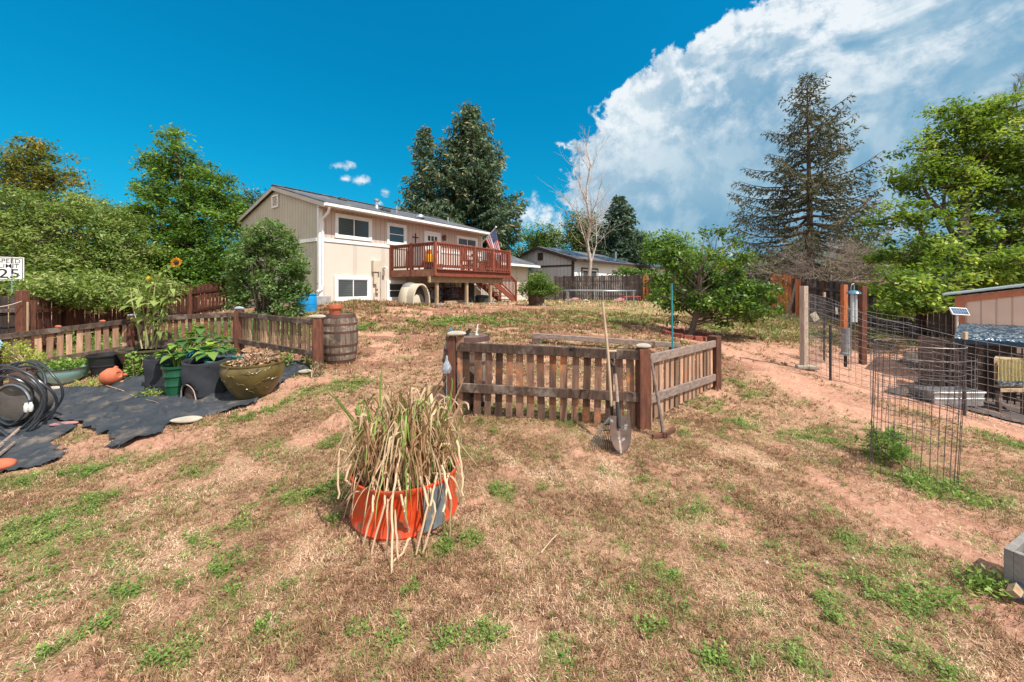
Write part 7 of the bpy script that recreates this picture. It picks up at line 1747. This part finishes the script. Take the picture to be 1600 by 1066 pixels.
# fence line on the ground
line = [gp(1256, 576), gp(1302, 592), gp(1372, 611), gp(1440, 628), gp(1508, 646), gp(1600, 670), gp(1680, 695)]
wf = thing('wire_fence', line[0], 'long welded wire fence with dark steel posts separating the lawn from the chicken run', 'fence')
hts = [1.42, 1.32, 1.2, 1.15, 1.1, 1.1, 1.1]
def along(line, step):
    out = []
    for i, (a, b) in enumerate(zip(line[:-1], line[1:])):
        L = (b-a).length; n = max(1, int(L/step))
        for k in range(n): f = k/n; p = a.lerp(b, f); out.append((Vector((p.x, p.y, gz(p.x, p.y))), i + f))
    out.append((line[-1], len(line)-1.0)); return out
al = along(line, .095); nr_ = 11; random.seed(2)
def hf(x): i = min(int(x), len(hts)-2); return hts[i]*(1-(x-i)) + hts[i+1]*(x-i)
wav = [Vector((random.gauss(0, .012), random.gauss(0, .012), 0)) for _ in al]
cols = [[p + w_ + ZU*.01, p + w_*.5 + ZU*hf(x)*.5, p + ZU*hf(x)] for (p, x), w_ in zip(al, wav)]
rows = [[p + (w_ if k < nr_/2 else w_*.3) + ZU*(.01 + (hf(x)-.01)*(k/nr_)**1.05) for (p, x), w_ in zip(al, wav)] for k in range(nr_+1)]
wires('wire_mesh', rows, cols, 'wire', wf, .0034)
mb = MB(); mb.beam(g - ZU*.1, g + ZU*hw_, .09, .11, up=(1, .3, 0)); mb.build('wooden_post', pm('pale silvered post', (.46, .36, .28), (.34, .25, .20), 5, (6, 6, 1), rough=.85, bump=.5), wf, bevel=.006)
mb = MB(); mb.box(g + Vector((.05, -.02, .03)), (.36, .16, .07), -.3); mb.build('post_footing', M['stone_white'], wf, bevel=.02)
def tpost(parent, g, h, cap=True, name='steel_post'):
    m_ = MB(); m_.frame_box(g + Vector((-.018, 0, -.1)), (.036, 0, 0), (0, .004, 0), (0, 0, h+.1)); m_.frame_box(g + Vector((-.002, .004, -.1)), (.004, 0, 0), (0, .03, 0), (0, 0, h+.1))
    z = .1
    while z < h - .1: m_.box(g + Vector((0, -.005, z)), (.014, .008, .012)); z += .055
    p = m_.build(name, M['black_metal'], parent)
    if cap: m_ = MB(); m_.box(g + ZU*(h + .02), (.045, .04, .11)); m_.build('post_cap', M['handle'], p, bevel=.006)
q = gp(1508, 648); tpost(wf, q, EYE + (HY-527)/FPX*q.y - q.z); q = gp(1298, 594); tpost(wf, q, EYE + (HY-508)/FPX*q.y - q.z, False)
# second run of wire, farther back, from the wood post towards the tree
line2 = [gp(1256, 574), gat(1290, 8.6), gat(1345, 9.0), gat(1420, 8.9), gat(1492, 8.6)]
wf2 = thing('wire_fence', line2[0], 'second welded wire fence on two orange posts behind the first, across the chicken run', 'fence')
hts = [1.42, 1.45, 1.25, 1.2, 1.1]; al = along(line2, .11); cols = [[p, p + ZU*hf(x)] for p, x in al]; rows = [[p + ZU*hf(x)*(k/10) for p, x in al] for k in range(11)]
wires('wire_mesh', rows, cols, 'wire', wf2, .0036)
q = gat(1288, 8.7); tpost(wf2, q, EYE + (HY-462)/FPX*q.y - q.z, True)
q = gat(1319, 8.3); mb = MB(); mb.beam(at(1319, 514, 8.3), at(1319, 445, 8.3), .09, .09, up=(1, 0, 0)); op = mb.build('orange_post', M['wood_new'], wf2, bevel=.005)
pb_ = at(1321, 552, 8.25); mb = MB(); mb.tube([at(1321, 512, 8.25), pb_], .075, 16, cap=False); mb.tube([at(1321, 512, 8.25), pb_], .066, 16, cap=False); mb.lathe(pb_ - ZU*.0, [(.06, -.03), (.1, -.035), (.1, .01), (.076, .02)], 18); mb.build('grey_sleeve', pm('grey plastic pipe', (.25, .25, .26), rough=.5), op, smooth=True)
mb = MB(); gg = gat(1321, 8.3); mb.tube([gg, Vector((gg.x, gg.y, pb_.z))], .03, 8); mb.build('pipe_foot', M['black_metal'], op)
q = gat(1348, 9.0); mb = MB(); mb.beam(q, at(1348, 447, 9.0), .11, .11, up=(1, 0, 0)); mb.build('orange_post', M['wood_post'], wf2, bevel=.005)
# bird feeder
q = at(1334, 457, 8.0); gq_ = gat(1334, 8.0)
t = thing('bird_feeder', gq_, 'tube bird feeder with a blue metal dome hanging from a curved hook', 'bird feeder')
mb = MB(); mb.tube([gq_ + Vector((-.06, 0, 0)), q + Vector((-.06, 0, .1)), q + Vector((-.04, 0, .17)), q + Vector((0, 0, .18)), q + Vector((.01, 0, .1)), q + Vector((.0, 0, .03))], .008, 6); mb.build('hook', M['steel'], t, smooth=True)
mb = MB(); mb.lathe(q, [(.13, -.03), (.11, .01), (.06, .04), (0, .05)], 20); mb.build('dome', pm('blue metal dome', (.12, .28, .42), rough=.2, metal=.7, bump=0), t, smooth=True)
for dx in (-.035, .035): mb = MB(); mb.tube([q + Vector((dx, 0, -.01)), q + Vector((dx, 0, -.62))], .033, 10); mb.build('seed_tube', pm('milky plastic tube', (.45, .48, .50), (.35, .38, .4), rough=.4, bump=0), t, smooth=True)
# hanging tags
for px, py, d, w_, h_, an, lab in ((1273, 495, 7.9, .13, .18, .5, 'tilted pale paper card fixed to the wire behind the silvered post'), (1307, 486, 8.5, .05, .15, .1, 'small white tag hanging on the wire left of the grey pipe')):
    q = at(px, py, d); t = thing('tag', q, lab, 'tag'); mb = MB(); ux = Vector((math.cos(an), 0, math.sin(an))); uy = Vector((-math.sin(an), 0, math.cos(an))); mb.prism([(-w_/2, -h_/2), (w_/2, -h_/2), (w_/2, h_/2), (-w_/2, h_/2)], q, ux, uy, .006); mb.build('card', M['stone_white'], t)
    mb = MB(); mb.tube([q + uy*h_/2, q + uy*h_/2 + ZU*.12], .003, 4); mb.build('string', M['wire'], t)
# tall round wire cage in the foreground
g = gp(1420, 738); g = Vector((2.0*0 + (1424-800)/FPX*3.36, 3.36, 0)); g.z = gz(g.x, g.y)
t = thing('wire_cage', g, 'tall round cage of rusty welded wire standing over weeds at the right', 'cage')
Rc = .27; Hc = 1.17; N = 34; random.seed(3)
def cg(a, z, k=1): return g + Vector((Rc*math.cos(a)*(1 + .04*math.sin(2*a+1))*(1 + .05*z) + .05*z, Rc*math.sin(a)*(1+.03*z), z))
cols = [[cg(2*PI*i/N + random.gauss(0, .02), z) for z in (.02, .4, .8, Hc)] for i in range(N)]
zr = [.05 + (Hc - .05)*k/10 for k in range(11)]; rows = [[cg(2*PI*i/40, z) for i in range(41)] for z in zr if z > .32 or random.random() < .2]
wires('cage_wire', rows, cols, 'wire_dark', t, .0021)
mb = MB(); mb.tube([cg(2*PI*i/40, Hc) for i in range(41)], .0032, 5, cap=False); mb.build('top_ring', M['wire'], t)
# second, lower coil of wire behind it
g = gp(1530, 650); g = gat(1440, 5.4)
t = thing('wire_roll', g, 'loose roll of bluish garden wire lying behind the round cage', 'wire roll')
cols = []; rows = [[g + Vector((.62*math.cos(2*PI*i/40), .4*math.sin(2*PI*i/40), z)) for i in range(41)] for z in (.3, .42, .55, .68, .8)]; cols = [[g + Vector((.62*math.cos(2*PI*i/34), .4*math.sin(2*PI*i/34), z)) for z in (.02, .8)] for i in range(34)]
wires('roll_wire', rows, cols, 'wire', t, .0024)
# weeds in the foot of the cage
def lowweeds(px, py, w_, h_, n, L, label, seed, mat='weed', tint=(.4, .2)):
    g = gp(px, py); s = g.y/FPX; t = thing('weed_clump', g, label, 'weeds'); rng = np.random.default_rng(seed)
    pts_ = [Vector((g.x + rng.normal(0, .4)*w_*s*.6, g.y + rng.normal(0, .4)*w_*s*.45, 0)) for _ in range(30)]
    pts_ = [Vector((p.x, p.y, gz(p.x, p.y) + rng.random()*h_*s)) for p in pts_]
    leafy(t, pts_, n, L, mat, seed, spread=.03, tint=tint, up=.5, stems=18, base=None, asp=.4); return t
lowweeds(1392, 722, 80, 42, 1700, .04, 'dark green leafy weeds growing inside the round wire cage', 101); lowweeds(1455, 766, 110, 10, 900, .032, 'pale green weeds spreading in front of the round wire cage', 102, tint=(.6, .2)); lowweeds(1535, 925, 34, 14, 380, .03, 'bright green weeds in the shade left of the cinder block', 103, tint=(.65, .2))
lowweeds(1470, 945, 80, 5, 320, .028, 'low broad leafed weeds left of the cinder blocks', 104, tint=(.6, .2))
# cinder blocks at the lower right
M['cinder'] = pm('cinder block concrete', (.26, .235, .22), (.20, .18, .17), 14, rough=.95, bump=.7, bscale=70)
def cblock(o, ux, uy, uz, L, W_, H_, label, parent=None):
    """hollow concrete block: two cells open along uz"""
    t = thing('cinder_block', o, label, 'block'); mb = MB(); o = Vector(o); ux, uy, uz = Vector(ux), Vector(uy), Vector(uz); th = .032
    mb.frame_box(o, ux*L, uy*th, uz*H_); mb.frame_box(o + uy*(W_-th), ux*L, uy*th, uz*H_)
    for x in (0, L/2 - th/2, L - th): mb.frame_box(o + ux*x + uy*th, ux*th, uy*(W_-2*th), uz*H_)
    mb.build('block_body', M['cinder'], t, bevel=.003); return t
# upper block: near-left corner column at px 1568
cA = at(1568, 856, 2.02); uxb = Vector((.90, .43, 0)).normalized(); uyb = Vector((.43, -.90, 0)).normalized()
zb_ = EYE + (HY-906)/FPX*2.02
gC = gz(cA.x, cA.y)
cblock(Vector((cA.x, cA.y, zb_)), uxb, uyb, ZU, .39, .19, cA.z - zb_, 'hollow cinder block lying on top of another at the lower right edge')
lo = Vector((cA.x, cA.y, gC - .03)) + uxb*.07 + uyb*.03; cblock(lo, uxb, uyb, ZU, .34, .16, zb_ - gC + .026, 'cinder block standing under the upper cinder block at the lower right edge')
q = Vector((cA.x, cA.y, 0)) + uxb*.0 + uyb*.03; q.z = gC
t = thing('stake_head', q, 'blue grey steel stake with a split wooden cap under the cinder block', 'stake'); 
a_ = q + Vector((-.02, -.03, .03)); mb = MB(); mb.tube([a_ + Vector((.06, .02, .04)), a_ + Vector((-.03, -.02, .015))], [.03, .026], 12); mb.build('steel_sleeve', pm('blue grey steel', (.10, .16, .24), rough=.35, metal=.5), t, smooth=True)
mb = MB(); mb.tube([a_ + Vector((.0, .0, .045)), a_ + Vector((-.055, -.03, .03))], [.026, .024], 4); mb.build('wooden_cap', M['wood_bare'], t)

# ---- coop / shed
M['coop'] = siding('taupe coop siding', (.66, .50, .41), (.60, .45, .37), .185, Vector((.656, -.755, 0)))
M['coop_trim'] = pm('salmon orange trim board', (.45, .17, .09), (.38, .14, .08), 5, (3, 3, 1), rough=.75, tv=.1)
CO = at(1492, 600, 7.7); CO.z = gz(CO.x, CO.y) - .05; CX = Vector((.656, -.755, 0)).normalized(); CY = Vector((.755, .656, 0)).normalized(); CLn = 2.6
ztl = EYE + (HY-463)/FPX*7.7; ztr = ztl + .50
coop = thing('coop', CO, 'taupe panelled chicken coop with salmon trim and pale sloping metal roof at the right edge', 'coop')
mb = MB(); mb.prism([(0, 0), (CLn, 0), (CLn, ztr - CO.z), (0, ztl - CO.z)], CO, CX, ZU, -1.9); mb.build('wall', M['coop'], coop)
mb = MB(); mb.frame_box(CO - CY*.028 - CX*.0, CX*.13, CY*.025, ZU*(ztl - CO.z + .005)); mb.build('corner_trim', M['coop_trim'], coop)
mb = MB(); a = CO + ZU*(ztl - CO.z - .11) - CY*.026 + CX*.131; b_ = CO + CX*CLn + ZU*(ztr - CO.z - .11) - CY*.026
mb.frame_box(a, b_ - a, -CY*-.02, ZU*.115); mb.build('fascia', M['coop_trim'], coop)
mb = MB(); a = CO + ZU*(ztl - CO.z + .012) - CY*.14 - CX*.16; mb.frame_box(a, CX*(CLn+.3) + ZU*(.50*(CLn+.3)/CLn), CY*2.2, ZU*.03); mb.build('roof', pm('pale blue metal sheet', (.45, .52, .58), (.38, .45, .52), 4, rough=.35, metal=.4, bump=.05), coop)
# solar panel on a stick
q = at(1498, 487, 7.35); t = thing('solar_charger', (q.x, q.y, CO.z), 'small white framed solar panel on a stick at the left corner of the coop', 'solar panel')
mb = MB(); mb.tube([Vector((q.x, q.y+.03, CO.z)), q + Vector((0, .02, 0))], .015, 6); mb.build('stick', M['white'], t)
ux = Vector((.98, -.05, -.06)).normalized(); uy = Vector((.03, .45, .9)).normalized()
def pan(x0, y0, x1, y1, th, off, nm, mt, par): m_ = MB(); m_.prism([(x0, y0), (x1, y0), (x1, y1), (x0, y1)], q + ux.cross(uy).normalized()*off, ux, uy, th); return m_.build(nm, M[mt], par)
pf = pan(-.155, -.075, .155, .075, .02, 0, 'panel_frame', 'white', t); pan(-.14, -.06, .14, .06, .003, .0205, 'panel_glass', 'solar', pf)
m_ = MB()
for x in (-.093, -.047, 0, .047, .093): m_.prism([(x-.002, -.06), (x+.002, -.06), (x+.002, .06), (x-.002, .06)], q + ux.cross(uy).normalized()*.0238, ux, uy, .001)
m_.prism([(-.14, -.002), (.14, -.002), (.14, .002), (-.14, .002)], q + ux.cross(uy).normalized()*.0250, ux, uy, .001); m_.build('cell_lines', M['steel'], pf)
# hutch roof: crinkled foil sheet over the run
mm, nt, pp, oo = newmat('crinkled foil'); tcx = nt.new('ShaderNodeTexCoord'); vo = nt.new('ShaderNodeTexVoronoi'); vo.inputs['Scale'].default_value = 22; nt.l.new(tcx.outputs['Object'], vo.inputs['Vector'])
nt.put(pp.inputs['Base Color'], nt.mix(nt.sstep(nt.noise(tcx.outputs['Object'], 14, 4), .4, .65), (.03, .06, .09), (.22, .27, .31))); pp.inputs['Metallic'].default_value = .75; pp.inputs['Roughness'].default_value = .4
bb = nt.new('ShaderNodeBump'); bb.inputs['Strength'].default_value = 1; bb.inputs['Distance'].default_value = .02; nt.l.new(vo.outputs['Distance'], bb.inputs['Height']); nt.l.new(bb.outputs[0], pp.inputs['Normal']); M['foil'] = mm
dH = 6.5
A0_ = at(1490, 528, dH); B0_ = at(1650, 538, dH - .7); A1_ = at(1500, 505, dH + .75); B1_ = at(1650, 511, dH - .05)
hut = thing('hutch', gat(1500, dH), 'low hutch under a crinkled foil covered sloping sheet in front of the coop', 'hutch')
def foil():
    V = []; nu, nv = 60, 16; rng = np.random.default_rng(4)
    for j in range(nv+1):
        for i in range(nu+1):
            u, v = i/nu, j/nv; p = A0_.lerp(B0_, u).lerp(A1_.lerp(B1_, u), v); p = p + ZU*(.035*math.sin(v*PI) + rng.normal(0, .006)); V.append(p)
    i_ = np.arange((nu+1)*(nv+1)).reshape(nv+1, nu+1); F = np.stack([i_[:-1, :-1], i_[:-1, 1:], i_[1:, 1:], i_[1:, :-1]], -1).reshape(-1, 4)
    o = np_mesh('foil_roof', V, [F], M['foil'], hut); m_ = o.modifiers.new('thick', 'SOLIDIFY'); m_.thickness = .01
foil()
mb = MB(); mb.beam(A0_ - ZU*.045 - Vector((.0, .01, 0)), B0_ - ZU*.045 - Vector((0, .01, 0)), .05, .075); mb.build('roof_edge', pm('dark blue edge', (.015, .05, .09), rough=.4, bump=0), hut)
mb = MB()
for f in (.1, .36, .9):
    p = A0_.lerp(B0_, f) + Vector((0, .1, 0)); mb.beam(Vector((p.x, p.y, gz(p.x, p.y))), p - ZU*.03, .05, .05, up=(1, 0, 0))
mb.build('hutch_posts', M['wood_dark'], hut)
q0 = A0_.lerp(B0_, .02) + Vector((0, .55, 0)); q1 = A0_.lerp(B0_, 1) + Vector((0, .45, 0)); zg_ = gz(q0.x, q0.y)
mb = MB(); mb.frame_box(Vector((q0.x, q0.y, zg_)), Vector((q1.x-q0.x, q1.y-q0.y, 0)), (0, .05, 0), ZU*(q0.z - zg_ - .05)); mb.build('back_panel', pm('dark brown boards', (.16, .10, .075), (.10, .065, .05), 5, (5, 1, 1), rough=.9), hut)  # brown board colour mottled by noise
mb = MB()
for k in range(4): z_ = zg_ + .15 + k*.22; mb.beam(Vector((q0.x, q0.y - .42, z_)), Vector((q1.x, q1.y - .42, z_)), .02, .02)
for k in range(16): p = q0.lerp(q1, k/15); mb.beam(Vector((p.x, p.y - .42, zg_)), Vector((p.x, p.y - .42, q0.z - .1)), .012, .012, up=(1, 0, 0))
mb.build('hutch_bars', M['black_metal'], hut)
# nest box with straw coloured sheet
a = at(1553, 605, 6.0); b = at(1600, 560, 6.0)
t = thing('nest_box', gat(1575, 6.0), 'pale wooden nest box with a straw yellow wrinkled front under the foil roof', 'nest box')
mb = MB(); x0, x1, z0, z1 = a.x, b.x, a.z, b.z
mb.frame_box((x0, 6.0, z0), (x1-x0, 0, 0), (.40, .30, 0), (0, 0, z1-z0)); mb.build('box_body', M['wood_bare'], t, bevel=.006)
V = []; nu, nv = 40, 10
for j in range(nv+1):
    for i in range(nu+1): u = i/nu; v = j/nv; V.append((x0 + .02 + (x1-x0-.04)*u, 5.985 - .012*(1+math.sin(u*48 + .8*math.sin(v*3))), z0 + .10 + (z1-z0-.12)*v))
i_ = np.arange((nu+1)*(nv+1)).reshape(nv+1, nu+1); F = np.stack([i_[:-1, :-1], i_[:-1, 1:], i_[1:, 1:], i_[1:, :-1]], -1).reshape(-1, 4)
np_mesh('straw_sheet', V, [F], pm('straw yellow sheet', (.42, .36, .17), (.34, .29, .13), 6, (8, 1, 1), rough=.6, bump=.1), t, smooth=True)
mb = MB(); mb.frame_box((x0 + .01, 5.94, z0 + .03), (x1-x0-.02, 0, 0), (0, .06, 0), (0, 0, .07)); mb.build('foil_strip', M['foil'], t)
mb = MB(); mb.frame_box((x0 - .02, 5.9, z0 - .05), (x1-x0+.04, 0, 0), (.48, .38, 0), (0, 0, .045)); mb.build('box_shelf', M['wood_bare'], t)
for xx in (x0 + .02, x1 - .06):
    mb = MB(); mb.frame_box((xx, 5.95, gz(xx, 6.0) - .05), (.05, 0, 0), (0, .05, 0), (0, 0, z0 - .05 - gz(xx, 6.0) + .05)); mb.build('leg', M['wood_dark'], t)
# grey feeding trough on the ground cloth
q = gp(1508, 640) + Vector((0, .25, 0)); q.z = gz(q.x, q.y)
t = thing('metal_trough', q, 'low galvanised metal trough behind the steel post of the wire fence', 'trough')
mb = MB(); mb.prism([(-.36, 0), (.36, 0), (.42, .22), (.38, .22), (.33, .03), (-.33, .03), (-.38, .22), (-.42, .22)], q + Vector((0, -.16, 0)), (1, 0, 0), ZU, -.36)
mb.frame_box(q + Vector((-.38, -.17, .01)), (.76, 0, 0), (0, .012, 0), (0, 0, .2)); mb.frame_box(q + Vector((-.38, .19, .01)), (.76, 0, 0), (0, .012, 0), (0, 0, .2)); mb.build('trough_wall', M['steel'], t)
mb = MB(); mb.tube([q + Vector((-.4, -.18, .215)), q + Vector((.4, -.18, .215))], .012, 6); mb.tube([q + Vector((-.38, -.175, .12)), q + Vector((.38, -.175, .12))], .009, 6); mb.build('trough_rim', M['white'], t)
# shade cloth laid over the run's soil
M['shade'] = pm('brown grey shade cloth', (.085, .065, .06), (.06, .048, .045), 6, rough=.9, bump=.4, c3=(.18, .11, .08), s3=2.5)
SH = [gp(*p) for p in ((1373, 611), (1400, 606), (1425, 598), (1438, 586), (1432, 578), (1398, 566), (1412, 558), (1410, 548), (1480, 552), (1560, 565), (1680, 590), (1700, 690), (1600, 664), (1500, 640), (1440, 626))]
sheet('shade_cloth', SH, 'dark brown shade cloth lying over the soil of the chicken run', 'shade cloth', M['shade'], .012, .03, 25, .02)

# ================================================================ GROUPS OF LIKE THINGS
GROUPS = {'deck_chair': 'patio chairs on the deck', 'bicycle': 'bicycles parked under the deck', 'wine_barrel': 'old wine barrels beside the picket fences',
          'picket_enclosure': 'low picket fences around the garden beds', 'grow_bag': 'black felt grow bags', 'cinder_block': 'stacked cinder blocks at the lower right',
          'spruce_tree': 'spruce trees beyond the fences', 'board_fence': 'board fences around the yard', 'rock': 'rocks on the far lawn',
          'wire_fence': 'wire fences of the chicken run', 'glazed_pot': 'glazed pots of the left bed', 'bucket': 'buckets among the pots', 'bowl_planter': 'bowl planters of the left bed',
          'weed_fabric': 'black weed fabric sheets', 'beam': 'timbers lying behind the picket fence', 'support_block': 'support blocks under the long timber',
          'hose_connector': 'hose connectors in the hose coil', 'tag': 'tags hanging on the wire fence', 'stick': 'sticks and laths lying on the ground', 'weed_clump': 'weed clumps at the right',
          'plant': 'plants of the left bed', 'wooden_post': 'stained posts at the fences', 'tree': 'leafy trees around the yard', 'shed': 'small sheds beyond the fences', 'hand_tool': 'small tools on the barrel top'}
for nm, ph in GROUPS.items():
    L_ = [o for o in bpy.data.objects if o.parent is None and o.name.split('.')[0] == nm and 'category' in o]
    if len(L_) > 1:
        for o in L_: o['group'] = ph
for o in bpy.data.objects:
    if o.parent is None and o.get('category') == 'stone':
        o['group'] = 'stones and pebbles on the posts, rails and fabric'
